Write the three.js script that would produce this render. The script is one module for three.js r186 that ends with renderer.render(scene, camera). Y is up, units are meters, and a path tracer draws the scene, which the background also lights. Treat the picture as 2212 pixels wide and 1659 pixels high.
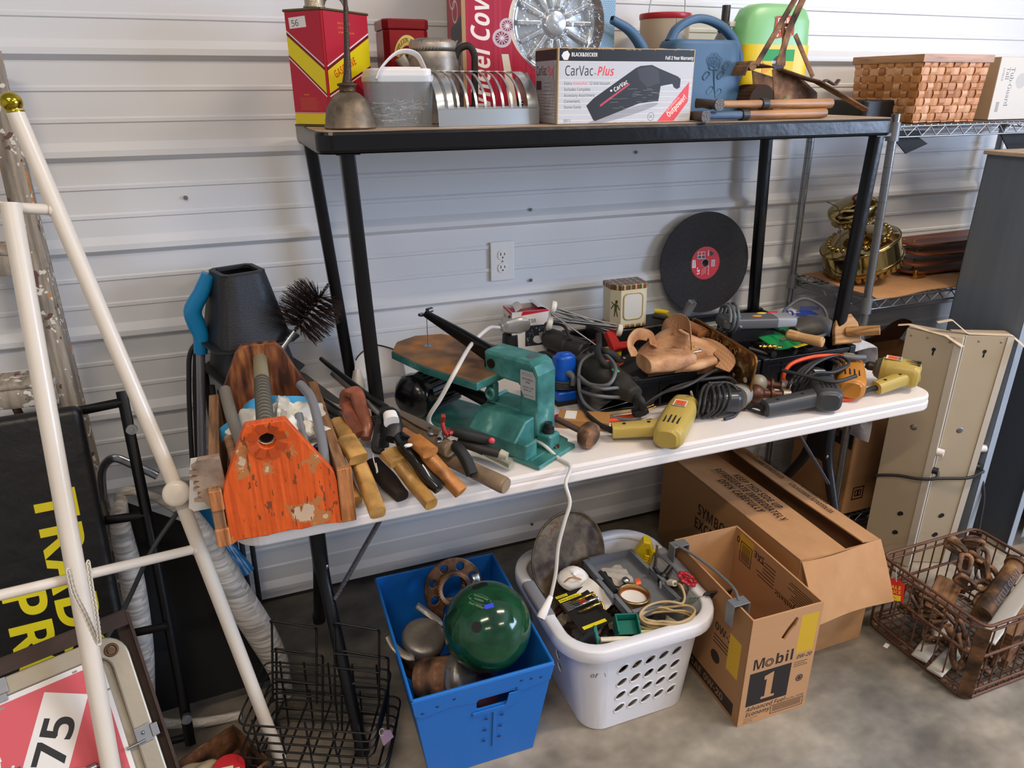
import * as THREE from 'three';
import { RoundedBoxGeometry } from 'three/addons/geometries/RoundedBoxGeometry.js';
import { mergeGeometries, toCreasedNormals } from 'three/addons/utils/BufferGeometryUtils.js';
import { RectAreaLightUniformsLib } from 'three/addons/lights/RectAreaLightUniformsLib.js';

// ---------- camera, light, exposure ----------
const scene = new THREE.Scene();
const camera = new THREE.PerspectiveCamera(56.12, 4 / 3, 0.05, 60);
camera.rotation.order = 'YXZ';
camera.position.set(0, 1.575, 2.0957);
camera.rotation.set(-0.38987, -0.36436, -0.00508);
const renderer = new THREE.WebGLRenderer({ antialias: true });
renderer.toneMapping = THREE.LinearToneMapping;
renderer.toneMappingExposure = 2.65;
renderer.shadowMap.enabled = true;
RectAreaLightUniformsLib.init();
const WARM = 0xffead2, COOL = 0xc4dbff;
// ceiling strip lamps [x, z, length along x, intensity]
const LAMPS = [[2.3, 1.9, 1.3, 34], [-0.6, 2.6, 1.3, 24], [2.6, 4.6, 1.3, 24], [-0.8, 5.0, 1.3, 18]];
const WINDOW_LIGHT = 6.5;

// ---------- helpers ----------
const { PI, sin, cos, abs, min, max, floor, sqrt, pow, hypot } = Math;
let seed = 11;
const rnd = () => { seed = (seed * 1664525 + 1013904223) >>> 0; return seed / 4294967296; };
const rr = (a, b) => a + (b - a) * rnd();
const V = (x, y, z) => new THREE.Vector3(x, y, z);
const vv = (p) => (p.isVector3 ? p : new THREE.Vector3(p[0], p[1], p[2]));
const used = {};
function numbered(n) { const k = used[n] = (used[n] === undefined ? 0 : used[n] + 1); return k ? n + '_' + String(k).padStart(3, '0') : n; }
function info(o, label, category, group, kind) {
  if (label) o.userData.label = label;
  if (category) o.userData.category = category;
  if (group) o.userData.group = group;
  if (kind) o.userData.kind = kind;
  return o;
}
// a thing: group at its base; r = [x, y, z] euler (order YXZ)
function thing(name, label, category, p = [0, 0, 0], r = [0, 0, 0], group) {
  const o = new THREE.Group(); o.name = numbered(name); o.rotation.order = 'YXZ';
  o.position.set(p[0], p[1], p[2]); o.rotation.set(r[0], r[1], r[2]); scene.add(o);
  return info(o, label, category, group);
}
// turn a group so that its local +x runs from a to b, local +y as near as possible to up
function aim(o, a, b, up = [0, 1, 0]) {
  a = vv(a); b = vv(b);
  const X = b.clone().sub(a).normalize(), Z = X.clone().cross(vv(up)).normalize(), Y = Z.clone().cross(X);
  o.position.copy(a); o.quaternion.setFromRotationMatrix(new THREE.Matrix4().makeBasis(X, Y, Z)); return o;
}
const dist = (a, b) => vv(a).distanceTo(vv(b));
const mid = (a, b, t = 0.5) => [a[0] + (b[0] - a[0]) * t, a[1] + (b[1] - a[1]) * t, a[2] + (b[2] - a[2]) * t];
const add3 = (a, b) => [a[0] + b[0], a[1] + b[1], a[2] + b[2]];
function boxUV(g) {
  const p = g.attributes.position, n = g.attributes.normal, uv = new Float32Array(p.count * 2);
  for (let i = 0; i < p.count; i += 3) {
    let nx = 0, ny = 0, nz = 0;
    for (let k = 0; k < 3; k++) { nx += n.getX(i + k); ny += n.getY(i + k); nz += n.getZ(i + k); }
    nx = abs(nx); ny = abs(ny); nz = abs(nz);
    for (let k = 0; k < 3; k++) {
      const x = p.getX(i + k), y = p.getY(i + k), z = p.getZ(i + k);
      const [u, v] = nx >= ny && nx >= nz ? [z, y] : ny >= nz ? [x, z] : [x, y];
      uv[(i + k) * 2] = u; uv[(i + k) * 2 + 1] = v;
    }
  }
  g.setAttribute('uv', new THREE.BufferAttribute(uv, 2));
}
function fin(gs) {
  gs = (Array.isArray(gs) ? gs : [gs]).map((g) => {
    const keep = g.userData.keepUV; let h = g.index ? g.toNonIndexed() : g.clone();
    for (const k of Object.keys(h.attributes)) if (!['position', 'normal', 'uv'].includes(k)) h.deleteAttribute(k);
    if (!h.attributes.normal) h.computeVertexNormals();
    if (!keep || !h.attributes.uv) boxUV(h);
    h.groups = []; h.clearGroups(); h.morphAttributes = {};
    return h;
  });
  return gs.length > 1 ? mergeGeometries(gs, false) : gs[0];
}
function obj(name, gs, m, parent, label) {
  const o = new THREE.Mesh(fin(gs), m); o.castShadow = o.receiveShadow = true;
  o.name = parent ? name : numbered(name); (parent || scene).add(o);
  if (label) o.userData.label = label;
  return o;
}
function solo(name, gs, m, label, category, group) { return info(obj(name, gs, m), label, category, group); }
function struct(name, gs, m, parent) { const o = obj(name, gs, m, parent); if (!parent) o.userData.kind = 'structure'; return o; }
// geometry placement
const E_ = new THREE.Euler(), Q_ = new THREE.Quaternion(), M_ = new THREE.Matrix4();
function at(g, x = 0, y = 0, z = 0, rx = 0, ry = 0, rz = 0, s = 1) {
  E_.set(rx, ry, rz, 'YXZ'); const sc = typeof s === 'number' ? V(s, s, s) : V(...s);
  const h = g.applyMatrix4(M_.compose(V(x, y, z), Q_.setFromEuler(E_), sc)); return h;
}
const bx = (w, h, d, x = 0, y = 0, z = 0, r = 0, rx = 0, ry = 0, rz = 0) =>
  at(r > 0 ? new RoundedBoxGeometry(w, h, d, 2, min(r, w / 2.01, h / 2.01, d / 2.01)) : new THREE.BoxGeometry(w, h, d), x, y, z, rx, ry, rz);
// cylinder along y from y0 upward
const cy = (r0, r1, h, x = 0, y = 0, z = 0, seg = 24, open = false) => at(new THREE.CylinderGeometry(r1, r0, h, seg, 1, open), x, y + h / 2, z);
// cylinder between two points
function rod(a, b, r0, r1 = r0, seg = 10) {
  a = vv(a); b = vv(b); const d = b.clone().sub(a), L = d.length(), g = new THREE.CylinderGeometry(r1, r0, L, seg);
  Q_.setFromUnitVectors(V(0, 1, 0), d.normalize());
  return g.applyMatrix4(M_.compose(a.clone().add(b).multiplyScalar(0.5), Q_, V(1, 1, 1)));
}
const sp = (r, x = 0, y = 0, z = 0, s = [1, 1, 1], ws = 24, hs = 16) => at(new THREE.SphereGeometry(r, ws, hs), x, y, z, 0, 0, 0, s);
const la = (prof, seg = 40, x = 0, y = 0, z = 0, rx = 0, ry = 0, rz = 0) => at(new THREE.LatheGeometry(prof.map(([a, b]) => new THREE.Vector2(max(a, 1e-5), b)), seg), x, y, z, rx, ry, rz);
const tor = (R, r, x = 0, y = 0, z = 0, rx = 0, ry = 0, rz = 0, arc = 2 * PI, a = 8, b = 32) => at(new THREE.TorusGeometry(R, r, a, b, arc), x, y, z, rx, ry, rz);
// generalised sweep: pts list of Vector3, radius number | fn(t) -> r or [rx, ry]; n = superellipse power
function sweep(pts, rad, k = 8, closed = false, n = 2, up = null, cap = true) {
  pts = pts.map(vv); const N = pts.length, pos = [], idx = [], ring = [];
  let S = null, T0 = null;
  for (let i = 0; i < N; i++) {
    const a = pts[closed ? (i + N - 1) % N : max(i - 1, 0)], b = pts[closed ? (i + 1) % N : min(i + 1, N - 1)];
    const T = b.clone().sub(a).normalize();
    if (up) S = vv(up).clone().cross(T).normalize();
    else if (!S) { S = abs(T.y) < 0.9 ? V(0, 1, 0).cross(T) : V(1, 0, 0).cross(T); S.normalize(); }
    else { Q_.setFromUnitVectors(T0, T); S.applyQuaternion(Q_); S.addScaledVector(T, -S.dot(T)).normalize(); }
    T0 = T; const U = T.clone().cross(S).normalize();
    let r = typeof rad === 'function' ? rad(N > 1 ? i / (N - 1) : 0, i) : rad; if (typeof r === 'number') r = [r, r];
    for (let j = 0; j < k; j++) {
      const t = (j / k) * 2 * PI, c = cos(t), s = sin(t), x = Math.sign(c) * pow(abs(c), 2 / n) * r[0], y = Math.sign(s) * pow(abs(s), 2 / n) * r[1];
      pos.push(pts[i].x + S.x * x + U.x * y, pts[i].y + S.y * x + U.y * y, pts[i].z + S.z * x + U.z * y);
    }
  }
  const M = closed ? N : N - 1;
  for (let i = 0; i < M; i++) for (let j = 0; j < k; j++) {
    const a = i * k + j, b = i * k + (j + 1) % k, c = ((i + 1) % N) * k + j, d = ((i + 1) % N) * k + (j + 1) % k;
    idx.push(a, b, d, a, d, c);
  }
  const g = new THREE.BufferGeometry(); g.setAttribute('position', new THREE.Float32BufferAttribute(pos, 3)); g.setIndex(idx); g.computeVertexNormals();
  if (closed || !cap) return g.toNonIndexed();
  const cp = [];
  for (const [e, f] of [[0, 1], [N - 1, 0]]) for (let j = 0; j < k; j++) {
    const A = e * k + j, B = e * k + (j + 1) % k, c = pts[e], P = (q) => [pos[q * 3], pos[q * 3 + 1], pos[q * 3 + 2]];
    cp.push(c.x, c.y, c.z, ...(f ? [...P(B), ...P(A)] : [...P(A), ...P(B)]));
  }
  const h = new THREE.BufferGeometry(); h.setAttribute('position', new THREE.Float32BufferAttribute(cp, 3)); h.computeVertexNormals();
  return mergeGeometries([g.toNonIndexed(), h]);
}
const curve = (pts, n = 40, closed = false) => new THREE.CatmullRomCurve3(pts.map(vv), closed, 'centripetal').getPoints(n).slice(0, closed ? -1 : undefined);
const cord = (pts, r, n = 48, k = 7) => sweep(curve(pts, n), r, k);
// wire with rounded corners through points
function bent(pts, rad = 0.01, closed = false, n = 4) {
  pts = pts.map(vv); const out = [], N = pts.length;
  for (let i = 0; i < N; i++) {
    if (!closed && (i === 0 || i === N - 1)) { out.push(pts[i]); continue; }
    const p = pts[i], a = pts[(i + N - 1) % N].clone().sub(p), b = pts[(i + 1) % N].clone().sub(p);
    const d = min(rad, a.length() * 0.45, b.length() * 0.45), A = p.clone().add(a.setLength(d)), B = p.clone().add(b.setLength(d));
    for (let j = 0; j <= n; j++) { const t = j / n; out.push(A.clone().multiplyScalar((1 - t) * (1 - t)).addScaledVector(p, 2 * t * (1 - t)).addScaledVector(B, t * t)); }
  }
  return out;
}
const wire = (pts, r, rad = 0.01, k = 6, closed = false) => sweep(bent(pts, rad, closed), r, k, closed);
// loft: sections [x, y, z, rx, ry]; up vector fixes the section frame
const loft = (secs, up = [0, 1, 0], n = 2.6, k = 20) => sweep(secs.map((s) => [s[0], s[1], s[2]]), (t, i) => [secs[i][3], secs[i][4] === undefined ? secs[i][3] : secs[i][4]], k, false, n, up);
// smooth loft: spline through the sections
function sloft(secs, up, n = 2.4, k = 20, m = 5) {
  const c = new THREE.CatmullRomCurve3(secs.map((s) => V(s[0], s[1], s[2])), false, 'centripetal'), out = [];
  const N = secs.length - 1;
  for (let i = 0; i <= N * m; i++) {
    const q = i / m, a = min(floor(q), N - 1), t = q - a, s = t * t * (3 - 2 * t), p = c.getPoint(q / N), A = secs[a], B = secs[a + 1];
    out.push([p.x, p.y, p.z, A[3] + (B[3] - A[3]) * s, A[4] + (B[4] - A[4]) * s]);
  }
  return loft(out, up, n, k);
}
function shape(pts, smooth) {
  const s = new THREE.Shape();
  if (smooth) { const c = new THREE.CatmullRomCurve3(pts.map((p) => V(p[0], p[1], 0)), true, 'centripetal').getPoints(pts.length * 5); s.setFromPoints(c.map((p) => new THREE.Vector2(p.x, p.y))); }
  else s.setFromPoints(pts.map((p) => new THREE.Vector2(p[0], p[1])));
  return s;
}
// extrusion centred on z
function ex(pts, d, bev = 0, holes = [], smooth = false) {
  const s = pts instanceof THREE.Shape ? pts : shape(pts, smooth);
  for (const h of holes) s.holes.push(h instanceof THREE.Shape ? h : shape(h));
  const b = min(bev, d * 0.45);
  return new THREE.ExtrudeGeometry(s, { depth: d - 2 * b, bevelEnabled: b > 0, bevelSize: b, bevelThickness: b, bevelOffset: -b, bevelSegments: 2, curveSegments: 12 }).translate(0, 0, -(d - 2 * b) / 2);
}
const circ = (x, y, r, n = 16, ry = r) => Array.from({ length: n }, (_, i) => [x + r * cos(i / n * 2 * PI), y + ry * sin(i / n * 2 * PI)]);
function rrect(w, h, r, n = 5, cx = 0, cyy = 0) {
  const o = []; for (const [sx, sy, a0] of [[1, 1, 0], [-1, 1, PI / 2], [-1, -1, PI], [1, -1, 1.5 * PI]])
    for (let i = 0; i <= n; i++) { const a = a0 + i / n * PI / 2; o.push([cx + sx * (w / 2 - r) + r * cos(a), cyy + sy * (h / 2 - r) + r * sin(a)]); }
  return o;
}
// sheet from a grid of points P(u, v) -> [x, y, z], with thickness th
function sheet(P, nu, nv, th = 0.001) {
  const g = new THREE.BufferGeometry(), pts = [], idx = [], W = nu + 1;
  for (let j = 0; j <= nv; j++) for (let i = 0; i <= nu; i++) pts.push(...P(i / nu, j / nv));
  for (let j = 0; j < nv; j++) for (let i = 0; i < nu; i++) { const a = j * W + i; idx.push(a, a + 1, a + W + 1, a, a + W + 1, a + W); }
  g.setAttribute('position', new THREE.Float32BufferAttribute(pts, 3)); g.setIndex(idx); g.computeVertexNormals();
  if (!th) return g.toNonIndexed();
  const n = g.attributes.normal, N = pts.length / 3, all = pts.slice(), id = idx.slice();
  for (let i = 0; i < N; i++) all.push(pts[i * 3] - n.getX(i) * th, pts[i * 3 + 1] - n.getY(i) * th, pts[i * 3 + 2] - n.getZ(i) * th);
  for (let i = 0; i < idx.length; i += 3) id.push(idx[i] + N, idx[i + 2] + N, idx[i + 1] + N);
  const rim = []; for (let i = 0; i < nu; i++) rim.push([i, i + 1]); for (let j = 0; j < nv; j++) rim.push([j * W + nu, (j + 1) * W + nu]);
  for (let i = nu; i > 0; i--) rim.push([nv * W + i, nv * W + i - 1]); for (let j = nv; j > 0; j--) rim.push([j * W, (j - 1) * W]);
  for (const [a, b] of rim) id.push(a, b + N, b, a, a + N, b + N);
  const h = new THREE.BufferGeometry(); h.setAttribute('position', new THREE.Float32BufferAttribute(all, 3)); h.setIndex(id);
  return toCreasedNormals(h, 0.9);
}
// ---------- textures ----------
const H_ = (i, j, s) => { let h = (i * 374761393 + j * 668265263 + s * 1442695041) | 0; h = Math.imul(h ^ (h >>> 13), 1274126177); return ((h ^ (h >>> 16)) >>> 0) / 4294967296; };
function vnoise(x, y, px, py, s) {
  const i = floor(x), j = floor(y), fx = x - i, fy = y - j, u = fx * fx * (3 - 2 * fx), v = fy * fy * (3 - 2 * fy), m = (a, n) => ((a % n) + n) % n;
  const a = H_(m(i, px), m(j, py), s), b = H_(m(i + 1, px), m(j, py), s), c = H_(m(i, px), m(j + 1, py), s), d = H_(m(i + 1, px), m(j + 1, py), s);
  return a + (b - a) * u + (c - a) * v + (a - b - c + d) * u * v;
}
function fbm(u, v, fx, fy, oct, s) { let t = 0, a = 0.5, n = 0; for (let o = 0; o < oct; o++) { t += a * vnoise(u * fx, v * fy, fx, fy, s + o); n += a; a *= 0.55; fx *= 2; fy *= 2; } return t / n; }
const hex = (h) => [(h >> 16) & 255, (h >> 8) & 255, h & 255];
function dtex(n, fn, size, srgb = true) {
  const d = new Uint8Array(n * n * 4);
  for (let j = 0; j < n; j++) for (let i = 0; i < n; i++) { const c = fn(i / n, j / n); const k = (j * n + i) * 4; d[k] = c[0]; d[k + 1] = c[1]; d[k + 2] = c[2]; d[k + 3] = 255; }
  const t = new THREE.DataTexture(d, n, n); t.wrapS = t.wrapT = THREE.RepeatWrapping; t.magFilter = THREE.LinearFilter; t.minFilter = THREE.LinearMipmapLinearFilter; t.generateMipmaps = true;
  if (srgb) t.colorSpace = THREE.SRGBColorSpace; t.repeat.set(1 / size, 1 / size); t.needsUpdate = true; return t;
}
function grad(stops, t) {
  for (let i = 1; i < stops.length; i++) if (t <= stops[i][0] || i === stops.length - 1) {
    const [a, A] = stops[i - 1], [b, B] = stops[i], q = min(1, max(0, (t - a) / (b - a))), x = hex(A), y = hex(B); return [0, 1, 2].map((k) => x[k] + (y[k] - x[k]) * q);
  }
}
// mottled colour: fbm through a colour ramp, tile size in metres
const mot = (n, size, fx, fy, oct, s, stops) => dtex(n, (u, v) => grad(stops, (fbm(u, v, fx, fy, oct, s) - 0.5) * 1.9 + 0.5), size);
const noiseB = (n, size, fx, fy, oct, s) => dtex(n, (u, v) => { const g = fbm(u, v, fx, fy, oct, s) * 255; return [g, g, g]; }, size, false);
function canvas(w, h, draw) {
  const c = document.createElement('canvas'); c.width = w; c.height = h; const x = c.getContext('2d'); draw(x, w, h);
  const t = new THREE.CanvasTexture(c); t.colorSpace = THREE.SRGBColorSpace; t.anisotropy = 8; return t;
}
const mat = (color, roughness = 0.6, metalness = 0, o = {}) => new THREE.MeshStandardMaterial({ color, roughness, metalness, ...o });
const phys = (color, roughness, metalness, o) => new THREE.MeshPhysicalMaterial({ color, roughness, metalness, ...o });
// flat print: a thin sheet carrying a canvas, facing +z before turning
function print(parent, name, w, h, tex, p, r = [0, 0, 0], o = {}) {
  const g = at(new THREE.PlaneGeometry(w, h), 0, 0, 0); g.userData.keepUV = true;
  const m = new THREE.MeshStandardMaterial({ map: tex, roughness: o.rough ?? 0.55, metalness: o.metal ?? 0, transparent: !!o.alpha, side: THREE.DoubleSide });
  const q = obj(name, g, m, parent, o.label); q.rotation.order = 'YXZ'; q.position.set(...p); q.rotation.set(...r); return q;
}
function txt(x, s, px, py, size, color, o = {}) {
  x.save(); x.translate(px, py); if (o.rot) x.rotate(o.rot); if (o.sx || o.sy) x.scale(o.sx || 1, o.sy || 1); if (o.skew) x.transform(1, 0, o.skew, 1, 0, 0);
  x.font = (o.style || 'bold') + ' ' + size + 'px ' + (o.font || 'sans-serif'); x.fillStyle = color; x.textAlign = o.align || 'left'; x.textBaseline = o.base || 'alphabetic'; x.fillText(s, 0, 0); x.restore();
}
const box2 = (x, c, a, b, w, h) => { x.fillStyle = c; x.fillRect(a, b, w, h); };
function poly2(x, c, pts) { x.fillStyle = c; x.beginPath(); pts.forEach((p, i) => (i ? x.lineTo(...p) : x.moveTo(...p))); x.closePath(); x.fill(); }
function bars2(x, a, b, w, h, c = '#111', s = 5) { let q = s, X = a; while (X < a + w) { q = (q * 7 + 3) % 11; const t = 1 + q % 4; x.fillStyle = c; x.fillRect(X, b, t, h); X += t + 1 + (q * 5) % 4; } }
// shared textures
const nzFine = noiseB(256, 0.05, 24, 24, 3, 3), nzMid = noiseB(256, 0.3, 8, 8, 5, 5), nzGrain = noiseB(256, 0.2, 4, 64, 4, 9);
// shared materials
const mottleT = mot(256, 0.25, 5, 6, 5, 45, [[0, 0x9a9a9a], [0.45, 0xcfcfcf], [1, 0xf4f4f4]]);
const woodT = mot(256, 0.25, 3, 34, 4, 63, [[0, 0xa89a90], [0.5, 0xd6d2ce], [1, 0xf2f0ee]]), grainT = mot(256, 0.25, 34, 3, 4, 64, [[0, 0xa89a90], [0.5, 0xd6d2ce], [1, 0xf2f0ee]]);
const rustT = mot(256, 0.25, 6, 6, 5, 21, [[0, 0x2e211b], [0.35, 0x57402f], [0.6, 0x7a5a42], [0.8, 0x8f6647], [1, 0xa98b6e]]);
const MT = {
  black: mat(0x0c0c0d, 0.35, 0.1), blackPl: mat(0x151517, 0.45, 0, { bumpMap: nzFine, bumpScale: 0.0004 }), blackRub: mat(0x1a1a1b, 0.75), steel: mat(0x9b9da0, 0.32, 1), chrome: mat(0xd6d8da, 0.12, 1), galv: mat(0x8d9094, 0.42, 0.9, { bumpMap: nzMid, bumpScale: 0.0006 }),
  white: mat(0xe6e3de, 0.4), whitePl: mat(0xdedbd8, 0.38), rust: mat(0xffffff, 0.8, 0.25, { map: rustT, bumpMap: nzMid, bumpScale: 0.002 }), dark: mat(0x141312, 0.9), brass: mat(0xc9a34d, 0.18, 1), red: mat(0xb3161b, 0.45),
  paper: mat(0xdfddd8, 0.8), cord: mat(0x262729, 0.55), greyCord: mat(0x5b5f63, 0.5), whiteCord: mat(0xcac7c0, 0.45), orange: mat(0xd9481c, 0.5), yellow: mat(0xd8b914, 0.5), greenTag: mat(0x1fb85e, 0.6), orangeTag: mat(0xe65a22, 0.6),
};
// ---------- the room ----------
{
  const W = info(new THREE.Group(), null, null, null, 'structure'); W.name = 'wall_back'; scene.add(W);
  const paint = mat(0xd9dadb, 0.32, 0.0, { bumpMap: noiseB(256, 0.6, 3, 3, 3, 31), bumpScale: 0.0015 });
  // ribbed liner sheet: profile in (y, z), ribs every 0.2286 m with two small ribs between
  const prof = []; const Y0 = 1.6395, S = 0.2286;
  for (let k = 7; k >= -8; k--) {
    const y = Y0 - k * S; if (y > 3.55) break;
    if (k < 7) for (const f of [0.61, 0.30]) { const m = y - S * f; prof.push([m, 0], [m + 0.003, 0.0035], [m + 0.011, 0.0035], [m + 0.015, 0]); }
    prof.push([y, 0], [y + 0.013, 0.018], [y + 0.027, 0.018], [y + 0.046, 0]);
  }
  prof.sort((a, b) => a[0] - b[0]); prof.unshift([0.018, 0]); prof.push([3.6, 0]);
  const pos = []; const X0 = -3.2, X1 = 5.2;
  for (let i = 0; i < prof.length - 1; i++) { const [a, za] = prof[i], [b, zb] = prof[i + 1]; pos.push(X0, a, za, X1, a, za, X1, b, zb, X0, a, za, X1, b, zb, X0, b, zb); }
  const g = new THREE.BufferGeometry(); g.setAttribute('position', new THREE.Float32BufferAttribute(pos, 3)); g.computeVertexNormals();
  obj('wall_sheet', toCreasedNormals(g, 0.12), paint, W);
  obj('wall_backing', bx(8.4, 3.7, 0.15, 1, 1.85, -0.082), mat(0x2a2724, 0.9), W);
  for (const p of [[0.8634,1.227,0.004], [0.8647,1.0051,0.004], [0.8737,0.0842,0.004], [0.4545,-0.0084,0.004], [-0.1068,1.3154,0.004], [1.2259,1.3844,0.004]])
    obj('screw', [cy(0.0055, 0.0055, 0.002, 0, 0, 0, 16).rotateX(PI / 2).translate(...p), cy(0.0036, 0.0036, 0.006, 0, 0, 0, 6).rotateX(PI / 2).translate(...p)], MT.galv, W);
  const plain = mat(0xcfcfce, 0.55);
  struct('wall_left', bx(0.15, 3.7, 9, -3.275, 1.85, 4.35), plain);
  struct('wall_right', bx(0.15, 3.7, 9, 5.275, 1.85, 4.35), plain);
  struct('wall_front', bx(8.7, 3.7, 0.15, 1, 1.85, 8.8), plain);
  struct('ceiling', bx(8.7, 0.12, 9.1, 1, 3.66, 4.35), mat(0xdcdbd8, 0.7));
  const conc = dtex(1024, (u, v) => {
    const a = fbm(u, v, 5, 5, 6, 51), b = fbm(u, v, 40, 40, 3, 61), c = fbm(u, v, 14, 30, 4, 71);
    let t = 0.62 + (a - 0.5) * 0.55 + (b - 0.5) * 0.16 + (c - 0.5) * 0.28; t = max(0.2, min(1, t));
    const warm = fbm(u, v, 3, 3, 3, 81) - 0.5; return [min(255, t * 226 + warm * 26), t * 216 + warm * 6, t * 200 - warm * 16];
  }, 1.9);
  struct('floor', bx(8.7, 0.1, 9.1, 1, -0.05, 4.35), mat(0xe8e4dc, 0.55, 0, { map: conc, bumpMap: nzMid, bumpScale: 0.002 }));
  // ceiling lamps
  const tubeM = mat(0xffffff, 0.5, 0, { emissive: WARM, emissiveIntensity: 1.6 });
  LAMPS.forEach(([x, z, L, I], i) => {
    const t = thing('ceiling_lamp', ['strip lamp over the table end by the shelf', 'strip lamp over the ladder side', 'strip lamp farther out behind the table', 'strip lamp in the far corner of the room'][i], 'lamp', [x, 3.42, z]);
    obj('housing', bx(L, 0.06, 0.2, 0, 0.05, 0, 0.01), MT.white, t); obj('diffuser', bx(L - 0.04, 0.03, 0.17, 0, 0.01, 0, 0.01), tubeM, t);
    const l = new THREE.RectAreaLight(WARM, I, L - 0.04, 0.17); l.position.set(x, 3.408, z); l.lookAt(x, 0, z); scene.add(l);
  });
  // daylight window in the right wall, nearer the viewer
  const win = info(new THREE.Group(), null, null, null, 'structure'); win.name = 'window_1'; scene.add(win);
  obj('window_frame', [bx(0.05, 1.5, 0.08, 5.19, 1.9, 2.46), bx(0.05, 1.5, 0.08, 5.19, 1.9, 4.94), bx(0.05, 0.08, 2.56, 5.19, 2.66, 3.7), bx(0.05, 0.08, 2.56, 5.19, 1.14, 3.7)], MT.white, win);
  obj('pane', bx(0.02, 1.44, 2.4, 5.19, 1.9, 3.7), mat(0xffffff, 0.5, 0, { emissive: COOL, emissiveIntensity: 1.6 }), win);
  const wl = new THREE.RectAreaLight(COOL, WINDOW_LIGHT, 2.4, 1.44); wl.position.set(5.17, 1.9, 3.7); wl.lookAt(0, 1.9, 3.7); scene.add(wl);
}
// ---------- wall outlet ----------
{
  const t = thing('wall_outlet', 'white duplex wall outlet with cover plate on the ribbed wall', 'outlet', [0.7657,1.0756,0]);
  obj('cover_plate', bx(0.078, 0.122, 0.007, 0, 0, 0.0065, 0.003), MT.white, t);
  for (const y of [0.02, -0.02]) {
    const f = obj('socket', at(ex(rrect(0.031, 0.029, 0.011), 0.004, 0.001), 0, y, 0.0105), mat(0xe9e6e0, 0.35), t);
    obj('slot', [bx(0.0022, 0.009, 0.001, -0.0063, y + 0.003, 0.0126), bx(0.0022, 0.007, 0.001, 0.0063, y + 0.003, 0.0126), cy(0.0024, 0.0024, 0.001, 0, 0, 0, 10).rotateX(PI / 2).translate(0, y - 0.0075, 0.0122)], MT.dark, f);
  }
  obj('screw', cy(0.0028, 0.0028, 0.0015, 0, 0, 0, 12).rotateX(PI / 2).translate(0, 0, 0.0098), MT.galv, t);
}
// ---------- white folding table ----------
const TY = 0.745, TZ = 0.74, TB = 0.03;
{
  const t = thing('folding_table', 'long white plastic folding table carrying saws, drills and crates', 'table', [0.878, 0, 0.385]);
  const top = mat(0xe4dedA, 0.36, 0, { bumpMap: nzFine, bumpScale: 0.0002 });
  const L = 1.935, D = TZ - TB;
  obj('tabletop', [
    at(ex(rrect(L, D, 0.06, 8), 0.022, 0.006), 0, TY - 0.011, 0, -PI / 2), at(ex(rrect(L + 0.004, D + 0.004, 0.061, 8), 0.026, 0.005), 0, TY - 0.032, 0, -PI / 2)], top, t);
  const met = mat(0x17181a, 0.35, 0.4, { bumpMap: nzMid, bumpScale: 0.001 });
  // wishbone legs: a wide head under the top, one strut to the front and one to the back
  for (const [x, s] of [[-0.79, 1], [0.86, -1]]) {
    obj('leg_head', loft([[x, TY - 0.045, 0.05, 0.02, 0.05], [x, 0.5, 0.06, 0.02, 0.045], [x, 0.42, 0.06, 0.019, 0.05]], [0, 0, 1].map((v, i) => [0, 0, 1][i]), 5, 16), met, t);
    obj('leg', sweep(bent([[x, 0.52, 0.08], [x, 0.42, 0.1], [x + s * 0.03, 0.012, 0.31]], 0.06), (f) => 0.019 - 0.003 * f, 14), met, t);
    obj('leg', sweep(bent([[x, 0.52, 0.03], [x, 0.4, 0.01], [x - s * 0.01, 0.012, -0.235]], 0.06), (f) => 0.019 - 0.003 * f, 14), met, t);
    obj('foot_cap', cy(0.019, 0.019, 0.03, x + s * 0.03, 0, 0.31), MT.blackPl, t); obj('foot_cap', cy(0.019, 0.019, 0.03, x - s * 0.01, 0, -0.235), MT.blackPl, t);
    obj('brace', sweep([[x + s * 0.26, TY - 0.045, 0.1], [x + s * 0.02, 0.36, 0.14]], [0.012, 0.006], 4), mat(0x6a6a72, 0.5, 0.5, { bumpMap: nzFine, bumpScale: 0.003 }), t);
    obj('rivet', sp(0.008, x + s * 0.012, 0.44, 0.108, [0.6, 1, 0.6]), MT.steel, t);
  }
}
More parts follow.
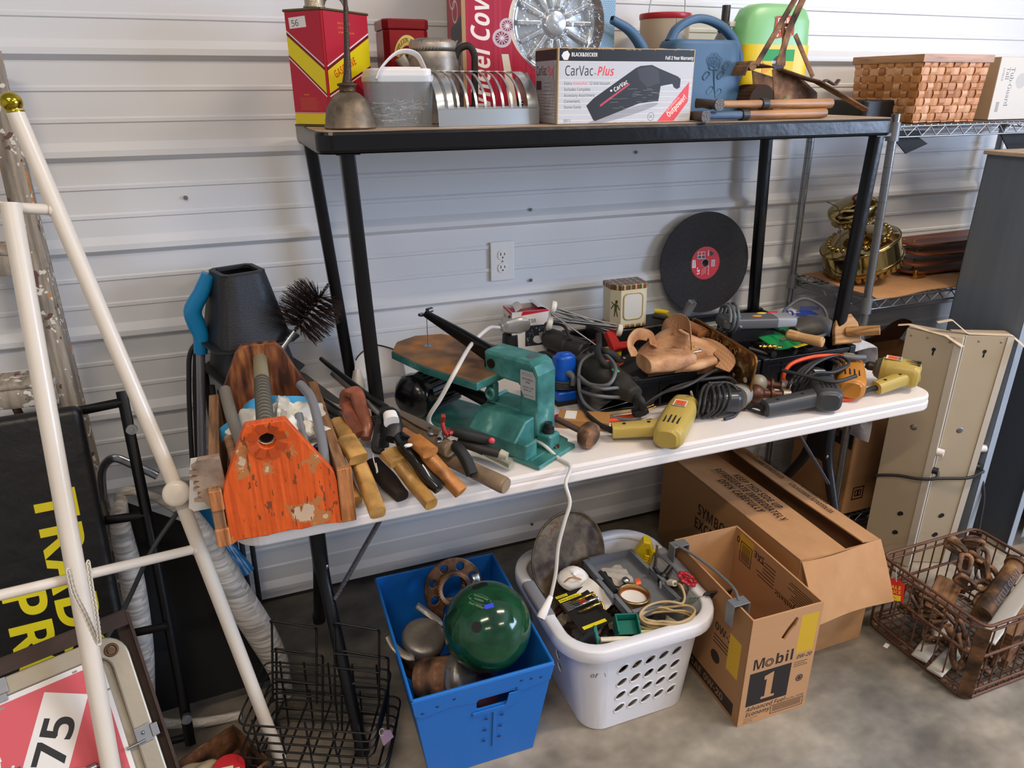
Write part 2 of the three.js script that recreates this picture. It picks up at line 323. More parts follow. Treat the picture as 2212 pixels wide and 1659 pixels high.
// ---------- black edged table standing on it ----------
const UY = 1.495;
{
  const t = thing('narrow_table', 'narrow black-edged table standing on the white table as a high shelf', 'table', [0.966, 0, 0.275]);
  const blk = mat(0x0e0e10, 0.28, 0.3, { bumpMap: nzMid, bumpScale: 0.0008 });
  const X0 = 0.186 - 0.966, X1 = 1.75 - 0.966;
  obj('tabletop', at(ex(rrect(1.56, 0.45, 0.03, 5), 0.012, 0.002), 0, UY - 0.006, 0, -PI / 2), mat(0xcdb69c, 0.5, 0, { map: woodT }), t);
  obj('rim', at(ex(rrect(1.568, 0.458, 0.034, 6), 0.046, 0.008, [rrect(1.545, 0.435, 0.024, 5)]), 0, UY - 0.0235, 0, -PI / 2), blk, t);
  const legs = [[[0.2126,1.444,0.07], [0.2591,0.8056,0.07]], [[0.2456,1.4537,0.47], [0.2655,0.8888,0.47]], [[1.6677,1.4311,0.07], [1.7055,0.778,0.07]], [[1.719,1.4378,0.47], [1.7007,0.8435,0.47]]];
  for (const [a, b] of legs) {
    const p = [a[0] - 0.966, UY - 0.03, a[2] - 0.275], s = (TY + 0.0005 - a[1]) / (b[1] - a[1]), q = [a[0] + (b[0] - a[0]) * s - 0.966, TY + 0.001, a[2] - 0.275];
    obj('leg', [sweep([p, q], 0.0165, 12, false, 5, [0, 0, 1]), bx(0.05, 0.008, 0.05, p[0], UY - 0.045, p[2])], blk, t);
  }
}
// ---------- things on the high shelf ----------
{ // gasoline can
  const H = [0.2492,1.7368,0.33][1] - UY, W = 0.165, D = 0.105, c = [0.2374,1.5016,0.34], yaw = 0.75;
  const lx = W / 2, lz = -D / 2, px = c[0] + lx * cos(yaw) + lz * sin(yaw), pz = c[2] - lx * sin(yaw) + lz * cos(yaw);
  const t = thing('fuel_can', 'red and yellow rectangular metal fuel can with a screw cap', 'can', [px, UY, pz], [0, yaw, 0]);
  const red = mat(0xb3202c, 0.26, 0.25, { bumpMap: nzMid, bumpScale: 0.0008 });
  obj('body', bx(W, H - 0.004, D, 0, H / 2, 0, 0.007), red, t);
  const rm = mat(0x6d5a3a, 0.4, 0.8); obj('rim', bx(W + 0.004, 0.006, D + 0.004, 0, H - 0.003, 0, 0.003), rm, t); obj('rim', bx(W + 0.003, 0.005, D + 0.003, 0, 0.003, 0, 0.002), rm, t);
  const face = (w, h, left) => canvas(w, h, (x) => {
    box2(x, '#b51f33', 0, 0, w, h);
    const a = left ? 0.2 : 0.515, b = left ? 0.37 : 0.72, A = left ? 0.515 : 0.2, B = left ? 0.72 : 0.46, Y = (q) => q * h;
    poly2(x, '#e8e0da', [[0, Y(a - 0.045)], [w, Y(A - 0.045)], [w, Y(A - 0.03)], [0, Y(a - 0.03)]]);
    poly2(x, '#701018', [[0, Y(a - 0.03)], [w, Y(A - 0.03)], [w, Y(A)], [0, Y(a)]]);
    poly2(x, '#e3cd1a', [[0, Y(a)], [w, Y(A)], [w, Y(B)], [0, Y(b)]]);
    poly2(x, '#701018', [[0, Y(b)], [w, Y(B)], [w, Y(B + 0.02)], [0, Y(b + 0.02)]]);
    poly2(x, '#e8e0da', [[0, Y(b + 0.02)], [w, Y(B + 0.02)], [w, Y(B + 0.034)], [0, Y(b + 0.034)]]);
    box2(x, '#dcc51c', 0, Y(0.9), w, h * 0.1); box2(x, '#e8e0da', 0, Y(0.893), w, 3);
    if (left) {
      x.save(); x.translate(w * 0.1, Y(0.05)); x.rotate(-0.06); box2(x, '#e6e2de', 0, 0, w * 0.48, h * 0.095); txt(x, '56', w * 0.06, h * 0.078, h * 0.075, '#20233a', { style: 'normal', font: 'cursive' }); x.restore();
      txt(x, 'DANGER', w * 0.32, Y(0.735), 13, '#d8a524'); for (let i = 0; i < 12; i++) box2(x, '#b5761f', w * 0.2, Y(0.755 + i * 0.01), w * rr(0.45, 0.62), 2);
    } else {
      ['ONE U.S. GALLON', '3.785 LITRES', '.83 IMPERIAL GALLONS'].forEach((s, i) => txt(x, s, w * 0.3, Y(0.1 + i * 0.04), 17, '#d8862a'));
      txt(x, 'GASOLINE', w * 0.16, Y(0.585), 86, '#cf4a12', { rot: -Math.atan2((0.72 - 0.46) * h, w) - 0.02, sx: 0.68 });
    }
  });
  print(t, 'print', W - 0.008, H - 0.012, face(512, 870, false), [0, H / 2, D / 2 + 0.0008], [0, 0, 0], { rough: 0.25, metal: 0.2 });
  print(t, 'print', D - 0.008, H - 0.012, face(330, 870, true), [-W / 2 - 0.0008, H / 2, 0], [0, -PI / 2, 0], { rough: 0.25, metal: 0.2 });
  obj('cap', la([[0, 0.026], [0.019, 0.026], [0.0205, 0.023], [0.0205, 0.008], [0.024, 0.006], [0.024, 0], [0, 0]], 32, -0.045, H, 0.005), mat(0xa89d88, 0.4, 0.8, { bumpMap: nzFine, bumpScale: 0.001 }), t);
  obj('handle', sweep(curve([[-0.02, H, 0], [0.0, H + 0.03, 0], [0.05, H + 0.036, 0], [0.07, H + 0.02, 0], [0.074, H, 0]], 24), () => [0.009, 0.0015], 8, false, 3, [0, 0, 1]), mat(0x7a7264, 0.4, 0.8), t);
}
{ // oil can
  const p = [0.2653,1.5027,0.43], t = thing('oil_can', 'tarnished dome-bottomed oil can with a long thin spout', 'oil can', [p[0], UY, p[2]]);
  const m = mat(0x9a8a76, 0.5, 0.75, { map: mottleT, bumpMap: nzMid, bumpScale: 0.002 });
  obj('bowl', la([[0, 0], [0.052, 0], [0.056, 0.003], [0.0555, 0.006], [0.053, 0.008], [0.052, 0.02], [0.047, 0.042], [0.037, 0.06], [0.025, 0.07], [0.016, 0.074], [0, 0.075]], 48), m, t);
  obj('collar', la([[0, 0.072], [0.0165, 0.072], [0.0175, 0.076], [0.0165, 0.08], [0.0175, 0.084], [0.021, 0.087], [0.021, 0.09], [0.012, 0.092], [0, 0.092]], 32), mat(0x5d4c3e, 0.5, 0.8, { bumpMap: nzFine, bumpScale: 0.001 }), t);
  obj('spout', sweep([[0, 0.09, 0], [0.003, 0.11, 0], [0.006, 0.16, 0], [0.012, 0.28, 0.005], [0.02, 0.4, 0.008]], (q) => 0.0105 - 0.0075 * min(1, q * 1.2), 14), mat(0x4c4037, 0.5, 0.7, { bumpMap: nzFine, bumpScale: 0.001 }), t);
}
{ // clear tub of nails
  const a = [0.3133,1.5032,0.42], b = [0.462,1.5002,0.42], w = b[0] - a[0] - 0.004, d = 0.13, c = [(a[0] + b[0]) / 2 + 0.002, UY, 0.42 - d / 2];
  const t = thing('plastic_tub', 'clear plastic tub of nails with white lid and carry handle', 'tub', c), h = 0.1;
  const clear = phys(0xeef2f4, 0.25, 0, { transmission: 0.86, thickness: 0, ior: 1.2, transparent: true, opacity: 0.8 });
  const ring = (q, s) => rrect(w * s, d * s, 0.022, 5).map(([x, z]) => V(x, q, z));
  const wall = (s0, s1, y0, y1, th) => sheet((u, v) => { const A = ring(0, s0), n = A.length, i = u * n, k = floor(i) % n, f = i - floor(i), P = A[k], Q = A[(k + 1) % n], s = 1 + (s1 / s0 - 1) * v; return [(P.x + (Q.x - P.x) * f) * s, y0 + (y1 - y0) * v, (P.z + (Q.z - P.z) * f) * s]; }, 48, 4, th);
  obj('body', [wall(0.9, 0.98, 0.002, h, 0.001), bx(w * 0.88, 0.002, d * 0.88, 0, 0.0015, 0, 0.001)], clear, t);
  obj('lip', at(ex(rrect(w, d, 0.024), 0.014, 0.002, [rrect(w * 0.96, d * 0.95, 0.02)]), 0, h, 0, -PI / 2), phys(0xe4e8ea, 0.35, 0, { transmission: 0.4, thickness: 0 }), t);
  obj('lid', [at(ex(rrect(w * 0.95, d * 0.95, 0.022), 0.018, 0.004), 0, h + 0.012, 0, -PI / 2), bx(w * 0.6, 0.004, 0.004, 0, h + 0.022, d * 0.38, 0.002)], MT.whitePl, t);
  obj('handle', sweep(curve([[-w * 0.42, h + 0.0, d * 0.52], [-w * 0.36, h + 0.016, d * 0.52], [-w * 0.05, h + 0.052, d * 0.4], [w * 0.3, h + 0.05, d * 0.12], [w * 0.5, h + 0.014, -d * 0.1]], 30), () => [0.002, 0.008], 8, false, 3, [0, 0.5, 1]), MT.whitePl, t);
  const gs = []; for (let i = 0; i < 46; i++) { const x = rr(-0.32, 0.32) * w, z = rr(-0.3, 0.3) * d, y = rr(0.008, 0.05), L = rr(0.05, 0.075), q = rr(0, 6.3), e = rr(-0.5, 0.6); const A = [x - cos(q) * L / 2, y - e * L * 0.3, z - sin(q) * L * 0.3], B = [x + cos(q) * L / 2, y + e * L * 0.4, z + sin(q) * L * 0.3]; for (const P of [A, B]) { P[0] = max(-w * 0.42, min(w * 0.42, P[0])); P[1] = max(0.005, P[1]); P[2] = max(-d * 0.42, min(d * 0.42, P[2])); } gs.push(rod(A, B, 0.0016, 0.0016, 6), sp(0.0036, ...A, [1, 1, 1], 8, 6)); }
  const n = obj('nails', gs, mat(0xb9b9ba, 0.35, 0.8)); n.position.set(...c); info(n, 'loose steel nails inside the clear plastic tub', 'nails', null, 'stuff');
}
{ // tea tin
  const a = [0.4,1.5658,0.2], b = [0.5104,1.5651,0.2], H = [0.4588,1.7304,0.2][1] - UY, w = b[0] - a[0], d = 0.1;
  const t = thing('tea_tin', 'dark red embossed tin with a gold arched label', 'tin', [(a[0] + b[0]) / 2, UY, 0.2 - d / 2]);
  const red = mat(0x7d1014, 0.3, 0.3);
  const oct = [[-w / 2, d * 0.35], [-w / 2 + 0.012, d / 2], [w / 2 - 0.012, d / 2], [w / 2, d * 0.35], [w / 2, -d / 2], [-w / 2, -d / 2]].map(([x, z]) => [x, -z]);
  obj('body', at(ex(oct, H - 0.024, 0.003), 0, (H - 0.024) / 2, 0, -PI / 2), red, t);
  obj('lid', at(ex(oct.map(([x, z]) => [x * 1.04, z * 1.04]), 0.024, 0.004), 0, H - 0.012, 0, -PI / 2), red, t);
  print(t, 'label', w - 0.026, H - 0.03, canvas(384, 560, (x, W, h) => {
    box2(x, '#8a1216', 0, 0, W, h); x.strokeStyle = '#d9bd6a'; x.lineWidth = 66; x.beginPath(); x.arc(W / 2, 185, 130, PI * 1.08, PI * 1.92); x.stroke(); x.strokeStyle = '#5a3b10'; x.lineWidth = 3; for (const R of [97, 163]) { x.beginPath(); x.arc(W / 2, 185, R, PI * 1.08, PI * 1.92); x.stroke(); }
    const s = 'APPLETON ESTATE'; for (let i = 0; i < s.length; i++) { const q = PI * (1.13 + 0.74 * i / (s.length - 1)); x.save(); x.translate(W / 2 + cos(q) * 118, 185 + sin(q) * 118); x.rotate(q + PI / 2); txt(x, s[i], 0, 0, 38, '#2a1a08', { align: 'center', font: 'serif' }); x.restore(); }
    box2(x, '#1c2a18', 110, 140, 170, 46); x.strokeStyle = '#d9bd6a'; x.lineWidth = 4; x.strokeRect(110, 140, 170, 46); txt(x, 'JAMAICA', W / 2, 175, 32, '#e5cf86', { align: 'center', font: 'serif' });
    x.fillStyle = '#c9a64e'; x.beginPath(); x.arc(74, 260, 40, 0, 7); x.fill(); x.fillStyle = '#8d6f2a'; x.beginPath(); x.arc(74, 260, 24, 0, 7); x.fill(); box2(x, '#b7420f', 130, 250, 140, 230); for (let i = 0; i < 9; i++) poly2(x, '#2c2412', [[60, 400], [60 + 60 * cos(i * 0.7), 400 + 40 * sin(i * 0.7)], [62 + 50 * cos(i * 0.7 + 0.2), 405 + 40 * sin(i * 0.7 + 0.2)]]);
  }), [0, (H - 0.024) / 2, d / 2 + 0.001], [0, 0, 0], { rough: 0.3, metal: 0.2 });
}
{ // percolator
  const p = [0.4985,1.5655,0.27], t = thing('coffee_percolator', 'dull aluminium coffee percolator with black handle', 'coffee pot', [p[0], UY, p[2]], [0, -0.35, 0]);
  const top = [0.5041,1.6851,0.27][1] - UY, m = mat(0xb5ac9f, 0.45, 0.6, { map: mottleT });
  obj('pot', la([[0, 0], [0.06, 0], [0.062, 0.004], [0.06, top - 0.05], [0.056, top - 0.03], [0.054, top - 0.028], [0, top - 0.028]], 44), m, t);
  obj('lid', la([[0, top], [0.035, top - 0.001], [0.052, top - 0.006], [0.056, top - 0.014], [0.055, top - 0.02], [0.057, top - 0.03], [0, top - 0.03]], 44), m, t);
  obj('spout', sloft([[-0.045, top - 0.09, 0.02, 0.012, 0.012], [-0.062, top - 0.06, 0.028, 0.013, 0.012], [-0.074, top - 0.042, 0.033, 0.014, 0.01]], [0, 0.3, 1]), m, t);
  obj('handle', sweep(bent([[0.05, top - 0.052, 0], [0.062, top - 0.022, 0], [0.088, top - 0.015, 0], [0.1, top - 0.035, 0], [0.098, top - 0.16, 0], [0.05, top - 0.18, 0]], 0.02), () => [0.008, 0.011], 10, false, 3, [0, 0, 1]), mat(0x1e1a17, 0.6), t);
}
{ // slotted aluminium rack
  const a = [0.4571,1.5073,0.45], b = [0.7119,1.5056,0.42], L = dist(a, b);
  const t = thing('slotted_rack', 'polished aluminium slotted rack with a curved front', 'rack', [a[0], UY, a[2]]); t.rotation.y = Math.atan2(-(b[2] - a[2]), b[0] - a[0]);
  const m = mat(0xb9bbb9, 0.25, 0.9), h = 0.118;
  const prof = (x, v) => { const q = v * PI * 0.62; return [x, 0.035 + (h - 0.035) * sin(min(1, v * 1.1) * PI / 2), -0.005 - 0.075 * (1 - cos(q)) / 1.36 * 1.6]; };
  obj('base_panel', [sheet((u, v) => [u * L, 0.0005 + v * 0.035, 0 - 0.003 * v], 20, 2, 0.0015), sheet((u, v) => [u * L, 0.035 + v * 0.006, -0.003 - v * 0.005], 2, 2, 0.0015), bx(L, 0.002, 0.05, L / 2, 0.0012, -0.03)], m, t);
  const bar = (x, w, y0 = 0) => sheet((u, v) => prof(x + u * w, y0 + v * (1 - y0)), 1, 14, 0.002);
  for (let i = 0; i < 9; i++) obj('slat', bar(0.026 + i * (L - 0.07) / 8.3, i === 0 ? 0.014 : 0.006), m, t);
  obj('end_panel', bar(0, 0.018), m, t); obj('end_panel', bar(L - 0.028, 0.028), m, t);
  obj('top_rail', sheet((u, v) => [u * L, h - 0.004 * v, -0.112 - v * 0.016], 10, 3, 0.0015), m, t);
  obj('end_cheek', at(ex([[0, 0.002], [0.0, 0.035], [-0.02, 0.08], [-0.06, h - 0.004], [-0.11, h - 0.004], [-0.118, h - 0.03], [-0.1, 0.06], [-0.075, 0.05], [-0.06, 0.002]].map(([z, y]) => [-z, y]), 0.002), L - 0.001, 0, 0, 0, PI / 2), m, t);
}
{ // boxed wheel covers
  const z = 0.215, a = [0.5921,1.5647,0.215], b = [1.012,1.6652,0.215], x0 = a[0], w = b[0] - a[0], H = 0.42, d = 0.13;
  const t = thing('wheel_cover_box', 'tall red printed carton with a big round display opening', 'box', [x0, UY, z]);
  const face = rrect(w, H, 0.002, 1, w / 2, H / 2), hole = circ(w * 0.62, 0.235, 0.128, 40);
  const card = mat(0xa98a63, 0.8), redc = canvas(1024, 1200, (x, W, h) => {
    box2(x, '#a81e3c', 0, 0, W, h); for (let i = 0; i < 40; i++) { x.globalAlpha = 0.06; box2(x, i % 2 ? '#fff' : '#400', rr(0, W), 0, rr(2, 30), h); } x.globalAlpha = 1;
    const cx = W * 0.62, cyy = h * (1 - 0.235 / H); x.strokeStyle = '#d9d2c4'; x.lineWidth = 34; x.beginPath(); x.arc(cx, cyy, 0.128 / w * W + 12, 0, 7); x.stroke();
    poly2(x, '#d9d2c4', [[W * 0.3, h], [W * 0.24, h * 0.62], [W * 0.285, h * 0.62], [W * 0.36, h]]);
    for (const [q, r] of [[[250, 640], 62], [[285, 560], 50]]) { x.fillStyle = '#c9b7bf'; x.beginPath(); x.arc(...q, r, 0, 7); x.fill(); x.fillStyle = '#7b3550'; x.beginPath(); x.arc(...q, r * 0.7, 0, 7); x.fill(); for (let i = 0; i < 12; i++) { x.strokeStyle = '#ded4d8'; x.lineWidth = 5; x.beginPath(); x.moveTo(...q); x.lineTo(q[0] + cos(i * 0.524) * r * 0.66, q[1] + sin(i * 0.524) * r * 0.66); x.stroke(); } }
    txt(x, 'Wheel Covers', 170, h - 16, 168, '#efe6e0', { rot: -PI / 2, style: 'italic bold', sx: 0.92 });
    box2(x, '#15181c', W * 0.34, h * 0.84, W * 0.3, h * 0.14); ['Easy Installation', 'Construction', 'adjustable'].forEach((s, i) => txt(x, s, W * 0.36, h * 0.885 + i * 40, 36, '#e8e8e8'));
    box2(x, '#8fb0c8', W * 0.86, 0, W * 0.14, h); x.fillStyle = '#5c86a6'; for (let j = 0; j < 90; j++) for (let i = 0; i < 9; i++) x.fillRect(W * 0.865 + i * 15 + (j % 2) * 7, j * 14, 8, 5);
  });
  const fg = ex(face, 0.003, 0, [hole]); const uv = fg.attributes.uv; for (let i = 0; i < uv.count; i++) uv.setXY(i, uv.getX(i) / w, uv.getY(i) / H); fg.userData.keepUV = true;
  obj('front_panel', fg, mat(0xffffff, 0.35, 0, { map: redc }), t);
  obj('carton', [bx(0.004, H, d, 0.002, H / 2, -d / 2), bx(0.004, H, d, w - 0.002, H / 2, -d / 2), bx(w, 0.004, d, w / 2, 0.002, -d / 2), bx(w, H, 0.004, w / 2, H / 2, -d), bx(0.01, H, 0.004, 0.002, H / 2, 0.0015)], card, t);
  print(t, 'side_print', d - 0.006, H, canvas(256, 800, (x, W, h) => {
    box2(x, '#b0283f', 0, 0, W, h); poly2(x, '#a9b3bd', [[0, 430], [W, 360], [W, h], [0, h]]); poly2(x, '#3a4048', [[60, 380], [250, 330], [250, 440], [60, 480]]); for (let i = 0; i < 26; i++) poly2(x, ['#c8ced6', '#8d97a2', '#e2e6ea'][i % 3], [[rr(0, W), rr(430, 700)], [rr(0, W), rr(430, 700)], [rr(0, W), rr(430, 700)]]);
    for (let i = 0; i < 3; i++) { x.strokeStyle = '#e6ccd0'; x.lineWidth = 10; x.beginPath(); x.arc(60 + i * 40, 190 + i * 60, 46, 0, 7); x.stroke(); }
  }), [-0.0008, H / 2, -d / 2], [0, -PI / 2, 0], { rough: 0.35 });
  obj('clear_window', at(new THREE.CircleGeometry(0.131, 40), w * 0.62, 0.235, 0.004), phys(0xf4f8fa, 0.12, 0, { transmission: 0.92, thickness: 0, bumpMap: nzMid, bumpScale: 0.012 }), t);
  const c = thing('wheel_cover', 'silver plastic wheel cover with radiating blades seen through the round window', 'wheel cover', [x0 + w * 0.62, UY + 0.235, z - 0.03], [PI / 2, 0, 0]);
  const sm = mat(0xc4c9cd, 0.22, 0.7);
  obj('dish', la([[0, 0.004], [0.03, 0.004], [0.034, -0.004], [0.1, -0.012], [0.112, -0.004], [0.12, 0.002], [0.122, -0.01], [0, -0.03]], 56), sm, c);
  obj('hub', la([[0, 0.014], [0.026, 0.012], [0.032, 0.004], [0.034, -0.006], [0, -0.006]], 32), sm, c);
  for (let i = 0; i < 14; i++) { const q = i / 14 * 2 * PI; obj('blade', at(bx(0.07, 0.012, 0.014, 0.072, -0.002, 0, 0.004, 0, 0, 0), 0, 0, 0, 0, q, 0), sm, c); }
}
{ // vacuum carton
  const a = [0.7338,1.5059,0.47], b = [1.0988,1.5025,0.47], H = [0.9047,1.6591,0.47][1] - UY, w = b[0] - a[0], d = 0.13;
  const t = thing('vacuum_carton', 'worn white and black carton printed with a hand vacuum', 'box', [a[0], UY, 0.47]);
  const card = mat(0xb29873, 0.85);
  obj('carton', bx(w, H, d, w / 2, H / 2, -d / 2, 0.003), card, t);
  print(t, 'front_print', w - 0.004, H - 0.004, canvas(1172, 640, (x, W, h) => {
    box2(x, '#c3c6cc', 0, 0, W, h); box2(x, '#141518', 0, 0, W, 104); box2(x, '#e8e8e8', 0, 104, W, 4);
    poly2(x, '#e6e6e6', [[40, 30], [72, 18], [92, 50], [76, 96], [44, 96], [24, 60]]); txt(x, 'BLACK&DECKER', 104, 66, 46, '#f0f0f0', { sx: 0.62 }); txt(x, 'Full 2 Year Warranty', 905, 86, 42, '#f0f0f0', { sx: 0.62 });
    txt(x, 'CarVac', 52, 226, 116, '#17181c', { style: 'normal', sx: 0.66 }); txt(x, '™', 294, 222, 24, '#17181c'); txt(x, 'Plus', 316, 226, 108, '#e0464e', { style: 'italic bold', sx: 0.66 });
    for (let i = 0; i < 8; i++) box2(x, '#eceef0', 0, 262 + i * 50, W, 3);
    txt(x, 'Extra', 50, 304, 34, '#333', { style: 'normal', sx: 0.8 }); txt(x, 'Powerful', 122, 304, 34, '#e58088', { sx: 0.8 }); txt(x, '12 Volt Vacuum', 256, 304, 34, '#333', { style: 'normal', sx: 0.75 });
    ['Includes Complete', 'Accessory Assortment', 'Convenient,', 'Stores Easily'].forEach((s, i) => txt(x, s, 50, 356 + i * 51, 36, '#333', { style: 'normal', sx: 0.72 })); txt(x, '9511', 50, 628, 38, '#222', { style: 'normal', sx: 0.7 });
    x.fillStyle = 'rgba(80,84,92,.35)'; x.beginPath(); x.ellipse(560, 560, 320, 34, -0.28, 0, 7); x.fill();
    poly2(x, '#26272b', [[238, 486], [300, 420], [650, 160], [690, 142], [790, 132], [860, 164], [1030, 232], [1058, 256], [1056, 330], [1030, 346], [1000, 330], [985, 298], [880, 318], [868, 452], [700, 470], [318, 622], [300, 610]]);
    poly2(x, '#3b3d43', [[660, 170], [780, 140], [850, 172], [870, 290], [760, 330], [690, 260]]); poly2(x, '#c2445a', [[352, 480], [600, 290], [604, 306], [360, 496]]); txt(x, 'CarVac', 476, 370, 52, '#e8e8e8', { rot: -0.6, style: 'italic bold', sx: 0.8 }); x.fillStyle = '#e0e0e0'; x.beginPath(); x.arc(446, 356, 10, 0, 7); x.fill();
    for (let i = 0; i < 26; i++) { x.strokeStyle = 'rgba(225,225,230,.5)'; x.lineWidth = 3; x.beginPath(); const q = rr(430, 860), y = rr(330, 520); x.moveTo(q, y); x.lineTo(q + rr(20, 90), y + rr(-4, 4)); x.stroke(); }
    poly2(x, '#e0474c', [[868, 636], [1140, 280], [1140, 460], [1020, 636]]); txt(x, 'Guaranteed to', 948, 560, 34, '#f3c9c9', { rot: -0.86, style: 'normal', sx: 0.8 }); txt(x, 'Outpower!', 976, 606, 66, '#f7e9d8', { rot: -0.86, style: 'italic bold', sx: 0.7 });
    x.strokeStyle = '#222'; x.lineWidth = 3; x.beginPath(); x.ellipse(808, 592, 28, 36, 0, 0, 7); x.stroke(); txt(x, 'UL', 808, 604, 36, '#222', { align: 'center', style: 'normal', sx: 0.7 });
    for (let i = 0; i < 50; i++) { x.fillStyle = 'rgba(190,160,120,.8)'; x.fillRect(rr(0, W), rnd() < 0.5 ? rr(0, 5) : rr(h - 8, h), rr(4, 36), rr(2, 6)); } box2(x, '#c9b491', 0, 0, 7, h); box2(x, '#c9b491', W - 6, 0, 6, h);
  }), [w / 2, H / 2, 0.0008], [0, 0, 0], { rough: 0.4 });
  print(t, 'side_print', d - 0.006, H - 0.006, canvas(360, 480, (x, W, h) => {
    box2(x, '#9b9ca2', 0, 0, W, h); box2(x, '#16171a', 0, 0, W, 70); txt(x, 'CarVac', 20, 165, 90, '#222', { sx: 0.6 }); txt(x, 'Plus', 206, 165, 84, '#d8434c', { sx: 0.6, style: 'italic bold' }); box2(x, '#2a2a2e', 20, 200, 90, 60); for (let i = 0; i < 9; i++) { box2(x, '#e0e0e2', 0, 280 + i * 20, W, 2); box2(x, '#666', 150, 212 + i * 26, rr(90, 170), 4); } for (let i = 0; i < 12; i++) { x.strokeStyle = 'rgba(70,60,50,.6)'; x.lineWidth = 3; x.beginPath(); x.moveTo(rr(200, W), rr(0, h)); x.lineTo(W - rr(0, 90), rr(0, h)); x.stroke(); }
  }), [-0.0008, H / 2, -d / 2], [0, -PI / 2, 0], { rough: 0.5 });
  obj('torn_flap', [sheet((u, v) => [w * 0.02 + u * 0.001, H + 0.004 * sin(u * 9), -0.01 - d * 0.9 * v], 2, 4, 0.003), sheet((u, v) => [u * w, H - 0.001 + 0.003 * abs(sin(u * 23)) * rnd(), -0.002 - v * 0.02], 30, 1, 0.002)], card, t);
}
{ // watering can
  const a = [1.1368,1.5614,0.27], b = [1.3791,1.5598,0.27], top = [1.2263,1.6924,0.27][1] - UY, w = b[0] - a[0];
  const t = thing('watering_can', 'dull blue plastic watering can with an embossed rose', 'watering can', [(a[0] + b[0]) / 2, UY, 0.25]);
  const m = mat(0x3f6486, 0.5, 0, { bumpMap: nzFine, bumpScale: 0.0002 });
  obj('body', loft([[0, 0.001, 0, w * 0.49, 0.062], [0, 0.006, 0, w * 0.52, 0.066], [0, top * 0.55, 0, w * 0.485, 0.06], [0, top - 0.012, 0, w * 0.45, 0.054], [0, top - 0.003, 0, w * 0.435, 0.05], [0, top, 0, w * 0.41, 0.045]], [0, 0, 1], 4, 40), m, t);
  const hp = [[1.1613,1.6879,0.25], [1.1815,1.7196,0.25], [1.2458,1.7456,0.25], [1.3256,1.7271,0.25], [1.3779,1.6795,0.25], [1.3939,1.6083,0.25], [1.3736,1.572,0.25]].map((p) => [p[0] - t.position.x, p[1] - UY, 0]);
  obj('handle', sweep(curve(hp, 40), () => [0.011, 0.014], 12, false, 3, [0, 0, 1]), m, t);
  const s = [[1.157,1.573,0.25], [1.1001,1.6308,0.25], [1.0755,1.6756,0.25], [1.0382,1.7124,0.25], [0.9851,1.7372,0.25]].map((p) => [p[0] - t.position.x, p[1] - UY, 0]);
  obj('spout', [sweep(curve(s, 30), (q) => 0.02 - q * 0.0095, 16)], m, t);
  obj('spout_mouth', at(new THREE.CircleGeometry(0.008, 16), s[4][0] - 0.0006, s[4][1] + 0.0003, 0, 0, -PI / 2 + 0.05, 0), MT.dark, t);
  const ro = []; const Z = (y) => 0.062 - (y / top) * 0.004;
  const loop = (x, y, r, n, k) => { const P = []; for (let i = 0; i < 24; i++) { const q = i / 24 * 2 * PI, R = r * (1 + k * sin(n * q)); P.push([x + R * cos(q), y + R * sin(q), Z(y) + 0.0018]); } ro.push(sweep(P, 0.0011, 5, true)); };
  loop(0.012, top * 0.72, 0.02, 5, 0.12); loop(0.012, top * 0.72, 0.012, 4, 0.15); loop(0.012, top * 0.72, 0.005, 3, 0.2); for (const [x, y] of [[-0.012, 0.55], [0.034, 0.56], [0.05, 0.68], [0.002, 0.36], [0.03, 0.33]]) loop(x, top * y, 0.009, 2, 0.4);
  ro.push(cord([[0.012, top * 0.62, Z(top * 0.6) + 0.0018], [0.016, top * 0.42, Z(top * 0.4) + 0.0022], [0.022, top * 0.26, Z(top * 0.26) + 0.0024]], 0.0012, 10, 5));
  obj('rose_relief', ro, m, t);
}
{ // pail
  const p = [1.218,1.683,0.13], top = [1.2108,1.7655,0.13][1] - UY, t = thing('pail', 'cream metal pail with a red rim and wire bail', 'pail', [p[0], UY, 0.13]);
  const r = ([1.2865,1.7557,0.13][0] - [1.1433,1.7523,0.13][0]) / 2;
  obj('body', la([[0, 0.001], [r * 0.86, 0.001], [r * 0.98, top - 0.012], [r * 0.94, top - 0.012], [r * 0.83, 0.006], [0, 0.006]], 44), mat(0xb9ab97, 0.45, 0.1), t);
  obj('rim', la([[r * 0.97, top - 0.016], [r * 1.01, top - 0.014], [r * 1.02, top - 0.003], [r, top], [r * 0.95, top], [r * 0.95, top - 0.016]], 44), mat(0xa51d2b, 0.35), t);
  obj('seam', bx(0.003, top - 0.02, 0.002, -r * 0.1, top / 2 - 0.006, r * 0.925, 0.001, 0.02), mat(0x8b7a60, 0.5, 0.3), t);
  obj('bail', cord([[-r * 0.9, top - 0.035, r * 0.3], [-r * 0.9, top + 0.005, r * 0.25], [-r * 0.55, top + 0.07, 0.1 * r], [r * 0.1, top + 0.1, 0], [r * 0.75, top + 0.06, 0], [r * 0.9, top - 0.005, 0], [r * 0.93, top - 0.03, 0]], 0.0016, 40, 6), MT.steel, t);
}
